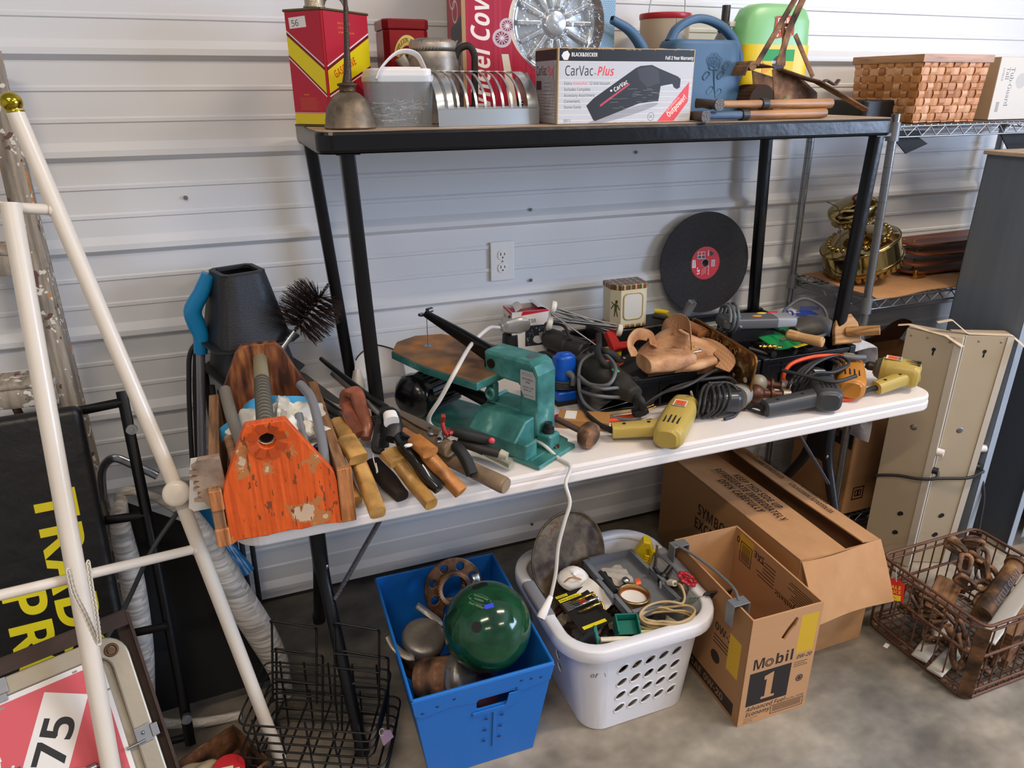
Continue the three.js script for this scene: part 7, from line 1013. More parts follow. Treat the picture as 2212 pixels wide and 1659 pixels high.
// ---------- cartons on the floor ----------
const TXT = '#2a1c14';
{ // oil carton
  const x0 = 1.062, x1 = 1.278, z0 = 0.61, z1 = 0.975, H = 0.352, w = x1 - x0, d = z1 - z0, t = thing('oil_carton', 'open brown motor oil carton with a black number one on its front', 'box', [x0, 0, z1], [0, -0.03, 0]);
  obj('side_panel', bx(0.005, H, d, 0.0025, H / 2 + 0.001, -d / 2), CARD, t); obj('side_panel', bx(0.005, H, d, w - 0.0025, H / 2 + 0.001, -d / 2), CARD, t); obj('back_panel', bx(w, H, 0.005, w / 2, H / 2 + 0.001, -d), CARD, t); obj('bottom', bx(w, 0.005, d, w / 2, 0.004, -d / 2), CARDIN, t);
  const hole = [[w * 0.5, 0.262], [w * 0.44, 0.27], [w * 0.52, 0.3], [w * 0.62, 0.328], [w * 0.66, 0.322], [w * 0.63, 0.3], [w * 0.56, 0.283]];
  const fg = ex(shape([[0, 0.001], [w, 0.001], [w, H], [0, H]]), 0.005, 0, [hole]); fg.userData.keepUV = true; const u = fg.attributes.uv; for (let i = 0; i < u.count; i++) u.setXY(i, u.getX(i) / w, u.getY(i) / H);
  obj('front_panel', fg, mat(0xffffff, 0.8, 0, { map: canvas(768, 1252, (x, W, h) => {
    box2(x, '#b98b60', 0, 0, W, h); for (let i = 0; i < 120; i++) { x.globalAlpha = 0.05; box2(x, i % 2 ? '#fff' : '#5a3a20', 0, rr(0, h), W, 3); } x.globalAlpha = 1; box2(x, '#c9a11f', 545, 90, 190, 440);
    txt(x, 'M', 66, 588, 170, TXT, { sx: 0.95 }); txt(x, 'bil', 312, 588, 170, TXT, { sx: 1.05 }); x.strokeStyle = TXT; x.lineWidth = 10; for (const r of [44, 29]) { x.beginPath(); x.arc(254, 542, r, 0, 7); x.stroke(); }
    box2(x, '#211a17', 58, 626, 462, 400); poly2(x, '#b98b60', [[230, 700], [330, 668], [330, 950], [370, 950], [370, 978], [220, 978], [220, 950], [258, 950], [258, 742], [230, 746]]); txt(x, '0W-20', 560, 600, 62, TXT, { style: 'italic bold', sx: 0.95 });
    for (let i = 0; i < 3; i++) box2(x, TXT, 545, 640 + i * 24, rr(120, 170), 7); x.fillStyle = '#3a2a20'; x.beginPath(); x.arc(640, 850, 42, 0, 7); x.fill(); x.strokeStyle = '#b98b60'; x.lineWidth = 5; x.beginPath(); x.arc(640, 850, 26, 0, 7); x.stroke();
    txt(x, 'Advanced Fuel', 70, 1092, 70, TXT, { style: 'italic bold', sx: 0.9 }); txt(x, 'Economy', 70, 1156, 70, TXT, { style: 'italic bold', sx: 0.9 }); ['Advanced Fuel', 'Synthetic', 'Motor Oil'].forEach((s, i) => txt(x, s, 60, 1190 + i * 24, 24, TXT, { style: 'italic' })); txt(x, 'Part No. 124188', 520, 1090, 28, TXT); x.strokeStyle = TXT; x.lineWidth = 8; x.strokeRect(360, 1108, 370, 100); bars2(x, 380, 1116, 330, 74, TXT);
  }) }), t);
  print(t, 'side_print', d, H, canvas(900, 900, (x, W, h) => { box2(x, '#9a6f48', 0, 0, W, h); txt(x, '0W-20', 560, 340, 90, TXT, { sx: 0.9 }); for (let i = 0; i < 3; i++) box2(x, TXT, 560, 380 + i * 30, rr(150, 220), 10); x.fillStyle = TXT; x.beginPath(); x.arc(600, 560, 50, 0, 7); x.fill(); box2(x, '#caa02a', 720, 250, 120, 300); box2(x, TXT, 300, 760, 540, 110); txt(x, 'SAE 0W-20', 340, 845, 80, '#8a6240', { sx: 1 }); }), [-0.0008, H / 2, -d / 2], [0, -PI / 2, 0], { rough: 0.8 });
  print(t, 'inside_print', d - 0.01, H * 0.55, canvas(900, 480, (x, W, h) => { box2(x, '#ad8058', 0, 0, W, h); x.save(); x.translate(W, h); x.rotate(PI); txt(x, 'SAE 0W-20', 560, 430, 74, TXT, { sx: 0.9 }); box2(x, '#c79d2a', 690, 330, 160, 140); x.strokeStyle = TXT; x.lineWidth = 8; x.strokeRect(700, 250, 130, 160); bars2(x, 716, 264, 100, 130, TXT); for (let i = 0; i < 6; i++) box2(x, TXT, 430, 260 + i * 28, rr(120, 210), 8); for (let i = 0; i < 8; i++) box2(x, TXT, 60, 300 + i * 18, rr(150, 260), 6); txt(x, 'Full Synthetic', 60, 280, 60, TXT, { sx: 0.9 }); x.restore(); }), [w - 0.0056, H * 0.72, -d / 2], [0, -PI / 2, 0], { rough: 0.85 });
  const r = thing('clip_rail', 'grey clip rail hooked over the left wall of the oil carton', 'rail', [x0 - 0.01, H, z1]), gm = mat(0x777b80, 0.4, 0.3);
  for (const z of [-0.06, -0.33]) obj('clip', wire([[-0.012, -0.05, z], [-0.012, 0.012, z], [0.036, 0.012, z], [0.036, -0.03, z]], 0.002, 0.006, 4).scale(1, 1, 1), gm, r), obj('clip', [bx(0.003, 0.064, 0.03, -0.012, -0.019, z, 0.001), bx(0.05, 0.003, 0.03, 0.012, 0.013, z, 0.001), bx(0.003, 0.04, 0.03, 0.036, -0.006, z, 0.001)], gm, r);
  obj('rail', cord([[0.0, 0.014, -0.33], [0.024, 0.012, -0.25], [0.036, 0.01, -0.17], [0.03, 0.014, -0.1], [0.012, 0.014, -0.06]], 0.004, 30, 8), gm, r);
}
{ // big carton
  const x0 = 1.335, x1 = 1.625, z0 = 0.14, z1 = 0.83, H = 0.355, w = x1 - x0, d = z1 - z0, t = thing('large_carton', 'large brown food carton with open flaps under the table end', 'box', [x0, 0, z1]);
  obj('side_panel', bx(0.005, H, d, 0.0025, H / 2 + 0.001, -d / 2), CARD, t); obj('side_panel', bx(0.005, H, d, w, H / 2 + 0.001, -d / 2), CARD, t); obj('front_panel', bx(w, H, 0.005, w / 2, H / 2 + 0.001, 0), CARD, t); obj('back_panel', bx(w, H, 0.005, w / 2, H / 2 + 0.001, -d), CARD, t); obj('bottom', bx(w, 0.005, d, w / 2, 0.004, -d / 2), CARDIN, t);
  const flap = (P, tex, n) => { const g = sheet(P, 10, 24, 0.004); return obj('flap', g, tex || CARD, t, n); };
  const side = canvas(1200, 560, (x, W, h) => { box2(x, '#a57749', 0, 0, W, h); txt(x, 'SYMBOL OF', 380, 190, 90, TXT, { sx: 0.85 }); txt(x, 'EXCELLENCE', 360, 280, 90, TXT, { sx: 0.85 }); x.strokeStyle = TXT; x.lineWidth = 10; for (const r of [70, 52, 30]) { x.beginPath(); x.arc(560, 390, r, 0, 7); x.stroke(); } });
  print(t, 'side_print', d, H, side, [-0.0008, H / 2, -d / 2], [0, -PI / 2, 0], { rough: 0.85 });
  flap((u, v) => [u * w * 0.58, H + 0.004 - 0.012 * u + 0.006 * sin(v * 3) * u, -d + d * (0.0 + 1.0 * v)]);
  flap((u, v) => [w - u * w * 0.26 - 0.01 * sin(v * 4) * u, H + 0.002 + 0.03 * u - 0.02 * u * v, -d + d * v]);
  obj('flap', sheet((u, v) => [u * w, H + 0.003 - 0.16 * v + 0.01 * sin(v * 3), 0.004 + 0.075 * v + 0.006 * sin(u * 5 + v * 2)], 20, 12, 0.004), CARD, t);
  const lines = (x, W) => { ['KEEP THIS SIDE UP', 'REFRIGERATE IMMEDIATELY', 'OPEN CAREFULLY'].forEach((s, i) => txt(x, s, W / 2, 80 + i * 78, 78, TXT, { align: 'center', style: 'italic bold', sx: 0.78 })); };
  print(t, 'flap_print', 0.36, 0.12, canvas(860, 290, (x, W, h) => lines(x, W)), [w * 0.3, H + 0.0105, -d * 0.5], [-PI / 2, -PI / 2, 0.0].map((v) => v), { alpha: true }).rotation.set(-PI / 2, 0, 0);
  const p = t.children[t.children.length - 1]; p.rotation.order = 'XYZ'; p.rotation.set(-PI / 2, -0.03, -PI / 2);
  for (const f of [0.3, 0.62]) { print(t, 'flap_print', 0.2, 0.06, canvas(860, 260, (x, W, h) => lines(x, W)), [w * 0.87, H + 0.019 - 0.007 * f, -d * (1 - f) + 0.02], [0, 0, 0], { alpha: true }); const q = t.children[t.children.length - 1]; q.rotation.order = 'XYZ'; q.rotation.set(-PI / 2, -0.3, PI / 2); }
  const r = thing('red_tool_case', 'bright red and black item deep inside the large carton', 'case', [x0 + 0.17, 0.008, z1 - 0.14]); obj('case', bx(0.16, 0.2, 0.16, 0, 0.1, 0, 0.02), mat(0xc01f1f, 0.45), r); obj('strap', bx(0.165, 0.03, 0.165, 0, 0.16, 0, 0.01), MT.blackPl, r);
}
// ---------- wire crate with chains ----------
{
  const x0 = 1.7, x1 = 2.09, z0 = 0.795, z1 = 1.13, H = 0.258, t = thing('wire_crate', 'rusty wire milk crate with sheet metal corner posts', 'crate', [x0, 0, z0]), w = x1 - x0, d = z1 - z0;
  const rw = mat(0x6b4a38, 0.6, 0.5, { bumpMap: nzFine, bumpScale: 0.001 });
  const ring = (y, s = 0, r = 0.0042) => obj('wire_hoop', wire([[-s, y, -s], [w + s, y, -s], [w + s, y, d + s], [-s, y, d + s]], r, 0.03, 8, true), rw, t);
  ring(0.006, 0, 0.005); ring(0.03, 0.001); ring(0.15, 0.001); ring(H - 0.022, 0.001, 0.0036); ring(H, 0.004, 0.0046);
  const v = []; for (let i = 1; i < 9; i++) { const q = i / 9; for (const [x, z] of [[w * q, 0], [w * q, d], [0, d * q], [w, d * q]]) v.push([x, z]); }
  for (const [x, z] of v) obj('upright_wire', rod([x, 0.006, z], [x, H - 0.002, z], 0.0024, 0.0024, 6), rw, t);
  const fl = []; for (let i = 1; i < 12; i++) { fl.push(rod([w * i / 12, 0.009, 0], [w * i / 12, 0.009, d], 0.0022, 0.0022, 5)); fl.push(rod([0, 0.012, d * i / 12], [w, 0.012, d * i / 12], 0.0022, 0.0022, 5)); } obj('floor_wires', fl, rw, t);
  for (const [x, z, a] of [[0.004, d - 0.004, -PI / 4], [0.004, 0.004, PI / 4], [w - 0.004, 0.004, -PI / 4], [w - 0.004, d - 0.004, PI / 4]]) obj('corner_post', at(bx(0.036, H - 0.02, 0.003, 0, H / 2, 0, 0.001), x, 0, z, 0, a), mat(0xe6e2dc, 0.5, 0.5, { map: rustT }), t);
  const tg = thing('sale_tag', 'red and yellow sale price tag tied to the wire crate', 'tag', [x0 + 0.0, H, z0 + 0.05]);
  print(tg, 'tag', 0.05, 0.075, canvas(200, 300, (x, W, h) => { poly2(x, '#d6251d', [[50, 0], [150, 0], [W, 60], [W, h - 20], [20, h], [0, 60]]); txt(x, 'SALE', 24, 130, 66, '#f2cf2a', { sx: 0.95 }); txt(x, 'PRICE', 22, 186, 54, '#f2cf2a', { sx: 0.95 }); box2(x, '#f0d21c', 30, 206, 140, 74); x.strokeStyle = '#333'; x.lineWidth = 5; x.beginPath(); x.moveTo(60, 250); x.lineTo(90, 230); x.lineTo(120, 255); x.stroke(); }), [-0.012, -0.075, 0.02], [-0.1, -0.9, 0.1], { alpha: true }); obj('string', cord([[0, 0.004, 0], [-0.01, -0.02, 0.01], [-0.011, -0.045, 0.018]], 0.001, 12, 5), MT.paper, tg);
  // chains
  const link = new THREE.Group(), rc = mat(0xffffff, 0.75, 0.3, { map: rustT, bumpMap: nzFine, bumpScale: 0.001 });
  const chain = (label, P, n, sc) => { const o = thing('chain', label, 'chain', [0, 0, 0]); o.userData.group = 'rusty chains in the wire crate'; const c = new THREE.CatmullRomCurve3(P.map(vv)), g = fin(wire([[-0.022 * sc, -0.011 * sc, 0], [0.022 * sc, -0.011 * sc, 0], [0.022 * sc, 0.011 * sc, 0], [-0.022 * sc, 0.011 * sc, 0]], 0.0062 * sc, 0.012 * sc, 8, true)); for (let i = 0; i < n; i++) { const f = (i + 0.5) / n, p = c.getPointAt(f), tg2 = c.getTangentAt(f), m = new THREE.Mesh(g, rc); m.castShadow = m.receiveShadow = true; m.name = 'link'; const up = V(0, 1, 0.2).applyAxisAngle(tg2, i % 2 ? PI / 2 : 0); const Z = tg2.clone().cross(up).normalize(), Y = Z.clone().cross(tg2); m.quaternion.setFromRotationMatrix(new THREE.Matrix4().makeBasis(tg2, Y, Z)); m.position.copy(p); o.add(m); } };
  const R = (x, y, z) => [x0 + x, y, z0 + z];
  chain('heavy rusty chain heaped over the wooden pulley block', [R(0.2, 0.285, 0.04), R(0.21, 0.27, 0.1), R(0.17, 0.22, 0.14), R(0.24, 0.2, 0.16), R(0.3, 0.23, 0.1), R(0.33, 0.25, 0.06), R(0.27, 0.25, 0.03), R(0.3, 0.2, 0.14), R(0.2, 0.17, 0.19), R(0.12, 0.15, 0.22)], 13, 1.25);
  chain('rusty chain piled against the left end of the crate', [R(0.03, 0.16, 0.03), R(0.08, 0.17, 0.05), R(0.05, 0.15, 0.1), R(0.1, 0.13, 0.08), R(0.03, 0.12, 0.13), R(0.09, 0.12, 0.16), R(0.04, 0.1, 0.07), R(0.1, 0.09, 0.12), R(0.04, 0.07, 0.17), R(0.1, 0.06, 0.2), R(0.05, 0.1, 0.22)], 22, 1);
  chain('rusty chain hanging down the near wall of the crate', [R(0.02, 0.2, 0.09), R(0.05, 0.19, 0.16), R(0.06, 0.16, 0.23), R(0.05, 0.1, 0.28), R(0.09, 0.05, 0.3), R(0.16, 0.04, 0.29), R(0.22, 0.04, 0.26), R(0.28, 0.05, 0.29)], 14, 1.05);
  const wb = mat(0x9a7450, 0.65, 0, { map: woodT });
  const pb = thing('pulley_block', 'worn brown wooden pulley block under the heaped chain', 'pulley block', R(0.16, 0.12, 0.1), [0.1, 0.5, 0.1]); obj('cheek', ex([[-0.07, -0.04], [0.07, -0.045], [0.08, 0.02], [0.05, 0.05], [-0.05, 0.05], [-0.08, 0.02]], 0.07, 0.008), wb, pb);
  const pb2 = thing('pulley_block', 'brown wooden block standing in the near corner of the crate', 'pulley block', R(0.27, 0.085, 0.25), [0, 0.3, 0.2]); obj('cheek', ex([[-0.075, -0.07], [0.075, -0.07], [0.08, 0.03], [0.05, 0.06], [-0.06, 0.05]], 0.06, 0.006), wb, pb2);
  const pi = thing('cast_pipe', 'rusty cast pipe with raised lettering lying across the crate', 'pipe', [0, 0, 0]); const pa = R(0.13, 0.185, 0.24), pq = R(0.36, 0.24, 0.16); aim(pi, pa, pq); const L = dist(pa, pq); obj('pipe', [rod([0, 0, 0], [L, 0, 0], 0.026, 0.024, 24), rod([L * 0.96, 0, 0], [L * 1.02, 0, 0], 0.03, 0.03, 24)], mat(0xd9d0b0, 0.75, 0.2, { map: rustT }), pi); print(pi, 'lettering', 0.17, 0.03, canvas(680, 120, (x) => txt(x, 'LITTLE GIANT', 10, 92, 92, '#4a3a28', { sx: 1.0, font: 'serif' })), [L * 0.5, 0.018, 0.0185], [-0.78, 0, 0], { alpha: true });
  for (const [lab, a, b] of [['white painted steel bar laid across the crate middle', R(0.1, 0.14, 0.29), R(0.4, 0.2, 0.19)], ['pale steel bar poking out low through the crate side', R(-0.022, 0.04, 0.2), R(0.2, 0.075, 0.12)], ['short pale steel bar end poking out near the crate corner', R(-0.018, 0.03, 0.25), R(0.1, 0.05, 0.22)]]) { const o = thing('steel_strip', lab, 'bar', [0, 0, 0]); obj('bar', sweep([a, b], () => [0.022, 0.004], 14, false, 3, [0, 1, 0]), mat(0xb9b6ae, 0.45, 0.3, { bumpMap: nzMid, bumpScale: 0.001 }), o); }
  const sh = thing('shackle', 'large rusty hook hanging against the near side of the crate', 'hook', R(0.03, 0.09, 0.24)); obj('hook', [sweep(curve([[0, 0.07, -0.02], [0.01, 0.03, 0], [0, -0.02, 0.02], [0.02, -0.045, 0.03], [0.045, -0.02, 0.02], [0.05, 0.02, 0]], 24), (f) => 0.011 - 0.004 * f, 10)], rc, sh);
  const ring2 = thing('iron_ring', 'thick curved rusty iron hook beside the corner wooden block', 'hook', R(0.2, 0.07, 0.3)); obj('ring', tor(0.05, 0.0125, 0, 0, 0, 0.2, 0.3, -0.6, PI * 1.1, 10, 24), rc, ring2);
  const scrap = thing('paper_scrap', 'small white paper scrap on the floor by the crate', 'paper', [1.6734,0.001,0.8916], [0, 0.4, 0]); obj('scrap', bx(0.022, 0.0008, 0.012, 0, 0.0006, 0), MT.paper, scrap);
}
// ---------- blue tote with bowling balls ----------
{
  const t = thing('plastic_tote', 'bright blue corrugated plastic tote with a slot handle', 'tote', [0.4, 0.002, 0.64], [0, -0.02, 0]);
  const bl = mat(0x146bbf, 0.42, 0, { bumpMap: nzFine, bumpScale: 0.0003 }), H = 0.3, a0 = 0.135, a1 = 0.172, b0 = 0.195, b1 = 0.232;
  const pan = (P) => obj('wall_panel', sheet(P, 2, 2, 0.004), bl, t);
  pan((u, v) => [-(a0 + (a1 - a0) * v), H * v, (b0 + (b1 - b0) * v) * (2 * u - 1)]); pan((u, v) => [(a0 + (a1 - a0) * v), H * v, (b0 + (b1 - b0) * v) * (1 - 2 * u)]); pan((u, v) => [(a0 + (a1 - a0) * v) * (1 - 2 * u), H * v, -(b0 + (b1 - b0) * v)]);
  const tilt = Math.atan2(b1 - b0, H), S = hypot(H, b1 - b0), fp = new THREE.Group(); fp.name = 'front_panel'; t.add(fp); fp.position.set(0, 0, b0); fp.rotation.x = tilt;
  obj('sheet', ex([[-a0, 0], [a0, 0], [a1, S], [-a1, S]], 0.005, 0, [rrect(0.1, 0.036, 0.01, 4, 0.03, S - 0.075)]), bl, fp);
  obj('fold_flap', [ex([[-a1 - 0.002, S], [a1 + 0.002, S], [a1 - 0.006, S - 0.05], [a1 * 0.55, S - 0.062], [0.08, S - 0.056], [0.08, S - 0.045], [-0.02, S - 0.05], [-0.02, S - 0.06], [-a1 * 0.5, S - 0.05], [-a1 + 0.02, S - 0.062], [-a1 + 0.004, S - 0.05]], 0.003, 0.001).translate(0, 0, 0.0045), bx(2 * a1, 0.008, 0.008, 0, S, 0.001, 0.003)], bl, fp);
  obj('tab', [ex([[-0.03, S - 0.097], [0.05, S - 0.097], [0.055, S - 0.09], [0.06, S - 0.06], [0.09, S - 0.06], [0.085, S - 0.1], [0.03, S - 0.115], [0.03, 0.06], [0.022, 0.06], [0.022, S - 0.112], [-0.03, S - 0.11]], 0.003, 0.001).translate(0, 0, 0.0045)], bl, fp);
  const holes = []; for (const [x, y] of [[-0.15, S - 0.045], [-0.115, S - 0.035], [-0.075, S - 0.025], [0.09, S - 0.025], [0.115, S - 0.028], [0.14, S - 0.032], [0.005, S - 0.13], [0.045, S - 0.13], [0.002, S - 0.17], [0.042, S - 0.17], [0, S - 0.21], [0.04, S - 0.21]]) holes.push(at(new THREE.SphereGeometry(0.005, 12, 8), x, y, 0.0058, 0, 0, 0, [1, 0.7, 0.3])); obj('rivet_dimples', holes, mat(0x072f5c, 0.6), fp);
  obj('bottom', bx(2 * a0, 0.004, 2 * b0, 0, 0.002, 0), bl, t); obj('rim_edge', wire([[-a1, H, -b1], [a1, H, -b1], [a1, H, b1], [-a1, H, b1]], 0.0035, 0.004, 6, true), bl, t);
  const ball = (label, p, m, holes) => { const o = thing('bowling_ball', label, 'bowling ball', p); obj('ball', sp(0.108, 0, 0, 0, [1, 1, 1], 64, 48), m, o); for (const d of holes) { const n = vv(d).normalize(), g = cy(0.0125, 0.0125, 0.0006, 0, 0, 0, 24); Q_.setFromUnitVectors(V(0, 1, 0), n); g.applyMatrix4(M_.compose(n.clone().multiplyScalar(0.1079), Q_, V(1, 1, 1))); obj('finger_hole', g, mat(0x050505, 0.7), o); } return o; };
  const g = mat(0x1b5235, 0.12, 0, { map: mottleT });
  const toCam = vv([0, 1.575, 2.0957]).sub(V(0.443, 0.353, 0.754)).normalize(), rt = V(0, 1, 0).cross(toCam).normalize(), up2 = toCam.clone().cross(rt), dirOf = (x, y) => toCam.clone().addScaledVector(rt, x).addScaledVector(up2, y);
  const B = ball('glossy dark green bowling ball on top in the blue tote', [0.443, 0.353, 0.754], g, [dirOf(-0.23, -0.02), dirOf(-0.16, 1.9), dirOf(-0.4, 1.7)]);
  const n = dirOf(-0.22, 0.62).normalize(), lg = new THREE.PlaneGeometry(0.075, 0.05, 16, 10); { const p = lg.attributes.position, X = V(0, 1, 0).cross(n).normalize(), Y = n.clone().cross(X); for (let i = 0; i < p.count; i++) { const q = n.clone().multiplyScalar(0.108).addScaledVector(X, p.getX(i)).addScaledVector(Y, p.getY(i)).setLength(0.1084); p.setXYZ(i, q.x, q.y, q.z); } lg.computeVertexNormals(); lg.userData.keepUV = true; }
  obj('lettering', lg, mat(0xffffff, 0.2, 0, { transparent: true, map: canvas(512, 340, (x, W, h) => { x.strokeStyle = '#7d9a7a'; x.lineWidth = 4; x.beginPath(); x.ellipse(256, 120, 220, 84, 0, 0, 7); x.stroke(); txt(x, 'MANHATTAN', 256, 100, 46, '#8fab88', { align: 'center', style: 'normal' }); txt(x, 'RUBBER', 256, 160, 46, '#8fab88', { align: 'center', style: 'normal' }); txt(x, 'Mi.', 70, 178, 40, '#8fab88', { style: 'italic' }); txt(x, 'Paul Miller', 256, 260, 56, '#8fab88', { align: 'center', style: 'italic', font: 'serif' }); }) }), B);
  const sn = dirOf(0.06, 0.44).normalize(), sg = at(bx(0.022, 0.011, 0.0006), 0, 0, 0); Q_.setFromUnitVectors(V(0, 0, 1), sn); sg.applyMatrix4(M_.compose(sn.clone().multiplyScalar(0.1083), Q_, V(1, 1, 1))); obj('blue_sticker', sg, mat(0x1d3fd0, 0.5), B);
  ball('dull purple bowling ball underneath in the blue tote', [0.365, 0.125, 0.725], mat(0x4a2a3c, 0.35, 0, { map: mottleT }), []);
  // rusty couplings
  const cap = mat(0x8a857c, 0.4, 0.7, { bumpMap: nzMid, bumpScale: 0.002 });
  const cp = (label, p, r, grp) => { const o = thing('pipe_coupling', label, 'pipe coupling', p, r); obj('pipe', la([[0, 0], [0.048, 0], [0.05, 0.004], [0.05, 0.1], [0, 0.1]], 36), MT.rust, o); obj('collar', la([[0.05, 0.098], [0.056, 0.1], [0.058, 0.125], [0.05, 0.135], [0.03, 0.138], [0, 0.136]], 36), cap, o); for (const s of [-1, 1]) obj('cam_lever', sweep(curve([[s * 0.056, 0.112, 0.01], [s * 0.066, 0.115, 0.0], [s * 0.068, 0.12, -0.04], [s * 0.06, 0.135, -0.07]], 12), () => [0.011, 0.005], 8, false, 4, [0, 1, 0.2]), cap, o); return o; };
  cp('rusty pipe coupling with a silver cap standing at the tote back corner', [0.3, 0.14, 0.6], [0.25, 0.7, 0.1]); cp('rusty pipe coupling lying in the tote with its lever up', [0.285, 0.19, 0.7], [1.2, 0.9, 0]);
  const fl = thing('pipe_flange', 'round slotted metal flange standing at the back of the blue tote', 'flange', [0.43, 0.285, 0.5], [-0.35, 0.1, 0.1]); const fh = []; for (let i = 0; i < 8; i++) { const q = i / 8 * 2 * PI + 0.2; fh.push(circ(0.062 * cos(q), 0.062 * sin(q), 0.0115, 14)); } fh.push(circ(0, 0, 0.036, 24)); obj('plate', ex(shape(circ(0, 0, 0.085, 56)), 0.008, 0.002, fh), mat(0xc9c2b8, 0.5, 0.6, { map: rustT }), fl); obj('hub', la([[0.036, -0.03], [0.05, -0.03], [0.05, 0.012], [0.044, 0.016], [0.036, 0.012]], 36, 0, 0, 0, PI / 2), MT.rust, fl);
  const lv = thing('metal_lever', 'shiny flat metal lever in front of the slotted flange', 'lever', [0.445, 0.3, 0.56]); obj('lever', sweep([[0.03, 0.06, 0.0], [0.03, 0.05, 0.02], [-0.05, -0.05, 0.02]], (f) => [0.012, 0.004], 8, false, 4, [0, 0.3, 1]), MT.steel, lv); obj('knuckle', sp(0.03, -0.0, -0.03, 0, [1, 0.6, 0.8]), cap, lv);
}
// ---------- white laundry basket and its contents ----------
{
  const H = 0.295, c = [0.835, 0.002, 0.665], t = thing('laundry_basket', 'white plastic laundry basket with slanted oval holes and grey grips', 'laundry basket', c);
  const pl = mat(0xdcdce0, 0.36, 0, { bumpMap: nzFine, bumpScale: 0.0002 }), A = [0.158, 0.2], B = [0.19, 0.205], R = [0.06, 0.085]; // half sizes: x, z at base and rim
  const hx = (v) => A[0] + (A[1] - A[0]) * v, hz = (v) => B[0] + (B[1] - B[0]) * v, cr = (v) => R[0] + (R[1] - R[0]) * v;
  for (const [sx, sz, q0] of [[1, 1, 0], [-1, 1, PI / 2], [-1, -1, PI], [1, -1, 1.5 * PI]]) obj('corner_panel', sheet((u, v) => { const q = q0 + (1 - u) * PI / 2, r = cr(v); return [sx * (hx(v) - r) + r * cos(q), H * v, sz * (hz(v) - r) + r * sin(q)]; }, 12, 4, 0.003), pl, t);
  const flat = (half, off, ry, holes) => { const w0 = half(0) - cr(0), w1 = half(1) - cr(1), S = hypot(H, off(1) - off(0)), o = new THREE.Group(); o.name = 'side_panel'; t.add(o); o.rotation.order = 'YXZ'; o.rotation.set(Math.atan2(off(1) - off(0), H), ry, 0); o.position.set(sin(ry) * off(0), 0, cos(ry) * off(0)); obj('panel', ex([[-w0 - 0.001, 0], [w0 + 0.001, 0], [w1 + 0.001, S], [-w1 - 0.001, S]], 0.003, 0, holes).translate(0, 0, -0.0015), pl, o); return o; };
  const oval = (x, y) => circ(0, 0, 1, 20).map(([a, b]) => [x + a * 0.0175 * 0.78 - b * 0.0105 * 0.62, y + a * 0.0175 * 0.62 + b * 0.0105 * 0.78]);
  const hs = []; for (let r = 0; r < 4; r++) for (let k = 0; k < 5; k++) hs.push(oval(-0.066 + k * 0.0395, 0.205 - r * 0.046 + (k - 2) * 0.002));
  const fo = flat(hx, hz, 0, hs); const rims = hs.map((h) => sweep(h.map(([x, y]) => [x, y, 0.0005]), 0.0018, 5, true)); obj('hole_edge', rims, pl, fo);
  flat(hx, hz, PI, []); const hole3 = [0, 1, 2, 3].map((i) => circ(0.05 + (i > 2 ? -0.05 : 0), 0.2 - (i % 3) * 0.045, 0.013, 16, 0.017));
  flat(hz, hx, -PI / 2, hole3); flat(hz, hx, PI / 2, [rrect(0.12, 0.05, 0.02, 4, 0.0, 0.235)]);
  obj('bottom', at(ex(rrect(2 * A[0], 2 * B[0], 0.06, 6), 0.004), 0, 0.004, 0, -PI / 2), pl, t);
  const ring = (s, y) => rrect(2 * (A[1] + s), 2 * (B[1] + s), R[1] + s, 8).map(([x, z]) => [x, y, z]);
  obj('rim', [sweep(ring(0.012, H), () => [0.017, 0.011], 12, true, 3, [0, 1, 0]), sweep(ring(0.026, H - 0.012), () => [0.004, 0.016], 8, true, 3, [0, 1, 0])], pl, t);
  for (const s of [-1, 1]) obj('grip', sweep(curve([[s * (A[1] + 0.012), H + 0.002, -0.085], [s * (A[1] + 0.014), H + 0.005, -0.04], [s * (A[1] + 0.014), H + 0.005, 0.02], [s * (A[1] + 0.012), H + 0.002, 0.06]], 16), () => [0.0185, 0.0125], 12, false, 3, [0, 1, 0]), mat(0x7d7f86, 0.55), t);
  print(t, 'scribble', 0.06, 0.04, canvas(180, 120, (x) => { txt(x, 'of', 20, 80, 60, '#444', { style: 'italic', font: 'cursive' }); x.strokeStyle = '#444'; x.lineWidth = 4; x.beginPath(); x.moveTo(130, 20); x.lineTo(140, 60); x.stroke(); }), [-0.135, 0.2, 0.2], [0.05, -0.5, 0], { alpha: true });
}
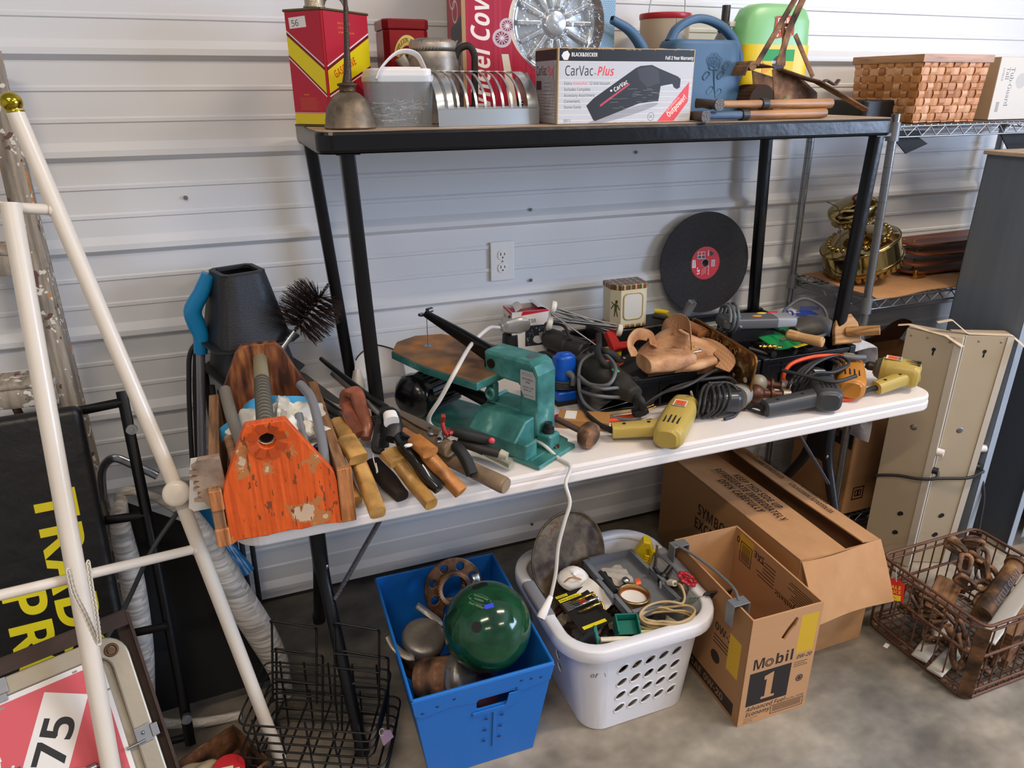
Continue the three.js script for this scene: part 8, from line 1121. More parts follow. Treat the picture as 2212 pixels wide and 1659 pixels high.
{
  const p = (a) => a;
  { const t = thing('round_pan', 'large round rusty pan leaning up at the back of the laundry basket', 'pan', [0.765, 0.325, 0.53], [-0.35, 0.25, 0]); obj('dish', la([[0, 0.002], [0.118, 0.002], [0.126, 0.01], [0.13, 0.012], [0.132, 0.01], [0.127, 0.002], [0.12, -0.003], [0, -0.003]], 64, 0, 0, 0, PI / 2), mat(0xffffff, 0.5, 0.6, { map: mot(512, 0.35, 7, 7, 6, 311, [[0, 0x33251b], [0.35, 0x57493a], [0.7, 0x75654f], [0.9, 0x6e4c30], [1, 0x7a6a54]]) }), t); }
  { // grey tray
    const a = [0.8095,0.3,0.5523], b = [0.9647,0.3,0.4996], d = [0.8195,0.3,0.7977], t = thing('tool_tray', 'grey plastic organiser tray lying on top of the laundry basket', 'tray', a); frame(t, a, vv(d).sub(vv(a)), [0.05, 1, 0.02]); const L = dist(a, d), w = 0.155, g = mat(0x6c7077, 0.42);
    obj('floor', bx(L, 0.003, w, L / 2, -0.012, -w / 2), g, t);
    for (const z of [0, -w]) obj('side_wall', [bx(L * 0.4, 0.026, 0.004, L * 0.2, 0, z), bx(L * 0.34, 0.026, 0.004, L * 0.55, 0, z + (z ? -0.008 : 0.008)), bx(L * 0.32, 0.026, 0.004, L * 0.84, 0, z + (z ? 0.0 : 0)), bx(L * 0.4, 0.003, 0.012, L * 0.2, 0.013, z), bx(L * 0.34, 0.003, 0.012, L * 0.55, 0.013, z + (z ? -0.008 : 0.008)), bx(L * 0.32, 0.003, 0.012, L * 0.84, 0.013, z)], g, t);
    obj('end_wall', [bx(0.004, 0.026, w, 0, 0, -w / 2), bx(0.01, 0.003, w * 0.4, 0, 0.013, -w * 0.3)], g, t); obj('end_wall', [bx(0.004, 0.026, w, L, 0, -w / 2), bx(0.012, 0.004, w * 0.7, L, 0.013, -w * 0.4)], g, t);
    const it = (name, lab, cat, x, z, fn) => { t.updateMatrixWorld(true); const q = t.localToWorld(V(x * L, -0.0095, -z * w)), o = thing(name, lab, cat, [q.x, q.y, q.z]); o.quaternion.copy(t.quaternion); fn(o); };
    it('jar_lid', 'gold-rimmed canning jar lid with a white disc in the tray', 'jar lid', 0.74, 0.34, (o) => { o.scale.setScalar(1.25); obj('band', la([[0.033, 0], [0.036, 0.001], [0.036, 0.016], [0.034, 0.018], [0.031, 0.018], [0.033, 0.015], [0.033, 0]], 40), mat(0xb59a66, 0.3, 0.9), o); obj('gasket', cy(0.033, 0.033, 0.004, 0, 0, 0, 40), mat(0xa4553f, 0.6), o); obj('disc', cy(0.0285, 0.0285, 0.0055, 0, 0, 0, 40), MT.white, o); });
    it('hardware_bag', 'small clear bag of hardware at the back of the tray', 'bag', 0.32, 0.42, (o) => { obj('bag', sheet((u, v) => [(u - 0.5) * 0.085, 0.006 + 0.008 * sin(u * 3.14) + 0.003 * sin(u * 17 + v * 9), (v - 0.5) * 0.06], 16, 12, 0.0006), phys(0xcac4ba, 0.2, 0, { transmission: 0.35, thickness: 0 }), o); obj('hardware', [bx(0.03, 0.008, 0.012, 0, 0.005, 0, 0.002), cy(0.008, 0.008, 0.006, 0.02, 0.002, 0.01), cy(0.006, 0.006, 0.008, -0.02, 0.002, -0.008)], MT.steel, o); });
    it('price_label', 'bright orange price label stuck in the grey tray', 'label', 0.55, 0.62, (o) => obj('label', sheet((u, v) => [(u - 0.5) * 0.03, 0.014 + 0.012 * sin(u * 2.6) , (v - 0.5) * 0.016 + u * 0.008], 8, 2, 0.0006), MT.orangeTag, o));
    it('black_tube', 'short black rubber tube along the tray side', 'tube', 0.45, 0.08, (o) => { obj('tube', rod([-0.05, 0.014, -0.006], [0.035, 0.014, 0.002], 0.009, 0.0125, 16), MT.blackRub, o); obj('bore', cy(0.008, 0.008, 0.001, 0, 0, 0, 14).rotateZ(-PI / 2).translate(0.0352, 0.014, 0.002), MT.dark, o); });
    it('door_knob', 'small bright metal knob in the tray behind the jar lid', 'knob', 0.5, 0.4, (o) => obj('knob', la([[0, 0.03], [0.006, 0.03], [0.012, 0.024], [0.01, 0.014], [0.006, 0.01], [0.016, 0.004], [0.017, 0], [0, 0]], 20), MT.chrome, o));
  }
  { const a = [0.6658,0.3,0.6546], b = [0.7648,0.3,0.6428], d = [0.6581,0.29,0.8018], t = thing('hook_card', 'black and yellow retail card with brass hooks in the laundry basket', 'card', a); const X = vv(b).sub(vv(a)), D = vv(d).sub(vv(a)); frame(t, a, X, X.clone().cross(D).negate().normalize()); const w = X.length(), h = D.length() * 1.0;
    const o = new THREE.Group(); o.name = 'card'; t.add(o); frame(o, [0, 0, 0], [1, 0, 0], [0, 0, -1]);
    print(o, 'print', w, h, canvas(420, 600, (x, W, H) => { box2(x, '#121110', 0, 0, W, H); box2(x, '#e3d51c', 16, 14, 150, 36); txt(x, 'STANLEY', 24, 44, 30, '#111'); poly2(x, '#e3d51c', [[20, 70], [330, 60], [310, 110], [20, 120]]); txt(x, 'Classic Solid Brass', 30, 104, 34, '#222', { style: 'italic bold', sx: 0.85 }); for (let i = 0; i < 6; i++) box2(x, '#aaa', 30, 140 + i * 22, rr(100, 220), 6); box2(x, '#e3d51c', 40, 520, 300, 44); box2(x, '#e85a2a', 220, 150, 90, 70); }), [w / 2, -h / 2, 0.001]);
    for (let i = 0; i < 3; i++) obj('hook', sweep(curve([[w * 0.3, -h * (0.3 + i * 0.13), 0.006], [w * 0.45, -h * (0.38 + i * 0.13), 0.02], [w * 0.75, -h * (0.4 + i * 0.13), 0.026], [w * 0.92, -h * (0.36 + i * 0.14), 0.022], [w * 0.9, -h * (0.5 + i * 0.12), 0.012]], 18), 0.0035, 8), i === 1 ? MT.chrome : MT.brass, t.children[0]); }
  { const t = thing('dust_mask', 'white dust mask with an orange strap by the round pan', 'mask', [0.7532,0.295,0.5963], [0.5, -0.4, 0]); obj('cup', sheet((u, v) => { const q = u * PI, r = 0.04 * sin(v * PI / 2); return [r * 1.15 * cos(q * 2), 0.022 * cos(v * PI / 2) + 0.004 * sin(q * 6), r * 0.9 * sin(q * 2)]; }, 20, 8, 0.001), MT.paper, t); obj('strap', cord([[-0.03, 0.01, 0.02], [-0.01, 0.032, 0.012], [0.01, 0.032, 0.012], [0.032, 0.006, 0.01]], 0.0022, 16, 5), mat(0xc9853a, 0.6), t); }
  { const t = thing('paper_sheet', 'folded white instruction sheet between card and tray', 'paper', [0.7768,0.29,0.6846], [0.2, 0.4, 0.3]); obj('sheet', sheet((u, v) => [(u - 0.5) * 0.06, 0.016 * abs(u - 0.5) + 0.004 * sin(v * 8), (v - 0.5) * 0.1], 10, 10, 0.0006), MT.paper, t); }
  { const t = thing('yellow_wedge', 'bright yellow plastic bracket standing at the basket rim', 'bracket', [0.9988,0.28,0.5533], [0.2, -0.5, -0.15]); obj('body', ex([[-0.03, -0.02], [0.03, -0.02], [0.03, 0.03], [0.012, 0.07], [-0.008, 0.07], [-0.022, 0.02]], 0.03, 0.003, [[[0.0, 0.05], [0.012, 0.05], [0.01, 0.062], [0, 0.062]]]), MT.yellow, t); for (let i = 0; i < 4; i++) obj('rib', bx(0.012, 0.003, 0.034, 0.014, -0.012 + i * 0.01, 0.002, 0.001), MT.yellow, t); obj('spout', bx(0.03, 0.008, 0.01, 0.03, 0.03, 0.004, 0.002), MT.yellow, t); }
  { const t = thing('metal_strip', 'upright thin metal strip at the back right of the basket', 'strip', [0, 0, 0]); obj('strip', sweep([[1.0119,0.25,0.6065], [1.03,0.33,0.5867]], () => [0.007, 0.002], 4, false, 2, [1, 0, 0]), MT.galv, t); }
  { const t = thing('gate_valve', 'brass gate valve with a red hand wheel by the right grip', 'valve', [1.0053,0.27,0.7365], [0.3, 0.3, -0.25]); obj('body', la([[0, 0], [0.018, 0], [0.02, 0.01], [0.014, 0.02], [0.02, 0.03], [0.016, 0.04], [0.008, 0.046], [0.006, 0.06], [0, 0.06]], 20), mat(0x7d766a, 0.4, 0.7), t); const w = []; for (let i = 0; i < 8; i++) { const q = i / 8 * 2 * PI; w.push(sp(0.007, 0.023 * cos(q), 0.062, 0.023 * sin(q), [1, 0.7, 1], 10, 8)); } obj('hand_wheel', [tor(0.022, 0.004, 0, 0.062, 0, PI / 2), ...w, bx(0.044, 0.005, 0.006, 0, 0.062, 0), bx(0.006, 0.005, 0.044, 0, 0.062, 0)], mat(0xa81f2e, 0.4), t); }
  { const t = thing('black_faucet_part', 'cluster of black plastic faucet parts beside the tray', 'faucet part', [0.9902,0.29,0.6864]); obj('body', [sp(0.016, 0, 0, 0, [1, 1.5, 1]), rod([0, 0.01, 0], [0.03, 0.03, -0.01], 0.008), rod([0, 0, 0], [-0.02, 0.035, -0.02], 0.006), cy(0.012, 0.012, 0.02, 0.02, -0.02, 0.02)], MT.blackPl, t); obj('white_fitting', cy(0.01, 0.012, 0.026, -0.01, -0.02, 0.02), MT.whitePl, t); }
  { const t = thing('extension_cord', 'coiled tan extension cord at the basket front', 'cord', [0.9096,0.275,0.8356]); const P = []; for (let i = 0; i < 70; i++) { const q = i / 70 * 5 * 2 * PI, r = 0.052 + 0.016 * sin(i * 0.9); P.push([r * 1.25 * cos(q) + 0.008 * sin(i * 0.4), 0.012 + 0.0004 * i + 0.008 * sin(q * 1.3), r * 0.72 * sin(q)]); } P.push([0.07, 0.05, -0.03], [0.075, 0.062, -0.06], [0.075, 0.05, -0.085]); obj('cord', sweep(curve(P, 400), 0.0036, 7), mat(0xb39a6e, 0.5), t); obj('plug', loft([[0.075, 0.05, -0.085, 0.008, 0.008], [0.073, 0.04, -0.105, 0.011, 0.008]], [0, 1, 0], 3), mat(0xc9c2b2, 0.5), t); }
  { const t = thing('price_card', 'black blade packet with a white and green printed label', 'packet', [1.0618,0.3,0.8091], [0.5, -0.35, 0.1]); obj('blade', ex([[-0.03, -0.03], [0.05, -0.02], [0.052, 0.045], [-0.02, 0.03]], 0.004, 0.001), mat(0x131413, 0.3), t); print(t, 'label', 0.05, 0.055, canvas(200, 220, (x) => { box2(x, '#d3d8d0', 0, 0, 200, 220); txt(x, '20x', 24, 80, 76, '#1f7d46'); for (let i = 0; i < 6; i++) box2(x, '#4d9a6c', 26, 100 + i * 18, rr(80, 150), 6); }), [-0.042, -0.006, 0.004]); }
  { const t = thing('amber_jar', 'smoky amber glass jar lying under the coiled cord', 'jar', [0.9841,0.265,0.8427]); aim(t, [0.9331,0.265,0.866], [1.013,0.27,0.8312]); obj('glass', la([[0, 0], [0.02, 0], [0.024, 0.006], [0.024, 0.06], [0.018, 0.07], [0.018, 0.08], [0.015, 0.08], [0.0215, 0.06], [0.0215, 0.006], [0, 0.004]], 28, 0, 0, 0, 0, 0, -PI / 2), phys(0xb7a987, 0.08, 0, { transmission: 0.8, thickness: 0 }), t); }
  { const g = mat(0x0d6a5c, 0.4), t = thing('teal_bracket', 'teal green plastic bracket frame near the basket front', 'bracket', [0.7955,0.275,0.819], [0.3, -0.3, 0]); obj('frame', [bx(0.004, 0.05, 0.05, -0.025, 0.02, 0, 0.001), bx(0.004, 0.05, 0.05, 0.03, 0.02, 0, 0.001), bx(0.055, 0.05, 0.004, 0, 0.02, -0.024, 0.001), bx(0.055, 0.004, 0.05, 0, -0.004, 0, 0.001), bx(0.055, 0.004, 0.04, 0, 0.02, 0, 0.001)], g, t);
    const w = thing('grey_wedge', 'dark grey triangular wedge with a teal edge at the basket rim', 'wedge', [0.6947,0.285,0.8278], [0.15, -0.5, 0]); obj('body', ex([[-0.045, -0.03], [0.02, -0.035], [0.012, 0.045], [0.004, 0.05]], 0.02, 0.003), mat(0x2b2d30, 0.45), w); obj('edge', sweep([[0.022, -0.036, 0.004], [0.008, 0.052, 0.004]], () => [0.004, 0.011], 6, false, 3, [0, 0, 1]), mat(0x2d7f78, 0.4), w);
    const l = thing('white_lever', 'cream plastic lever lying across the teal bracket', 'lever', [0, 0, 0]); obj('lever', sweep(curve([[0.7104,0.3,0.8465], [0.7613,0.302,0.8653], [0.7878,0.3,0.8767], [0.8019,0.29,0.8877]], 14), () => [0.0065, 0.005], 10, false, 3, [0, 1, 0]), mat(0xd9d0b8, 0.4), l);
    const s = thing('patterned_sponge', 'pale yellow-green patterned sponge cloth at the basket rim', 'sponge', [0.8396,0.275,0.8598], [0.5, -0.3, 0]); obj('cloth', bx(0.07, 0.008, 0.04, 0, 0, 0, 0.002), mat(0xc3c184, 0.8), s); print(s, 'pattern', 0.068, 0.038, canvas(136, 76, (x) => { x.strokeStyle = '#7d8a4a'; x.lineWidth = 3; for (const [a, b, r] of [[30, 30, 18], [80, 44, 14], [110, 20, 12], [54, 60, 10]]) { x.beginPath(); x.arc(a, b, r, 0, 7); x.stroke(); } }), [0, 0.0048, 0], [-PI / 2, 0, 0], { alpha: true }); 
    const y = thing('yellow_plug', 'small bright yellow plastic piece by the basket front corner', 'plug', [0.6354,0.28,0.804]); obj('cap', bx(0.02, 0.012, 0.014, 0, 0, 0, 0.004), MT.yellow, y);
    const m = thing('basket_oddments', 'jumble of oddments filling the lower part of the laundry basket', 'oddments', [0, 0, 0]); m.userData.kind = 'stuff'; const cols = [0x6b5a48, 0x8b8b86, 0x2a2a2c, 0xb3a58c, 0x5a2f26]; cols.forEach((cc, k) => { const gs = []; for (let i = 0; i < 26; i++) { const x = 0.835 + rr(-0.135, 0.135), z = 0.665 + rr(-0.16, 0.16), yy = rr(0.03, 0.225); gs.push(k % 2 ? bx(rr(0.02, 0.06), rr(0.01, 0.04), rr(0.02, 0.05), x, yy, z, 0.003, rr(-1, 1), rr(-2, 2)) : rod([x, yy, z], [max(0.7, min(0.97, x + rr(-0.07, 0.07))), yy + rr(-0.02, 0.03), max(0.51, min(0.82, z + rr(-0.07, 0.07)))], rr(0.004, 0.014))); } obj('oddment', gs, mat(cc, 0.55, k % 2 ? 0.1 : 0.3), m); }); }
}
// ---------- left of the table ----------
{ // reaching scoop
  const Z = 0.13, t = thing('long_scoop', 'long-handled scoop with a curved bright blue grip leaning on the wall', 'scoop', [0, 0, 0]), blu = mat(0x0f7fb8, 0.3), dk = mat(0x0d5a86, 0.35);
  obj('grip', sloft([[...[-0.0782,1.1393,0.13], 0.017, 0.017], [...[-0.1004,1.0955,0.13], 0.02, 0.02], [...[-0.1302,1.047,0.13], 0.022, 0.022], [...[-0.1269,1.0117,0.13], 0.022, 0.021], [...[-0.1208,0.9793,0.13], 0.02, 0.02], [...[-0.1293,0.9328,0.13], 0.017, 0.017]], [0, 0, 1], 2.5), blu, t);
  obj('pole', rod([-0.1289,0.9354,0.13], [-0.1916,0.5049,0.13], 0.0115, 0.0115, 18), mat(0x9a9ca4, 0.3, 0.7), t); obj('socket', loft([[...[-0.1837,0.5558,0.13], 0.018, 0.016], [...[-0.1904,0.4894,0.13], 0.02, 0.018]], [0, 0, 1], 4), mat(0x6c7078, 0.45), t);
  obj('lower_tube', loft([[...[-0.1888,0.4997,0.13], 0.024, 0.02], [...[-0.1855,0.4248,0.14], 0.026, 0.022], [...[-0.1701,0.3786,0.16], 0.022, 0.02]], [0, 0, 1], 3), dk, t); obj('trigger_rod', rod([-0.162,0.4983,0.13], [-0.165,0.4451,0.13], 0.011), dk, t); obj('thin_rod', rod([-0.167,0.4486,0.13], [-0.1712,0.3551,0.16], 0.003), MT.black, t);
  obj('scoop_head', sheet((u, v) => { const a = (u - 0.5) * 2.2, b = v; const o = [-0.1681,0.3923,0.17]; return [o[0] + (0.02 + 0.035 * b) * sin(a) + 0.03 * b, o[1] - 0.13 * b, o[2] + 0.04 * cos(a) * (0.4 + b) - 0.02 + (abs(sin(u * 22)) < 0.3 && b > 0.3 ? -0.006 : 0)]; }, 44, 8, 0.003), dk, t);
  const c = thing('black_cable', 'looped black cable hanging beside the blue-gripped pole', 'cable', [0, 0, 0]); obj('cable', cord([[-0.1292,0.9581,0.1], [-0.1544,0.9288,0.1], [-0.1715,0.8515,0.1], [-0.1965,0.6605,0.1], [-0.2113,0.5152,0.1]], 0.0065, 40, 8), MT.cord, c); obj('cable', cord([[-0.1387,0.9496,0.09], [-0.1597,0.8324,0.09], [-0.1834,0.6532,0.09], [-0.2051,0.493,0.09]], 0.0065, 30, 8), MT.cord, c); obj('cable', cord([[-0.1294,0.8686,0.09], [-0.1324,0.7728,0.09], [-0.1354,0.6735,0.09], [-0.1436,0.5864,0.09], [-0.1402,0.5108,0.12], [-0.1617,0.4752,0.13], [-0.1777,0.4758,0.13]], 0.0085, 40, 8), MT.cord, c);
  obj('cable', cord([[-0.1281,0.6603,0.2], [-0.1763,0.6389,0.3], [-0.2148,0.6446,0.42], [-0.282,0.5859,0.48], [-0.3578,0.4723,0.52], [-0.4145,0.4133,0.58], [-0.4471,0.3917,0.66], [-0.4923,0.3452,0.72], [-0.5336,0.2927,0.74]], 0.0055, 60, 8), MT.cord, c);
}
{ // nursery pots
  const p0 = [-0.0172,0.9668,0.2], m = mat(0x1c1d20, 0.5, 0, { bumpMap: nzFine, bumpScale: 0.0006 }), labs = ['topmost of the upturned black square plant pots, hollow base up', 'second upturned black square plant pot below the topmost', 'lowest of the upturned black square plant pots beside the tote'];
  labs.forEach((lab, i) => {
    const y = p0[1] - 0.006 - i * 0.085 - (i > 1 ? 0.06 : 0), t = thing('plant_pot', lab, 'plant pot', [p0[0] + 0.008 + i * 0.004, y, 0.135 + i * 0.0], [0, 0.32, 0]); t.userData.group = 'upturned black plant pots';
    const H = 0.185, b = 0.092, a = 0.056, sq = (s, ch) => [[s, s - ch], [s - ch, s], [-s + ch, s], [-s, s - ch], [-s, -s + ch], [-s + ch, -s], [s - ch, -s], [s, -s + ch]];
    const ringS = (v) => sq(b + (a - b) * v, 0.014); obj('wall', sheet((u, v) => { const P = ringS(v), n = 8, q = u * n, k = floor(q) % n, f = q - floor(q), A = P[k], B = P[(k + 1) % n]; return [A[0] + (B[0] - A[0]) * f, H * v, -(A[1] + (B[1] - A[1]) * f)]; }, 32, 4, 0.003), m, t);
    obj('rim_flange', at(ex(sq(b + 0.02, 0.03), 0.006, 0.0015, [sq(b - 0.002, 0.012).reverse()]), 0, 0.003, 0, -PI / 2), m, t);
    if (!i) { obj('base', at(ex(sq(a + 0.001, 0.014), 0.01, 0.001, [sq(a - 0.012, 0.01).reverse()]), 0, H - 0.004, 0, -PI / 2), m, t); obj('recess', at(ex(sq(a - 0.01, 0.01), 0.002), 0, H - 0.06, 0, -PI / 2), m, t); }
  });
  const k = thing('plant_stand', 'dark stand of black rods holding up the plant pots', 'stand', [p0[0] - 0.02, 0, 0.11]); for (const [x, z] of [[-0.08, 0.05], [-0.055, -0.03], [-0.1, 0.0]]) obj('rod', rod([x + 0.0, 0.004, z], [x + 0.02, 0.83, z], 0.008), MT.cord, k);
  const st = thing('pot_block', 'dark box behind the tote carrying the plant pots', 'box', [p0[0] + 0.03, TY, 0.13]); obj('box', bx(0.13, 0.09, 0.1, 0, 0.046, 0, 0.004), MT.blackPl, st);
}
{ // chimney brush
  const a = [0.0598,0.9373,0.23], e = [0.2137,1.0941,0.17], t = thing('chimney_brush', 'round dark wire chimney brush on a twisted steel stem above the tote', 'brush', a); aim(t, a, e); const L = dist(a, e), x0 = L * 0.4, x1 = L * 0.82;
  obj('ferrule', [rod([0, 0, 0], [L * 0.32, 0, 0], 0.008, 0.0075, 14), rod([L * 0.08, 0, 0], [L * 0.1, 0, 0], 0.0095, 0.0095, 14), rod([L * 0.2, 0, 0], [L * 0.22, 0, 0], 0.0095, 0.0095, 14)], MT.steel, t); obj('twisted_stem', [0, PI].map((ph) => sweep(Array.from({ length: 120 }, (_, i) => { const q = i / 119; return [L * 0.3 + L * 0.7 * q, 0.0025 * cos(q * 60 + ph), 0.0025 * sin(q * 60 + ph)]; }), 0.0024, 5)), mat(0x6b5d55, 0.5, 0.7), t);
  const g = new THREE.CylinderGeometry(0.0005, 0.0008, 1, 4), im = new THREE.InstancedMesh(fin(g), mat(0x35251f, 0.6, 0.3), 1100), o = new THREE.Matrix4(); im.name = 'bristles'; im.userData.kind = 'stuff'; im.castShadow = im.receiveShadow = true;
  for (let i = 0; i < 1100; i++) { const f = i / 1100, q = f * 2 * PI * 7.5 + rr(-0.35, 0.35), l = 0.082 * (0.86 + 0.2 * rnd()) * (0.82 + 0.18 * sin(f * PI)), d = V((f - 0.5) * 0.5 + rr(-0.12, 0.12), cos(q), sin(q)).normalize(); Q_.setFromUnitVectors(V(0, 1, 0), d); im.setMatrixAt(i, o.compose(V(x0 + (x1 - x0) * f, 0, 0).addScaledVector(d, l / 2), Q_.clone(), V(1, l, 1))); } t.add(im);
}
{ // paint spattered step ladder
  const wt = mat(0xffffff, 0.8, 0, { map: dtex(512, (u, v) => { const g = fbm(u, v, 50, 4, 4, 321), s = fbm(u, v, 26, 26, 3, 323), s2 = fbm(u, v, 18, 14, 3, 327); let c = [138 + (g - 0.5) * 90, 128 + (g - 0.5) * 84, 114 + (g - 0.5) * 76]; if (s > 0.68) c = [205, 200, 188]; if (s2 > 0.74) c = [176, 118, 66]; if (s2 < 0.24) c = [92, 66, 60]; return c; }, 0.4), bumpMap: nzMid, bumpScale: 0.003 }), t = thing('step_ladder', 'old wooden step ladder spattered with dried paint', 'ladder', [0, 0, 0]);
  const rail = (a, b, w, d) => { const k = (a[1] - 0.001) / (a[1] - b[1]), q = [a[0] + (b[0] - a[0]) * k, 0.001, a[2] + (b[2] - a[2]) * k]; obj('rail', sweep([[a[0] - (b[0] - a[0]) * 0.3, a[1] + (a[1] - b[1]) * 0.3, a[2] - (b[2] - a[2]) * 0.3], a, q], () => [w, d], 8, false, 6, [0, 0, 1]), wt, t); };
  rail([-0.4432,1.4757,0.12], [-0.4436,0.8809,0.2], 0.026, 0.012); rail([-0.4427,1.4419,0.06], [-0.4407,0.8361,0.09], 0.012, 0.02);
  for (const [a, b] of [[[-0.5755,1.2443,0.15], [-0.4783,1.2387,0.15]], [[-0.6381,0.9412,0.2], [-0.4494,0.9364,0.2]]]) obj('step', [sweep([a, b], () => [0.045, 0.012], 8, false, 6, [0, 1, 0]), sweep([add3(a, [0, -0.03, 0.036]), add3(b, [0, -0.03, 0.036])], () => [0.011, 0.024], 8, false, 6, [0, 1, 0])], wt, t);
  obj('brace', sweep([[-0.5648,0.8963,0.16], [-0.556,0.8331,0.16]], () => [0.01, 0.003], 4, false, 2, [0, 0, 1]), MT.rust, t);
}
{ // white tube frame
  const wp = mat(0xd9d0c2, 0.28, 0, { bumpMap: nzMid, bumpScale: 0.0006 }), t = thing('tube_ladder', 'white enamelled tubular ladder frame with a brass ball finial and round pivot cap', 'ladder frame', [0, 0, 0]);
  const a = [-0.3562,1.5389,0.4], b = [-0.1926,0.7713,0.58], c = [-0.1169,0,0.4193], e = [-0.3838,1.3797,0.48], f = [-0.4721,0,0.5161];
  const gy = (p, q, y) => { const k = (p[1] - y) / (p[1] - q[1]); return mid(p, q, k); }, c2 = [-0.1175,0.2558,0.62], cf = gy(b, c2, 0.003), ef = [-0.3844,0.3302,0.82], eff = gy(e, ef, 0.003);
  obj('long_rail', rod(a, b, 0.0155, 0.0155, 24), wp, t); obj('long_rail', rod(b, cf, 0.0155, 0.0155, 24), wp, t); obj('front_rail', rod(e, eff, 0.0175, 0.0175, 24), wp, t);
  obj('cross_rail', rod(add3(e, [-0.12, 0.008, 0]), mid(a, b, 0.235), 0.0105, 0.0105, 18), wp, t); const r0 = [-0.5448,0.7077,0.74], r1 = mid(b, c2, 0.27); obj('cross_rail', rod(r0, r1, 0.0105, 0.0105, 18), wp, t); obj('sleeve', [rod(mid(r0, r1, 0.965), r1, 0.013, 0.013, 18), rod(mid(add3(e, [-0.12, 0.008, 0]), mid(a, b, 0.235), 0.93), mid(a, b, 0.235), 0.013, 0.013, 18), rod(e, add3(e, [0, -0.012, 0]), 0.0185, 0.0185, 20)], wp, t);
  const cam2 = vv([0, 1.575, 2.0957]).sub(vv(b)).normalize(); obj('pivot_cap', at(la([[0, 0.03], [0.018, 0.0295], [0.026, 0.026], [0.0285, 0.02], [0.0285, 0.0], [0, 0]], 40), 0, 0, 0, 1.15, -0.1).translate(b[0], b[1], b[2] - 0.002), wp, t);
  const bb = vv(a).add(vv(a).sub(vv(b)).normalize().multiplyScalar(0.016)); obj('ball_finial', [sp(0.0195, bb.x, bb.y, bb.z), sp(0.0165, a[0], a[1], a[2], [1, 0.5, 1])], mat(0xb5a032, 0.14, 1), t);
  const m1 = mid(r0, r1, 0.52), ch = thing('thin_chain', 'thin white chain looped over the lower rung of the tube frame', 'chain', [0, 0, 0]), cg = fin(tor(0.0052, 0.0016, 0, 0, 0, 0, 0, 0, 2 * PI, 6, 10)), P = [[-0.3755,0.7523,0.77], [-0.374,0.7088,0.78], [-0.3635,0.6597,0.79], [-0.3523,0.6004,0.8], [-0.344,0.6616,0.8], [-0.3418,0.7175,0.79], [-0.3392,0.767,0.78]]; const cc = new THREE.CatmullRomCurve3(P.map(vv)); for (let i = 0; i < 64; i++) { const q = cc.getPointAt((i + 0.5) / 64), d = cc.getTangentAt((i + 0.5) / 64), k = new THREE.Mesh(cg, mat(0xcfc8ba, 0.4)); k.name = 'link'; k.castShadow = true; Q_.setFromUnitVectors(V(1, 0, 0), d); k.quaternion.copy(Q_); k.rotateX(i % 2 ? 0.8 : -0.8); k.scale.set(1.25, 0.8, 0.8); k.position.copy(q); ch.add(k); }
}
{ // weight bench pad
  const P = [-0.3789,0.8968,0.3], Q = [-0.3766,0,0.5517], up = vv(P).sub(vv(Q)), t = thing('bench_pad', 'black vinyl exercise bench with yellow lettering on a black steel frame', 'bench', Q); frame(t, Q, [1, 0, -0.06], up); const L = up.length(), w = 0.3;
  obj('pad', [at(new RoundedBoxGeometry(w, L * 0.94, 0.05, 5, 0.02), -w / 2, L * 0.53, 0)], mat(0x0b0b0c, 0.42, 0, { bumpMap: nzMid, bumpScale: 0.002 }), t);
  print(t, 'lettering', 0.2, 0.72, canvas(400, 1440, (x, W, h) => { txt(x, 'TRADC', 205, 150, 240, '#d9cc1c', { rot: PI / 2, sx: 1.12 }); txt(x, 'PRO', 10, 560, 240, '#d9cc1c', { rot: PI / 2, sx: 1.12 }); }), [-0.13, L * 0.5, 0.0262], [0, 0, 0], { alpha: true, rough: 0.4 });
  const bar = mat(0x101011, 0.4, 0.3), z = -0.01; const wl = (px, py, zz) => { t.updateMatrixWorld(true); const v = t.worldToLocal(vv([px, py, zz])); return [v.x, v.y, v.z]; };
  const V1 = [[-0.3082,0.9057,0.27], [-0.2989,0.7114,0.35], [-0.2908,0.4673,0.43], [-0.287,0.1908,0.5], [-0.2903,0.0184,0.53]].map((p) => wl(...p)); 
  obj('side_bar', sweep(V1, () => [0.0125, 0.004], 4, false, 2, [0, 0, 1]), bar, t);
  for (const [p, q] of [[[-0.406,0.8696,0.27], [-0.3058,0.8815,0.28]], [[-0.3914,0.615,0.36], [-0.2946,0.6212,0.38]], [[-0.3862,0.3346,0.44], [-0.2904,0.3544,0.47]], [[-0.3912,0.0218,0.5], [-0.2981,0.04,0.52]]]) obj('cross_bar', sweep([wl(...p), wl(...q)], () => [0.011, 0.004], 4, false, 2, [0, 0, 1]), bar, t);
  for (const p of [[-0.3014,0.8202,0.31], [-0.2885,0.1098,0.53]]) { const q = wl(...p); obj('pivot_bolt', [cy(0.012, 0.012, 0.014, 0, 0, 0, 24).rotateX(PI / 2).translate(q[0] + 0.004, q[1], q[2] - 0.004), cy(0.0085, 0.0085, 0.008, 0, 0, 0, 20).rotateX(PI / 2).translate(q[0], q[1], q[2] + 0.006)], MT.galv, t); }
  obj('chrome_bar', sweep(curve([[-0.4187,0.588,0.2], [-0.4006,0.6801,0.2], [-0.372,0.7013,0.2], [-0.3338,0.6761,0.2], [-0.2784,0.6409,0.22]].map((p) => wl(...p)), 24), () => [0.011, 0.006], 10, false, 3, [0, 0, 1]), mat(0x8d9095, 0.25, 0.9), t);
}
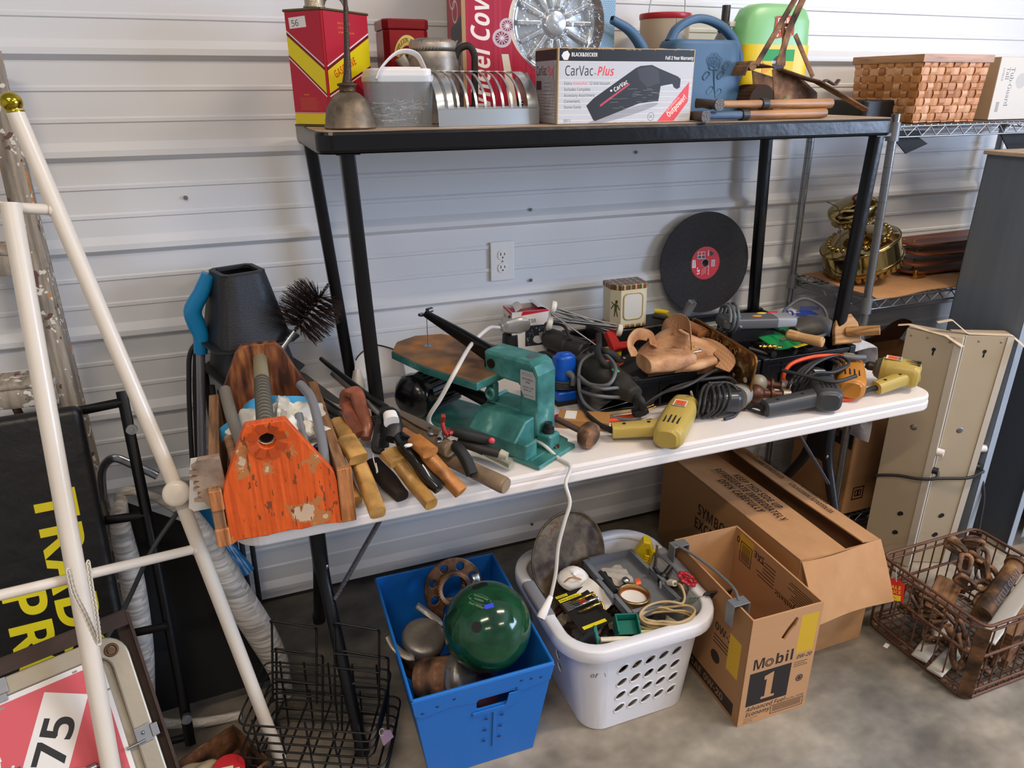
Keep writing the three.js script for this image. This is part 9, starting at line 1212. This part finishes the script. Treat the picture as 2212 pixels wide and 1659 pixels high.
{ // padded frame with black mesh
  const t = thing('mesh_recliner', 'black mesh seat in a frame wrapped with ribbed white padding', 'recliner', [0, 0, 0]), pm = mat(0xffffff, 0.6, 0, { map: mot(256, 0.3, 4, 60, 3, 341, [[0, 0x9a938a], [0.5, 0xbdb6ac], [1, 0xd0cac2]]), bumpMap: noiseB(128, 0.09, 2, 14, 2, 343), bumpScale: 0.003 });
  const L = [[-0.3746,0.5922,0.2], [-0.3834,0.5473,0.24], [-0.3764,0.3984,0.3], [-0.3745,0.236,0.38], [-0.3783,0.1055,0.44], [-0.3669,0.0635,0.46], [-0.2809,0.03,0.47], [-0.1688,0.0041,0.46]], Tt = [[-0.3889,0.5743,0.2], [-0.3641,0.6011,0.2], [-0.3125,0.5813,0.2], [-0.2533,0.5278,0.21], [-0.1961,0.4462,0.22]], Rr = [[-0.2183,0.5836,0.3], [-0.1867,0.4987,0.33], [-0.136,0.344,0.37], [-0.0854,0.2051,0.4], [-0.0575,0.0997,0.42], [-0.0547,0.0074,0.43]];
  obj('padded_tube', sweep(curve(L, 60), (f) => f > 0.62 ? 0.0125 : 0.013 + 0.016 * sin(min(1, f / 0.62) * PI), 16), pm, t); obj('padded_tube', sweep(curve(Tt, 30), 0.0125, 14), pm, t); obj('padded_tube', sweep(curve(Rr, 50), (f) => 0.017 + 0.022 * sin(min(1, f * 1.15) * PI * 0.85), 18), pm, t); obj('tube_end', [sp(0.0195, ...[-0.2161,0.5759,0.302])], pm, t);
  const A = [-0.366,0.562,0.2], B = [-0.2166,0.4662,0.22], C = [-0.0634,0.0519,0.42], D = [-0.3702,0.0676,0.45]; obj('mesh_panel', sheet((u, v) => { const p = mid(mid(A, B, u), mid(D, C, u), v); return [p[0], p[1], p[2] - 0.01 - 0.02 * sin(u * PI) * sin(v * PI)]; }, 12, 12, 0.002), mat(0x070708, 0.95), t);
}
{ // hazard placard in its frame
  const P = [-0.3724,0.4841,0.66], Lf = [-0.5586,0.4826,0.72], Bt = [-0.3185,0.2597,0.8], t = thing('hazard_placard', 'red and white flammable hazard placard in a hinged steel holder', 'placard', P); frame(t, P, vv(P).sub(vv(Lf)), vv(P).sub(vv(Bt)));
  const W = 0.36, H = 0.36, st = mat(0xa39a88, 0.42, 0.5, { bumpMap: nzMid, bumpScale: 0.0008 }), ru = mat(0x3a2a22, 0.6, 0.4, { bumpMap: nzMid, bumpScale: 0.002 });
  obj('angle_iron', [bx(W + 0.05, 0.03, 0.006, -W / 2 + 0.02, 0.04, 0.01), bx(W + 0.05, 0.004, 0.03, -W / 2 + 0.02, 0.056, -0.004), bx(0.006, H + 0.06, 0.03, 0.048, -H / 2 + 0.02, 0.0), bx(0.026, H + 0.05, 0.004, 0.036, -H / 2 + 0.02, -0.012)], ru, t);
  obj('holder', [at(ex(rrect(W, H, 0.05, 6), 0.012, 0.004, [rrect(W - 0.075, H - 0.075, 0.03, 5)]), -W / 2 + 0.03, -H / 2 + 0.02, 0.002), bx(W - 0.06, H - 0.06, 0.002, -W / 2 + 0.03, -H / 2 + 0.02, -0.004)], st, t);
  obj('bolt', [tor(0.011, 0.003, -0.0, -0.012, 0.009), cy(0.007, 0.007, 0.006, 0, 0, 0, 6).rotateX(PI / 2).translate(0, -0.012, 0.01)], mat(0x6a4c36, 0.5, 0.6), t);
  print(t, 'placard', W - 0.09, H - 0.09, canvas(1024, 1024, (x, w, h) => {
    box2(x, '#dcd8d2', 0, 0, w, h); box2(x, '#c9525a', 34, 40, w - 68, h - 80);
    x.save(); x.translate(470, 640); x.rotate(-1.05); box2(x, '#dcd8d2', -560, -150, 1120, 300); txt(x, '1075', -330, 112, 300, '#17171a', { sx: 1.12 }); x.restore();
    x.fillStyle = '#e2ded8'; x.beginPath(); x.arc(120, 420, 130, 0, 7); x.fill(); for (let i = 0; i < 7; i++) poly2(x, '#e2ded8', [[0 + i * 34, 420], [40 + i * 34, 210 + 60 * (i % 2)], [80 + i * 30, 420]]); poly2(x, '#c9525a', [[40, 560], [80, 430], [110, 490], [140, 400], [160, 490], [210, 440], [190, 560]]); x.save(); x.translate(270, 560); x.rotate(-1.05); box2(x, '#e2ded8', -150, -8, 240, 18); x.restore();
    for (const [a, b] of [[330, 60], [820, 20], [990, 250]]) box2(x, '#8d857a', a, b, 34, 16);
  }), [-W / 2 + 0.022, -H / 2 + 0.028, 0.0085]);
  for (const [x, y, r] of [[-0.2, 0.006, 0], [0.008, -0.2, PI / 2]]) obj('clip', [at(bx(0.036, 0.03, 0.003, 0, 0, 0, 0.001), x, y, 0.0115, 0, 0, r), at(bx(0.026, 0.014, 0.006, 0, -0.022, 0.001, 0.001), x, y, 0.0115, 0, 0, r), sp(0.004, x, y + 0.004, 0.0135), cy(0.003, 0.003, 0.036, 0, 0, 0, 8).rotateZ(PI / 2).translate(x, y - 0.012, 0.015)], MT.galv, t);
  for (const [x, y] of [[-0.215, -0.155], [-0.085, -0.215]]) obj('spring_stud', [cy(0.0085, 0.0085, 0.02, 0, 0, 0, 16).rotateZ(PI / 2).translate(x, y, 0.018), sp(0.006, x - 0.012, y, 0.018), sp(0.006, x + 0.012, y, 0.018)], MT.steel, t);
  obj('stretch_wire', rod([-0.32, -0.12, 0.02], [-0.04, -0.232, 0.02], 0.0012), MT.galv, t);
}
{ // rusty steel box with jar
  const t = thing('rusty_box', 'small open rusty steel box on the floor holding a red-lidded jar', 'box', [-0.215, 0, 0.68], [0, 0.5, 0]), w = 0.17, d = 0.16, H = 0.085, m = mat(0xe6d8cc, 0.7, 0.3, { map: rustT });
  for (const g of [bx(0.003, H, d, -w / 2, H / 2 + 0.001, 0), bx(0.003, H, d, w / 2, H / 2 + 0.001, 0), bx(w, H, 0.003, 0, H / 2 + 0.001, -d / 2), bx(w, H, 0.003, 0, H / 2 + 0.001, d / 2), bx(w, 0.003, d, 0, 0.002, 0)]) obj('side', g, m, t);
  const j = thing('glass_jar', 'small jar with a red screw lid in the rusty box', 'jar', [-0.2, 0.005, 0.69], [0.15, 0, -0.1]); obj('glass', la([[0, 0], [0.034, 0], [0.037, 0.005], [0.037, 0.06], [0.033, 0.07], [0, 0.07]], 32), phys(0xcabfae, 0.1, 0, { transmission: 0.6, thickness: 0 }), j); obj('lid', la([[0, 0.088], [0.034, 0.088], [0.037, 0.085], [0.037, 0.07], [0.035, 0.07], [0.034, 0.068], [0, 0.068]], 36), mat(0xb01c24, 0.4), j); obj('label', [at(bx(0.03, 0.002, 0.02, -0.005, 0.089, 0.008, 0.0005), 0, 0, 0), bx(0.02, 0.0022, 0.014, 0.014, 0.089, 0.014)], mat(0xc9bf9a, 0.6), j);
  const s = thing('shell_lump', 'pale lumpy shell-like object beside the red-lidded jar', 'shell', [-0.265, 0.06, 0.675]); const sg = new THREE.SphereGeometry(0.036, 32, 24), pp = sg.attributes.position; for (let i = 0; i < pp.count; i++) { const q = 1 + 0.14 * sin(pp.getX(i) * 110 + pp.getZ(i) * 70) + 0.1 * sin(pp.getY(i) * 150); pp.setXYZ(i, pp.getX(i) * q * 1.3, pp.getY(i) * q * 0.8, pp.getZ(i) * q); } sg.computeVertexNormals(); obj('shell', sg, mat(0xb0a283, 0.7), s); obj('hollow', sp(0.015, 0.03, 0.005, 0.03, [1, 1, 0.6]), MT.dark, s);
}
// nested black wire racks
{
  const bw = mat(0x0c0c0e, 0.4, 0.1);
  const rack = (label, x, z, y0, s, ry) => {
    const t = thing('wire_rack', label, 'wire rack', [x, y0, z], [0, ry, 0]); t.userData.group = 'nested black wire racks'; const w = 0.3 * s, d = 0.17 * s;
    for (let i = 0; i < 4; i++) { const y = 0.02 + i * 0.03, k = 1 + i * 0.035; obj('hoop', wire([[-w / 2 * k, y, d / 2 * k], [w / 2 * k, y - 0.012, d / 2 * k], [w / 2 * k, y, -d / 2 * k], [-w / 2 * k, y + 0.012, -d / 2 * k]], 0.0026, 0.025, 7, true), bw, t); }
    for (let i = 0; i < 5; i++) { const q = -0.42 + i * 0.21; obj('cross_wire', wire([[w * q, 0.125, d / 2 * 1.1], [w * q, 0.004, d / 2], [w * q, 0.004, -d / 2], [w * q, 0.125, -d / 2 * 1.1]], 0.0026, 0.015), bw, t); }
    for (const q of [-0.28, 0.26]) { const a = w * (q - 0.19), b = w * (q + 0.19); obj('back_frame', wire([[a, 0.03, -d * 0.3], [a, 0.23, -d * 0.68], [a, 0.246, -d * 0.62], [b, 0.228, -d * 0.62], [b, 0.215, -d * 0.68], [b, 0.03, -d * 0.3]], 0.003, 0.01), bw, t); for (const y of [0.08, 0.12, 0.16]) obj('rung', rod([a, y + 0.006, -d * (0.34 + y)], [b, y - 0.006, -d * (0.34 + y)], 0.0024), bw, t); }
    return t;
  };
  rack('upper black wire rack nested in the other, on the floor left of the blue tote', 0.03, 0.665, 0.085, 1, -0.42); rack('lower black wire rack standing on the floor beside the blue tote', 0.035, 0.68, 0.0, 1.06, -0.42);
  const tg = thing('purple_tag', 'small purple tag tied to the wire rack corner', 'tag', [0.1698,0.1254,0.78], [-0.4, 0.2, 0.2]); obj('tag', ex([[-0.014, -0.018], [0.016, -0.014], [0.016, 0.006], [0.004, 0.014], [-0.012, 0.008]], 0.0012), mat(0x9b83a3, 0.5), tg); obj('ring', tor(0.008, 0.001, -0.004, 0.014, 0, 0, 0.5), MT.paper, tg);
}
renderer.render(scene, camera);
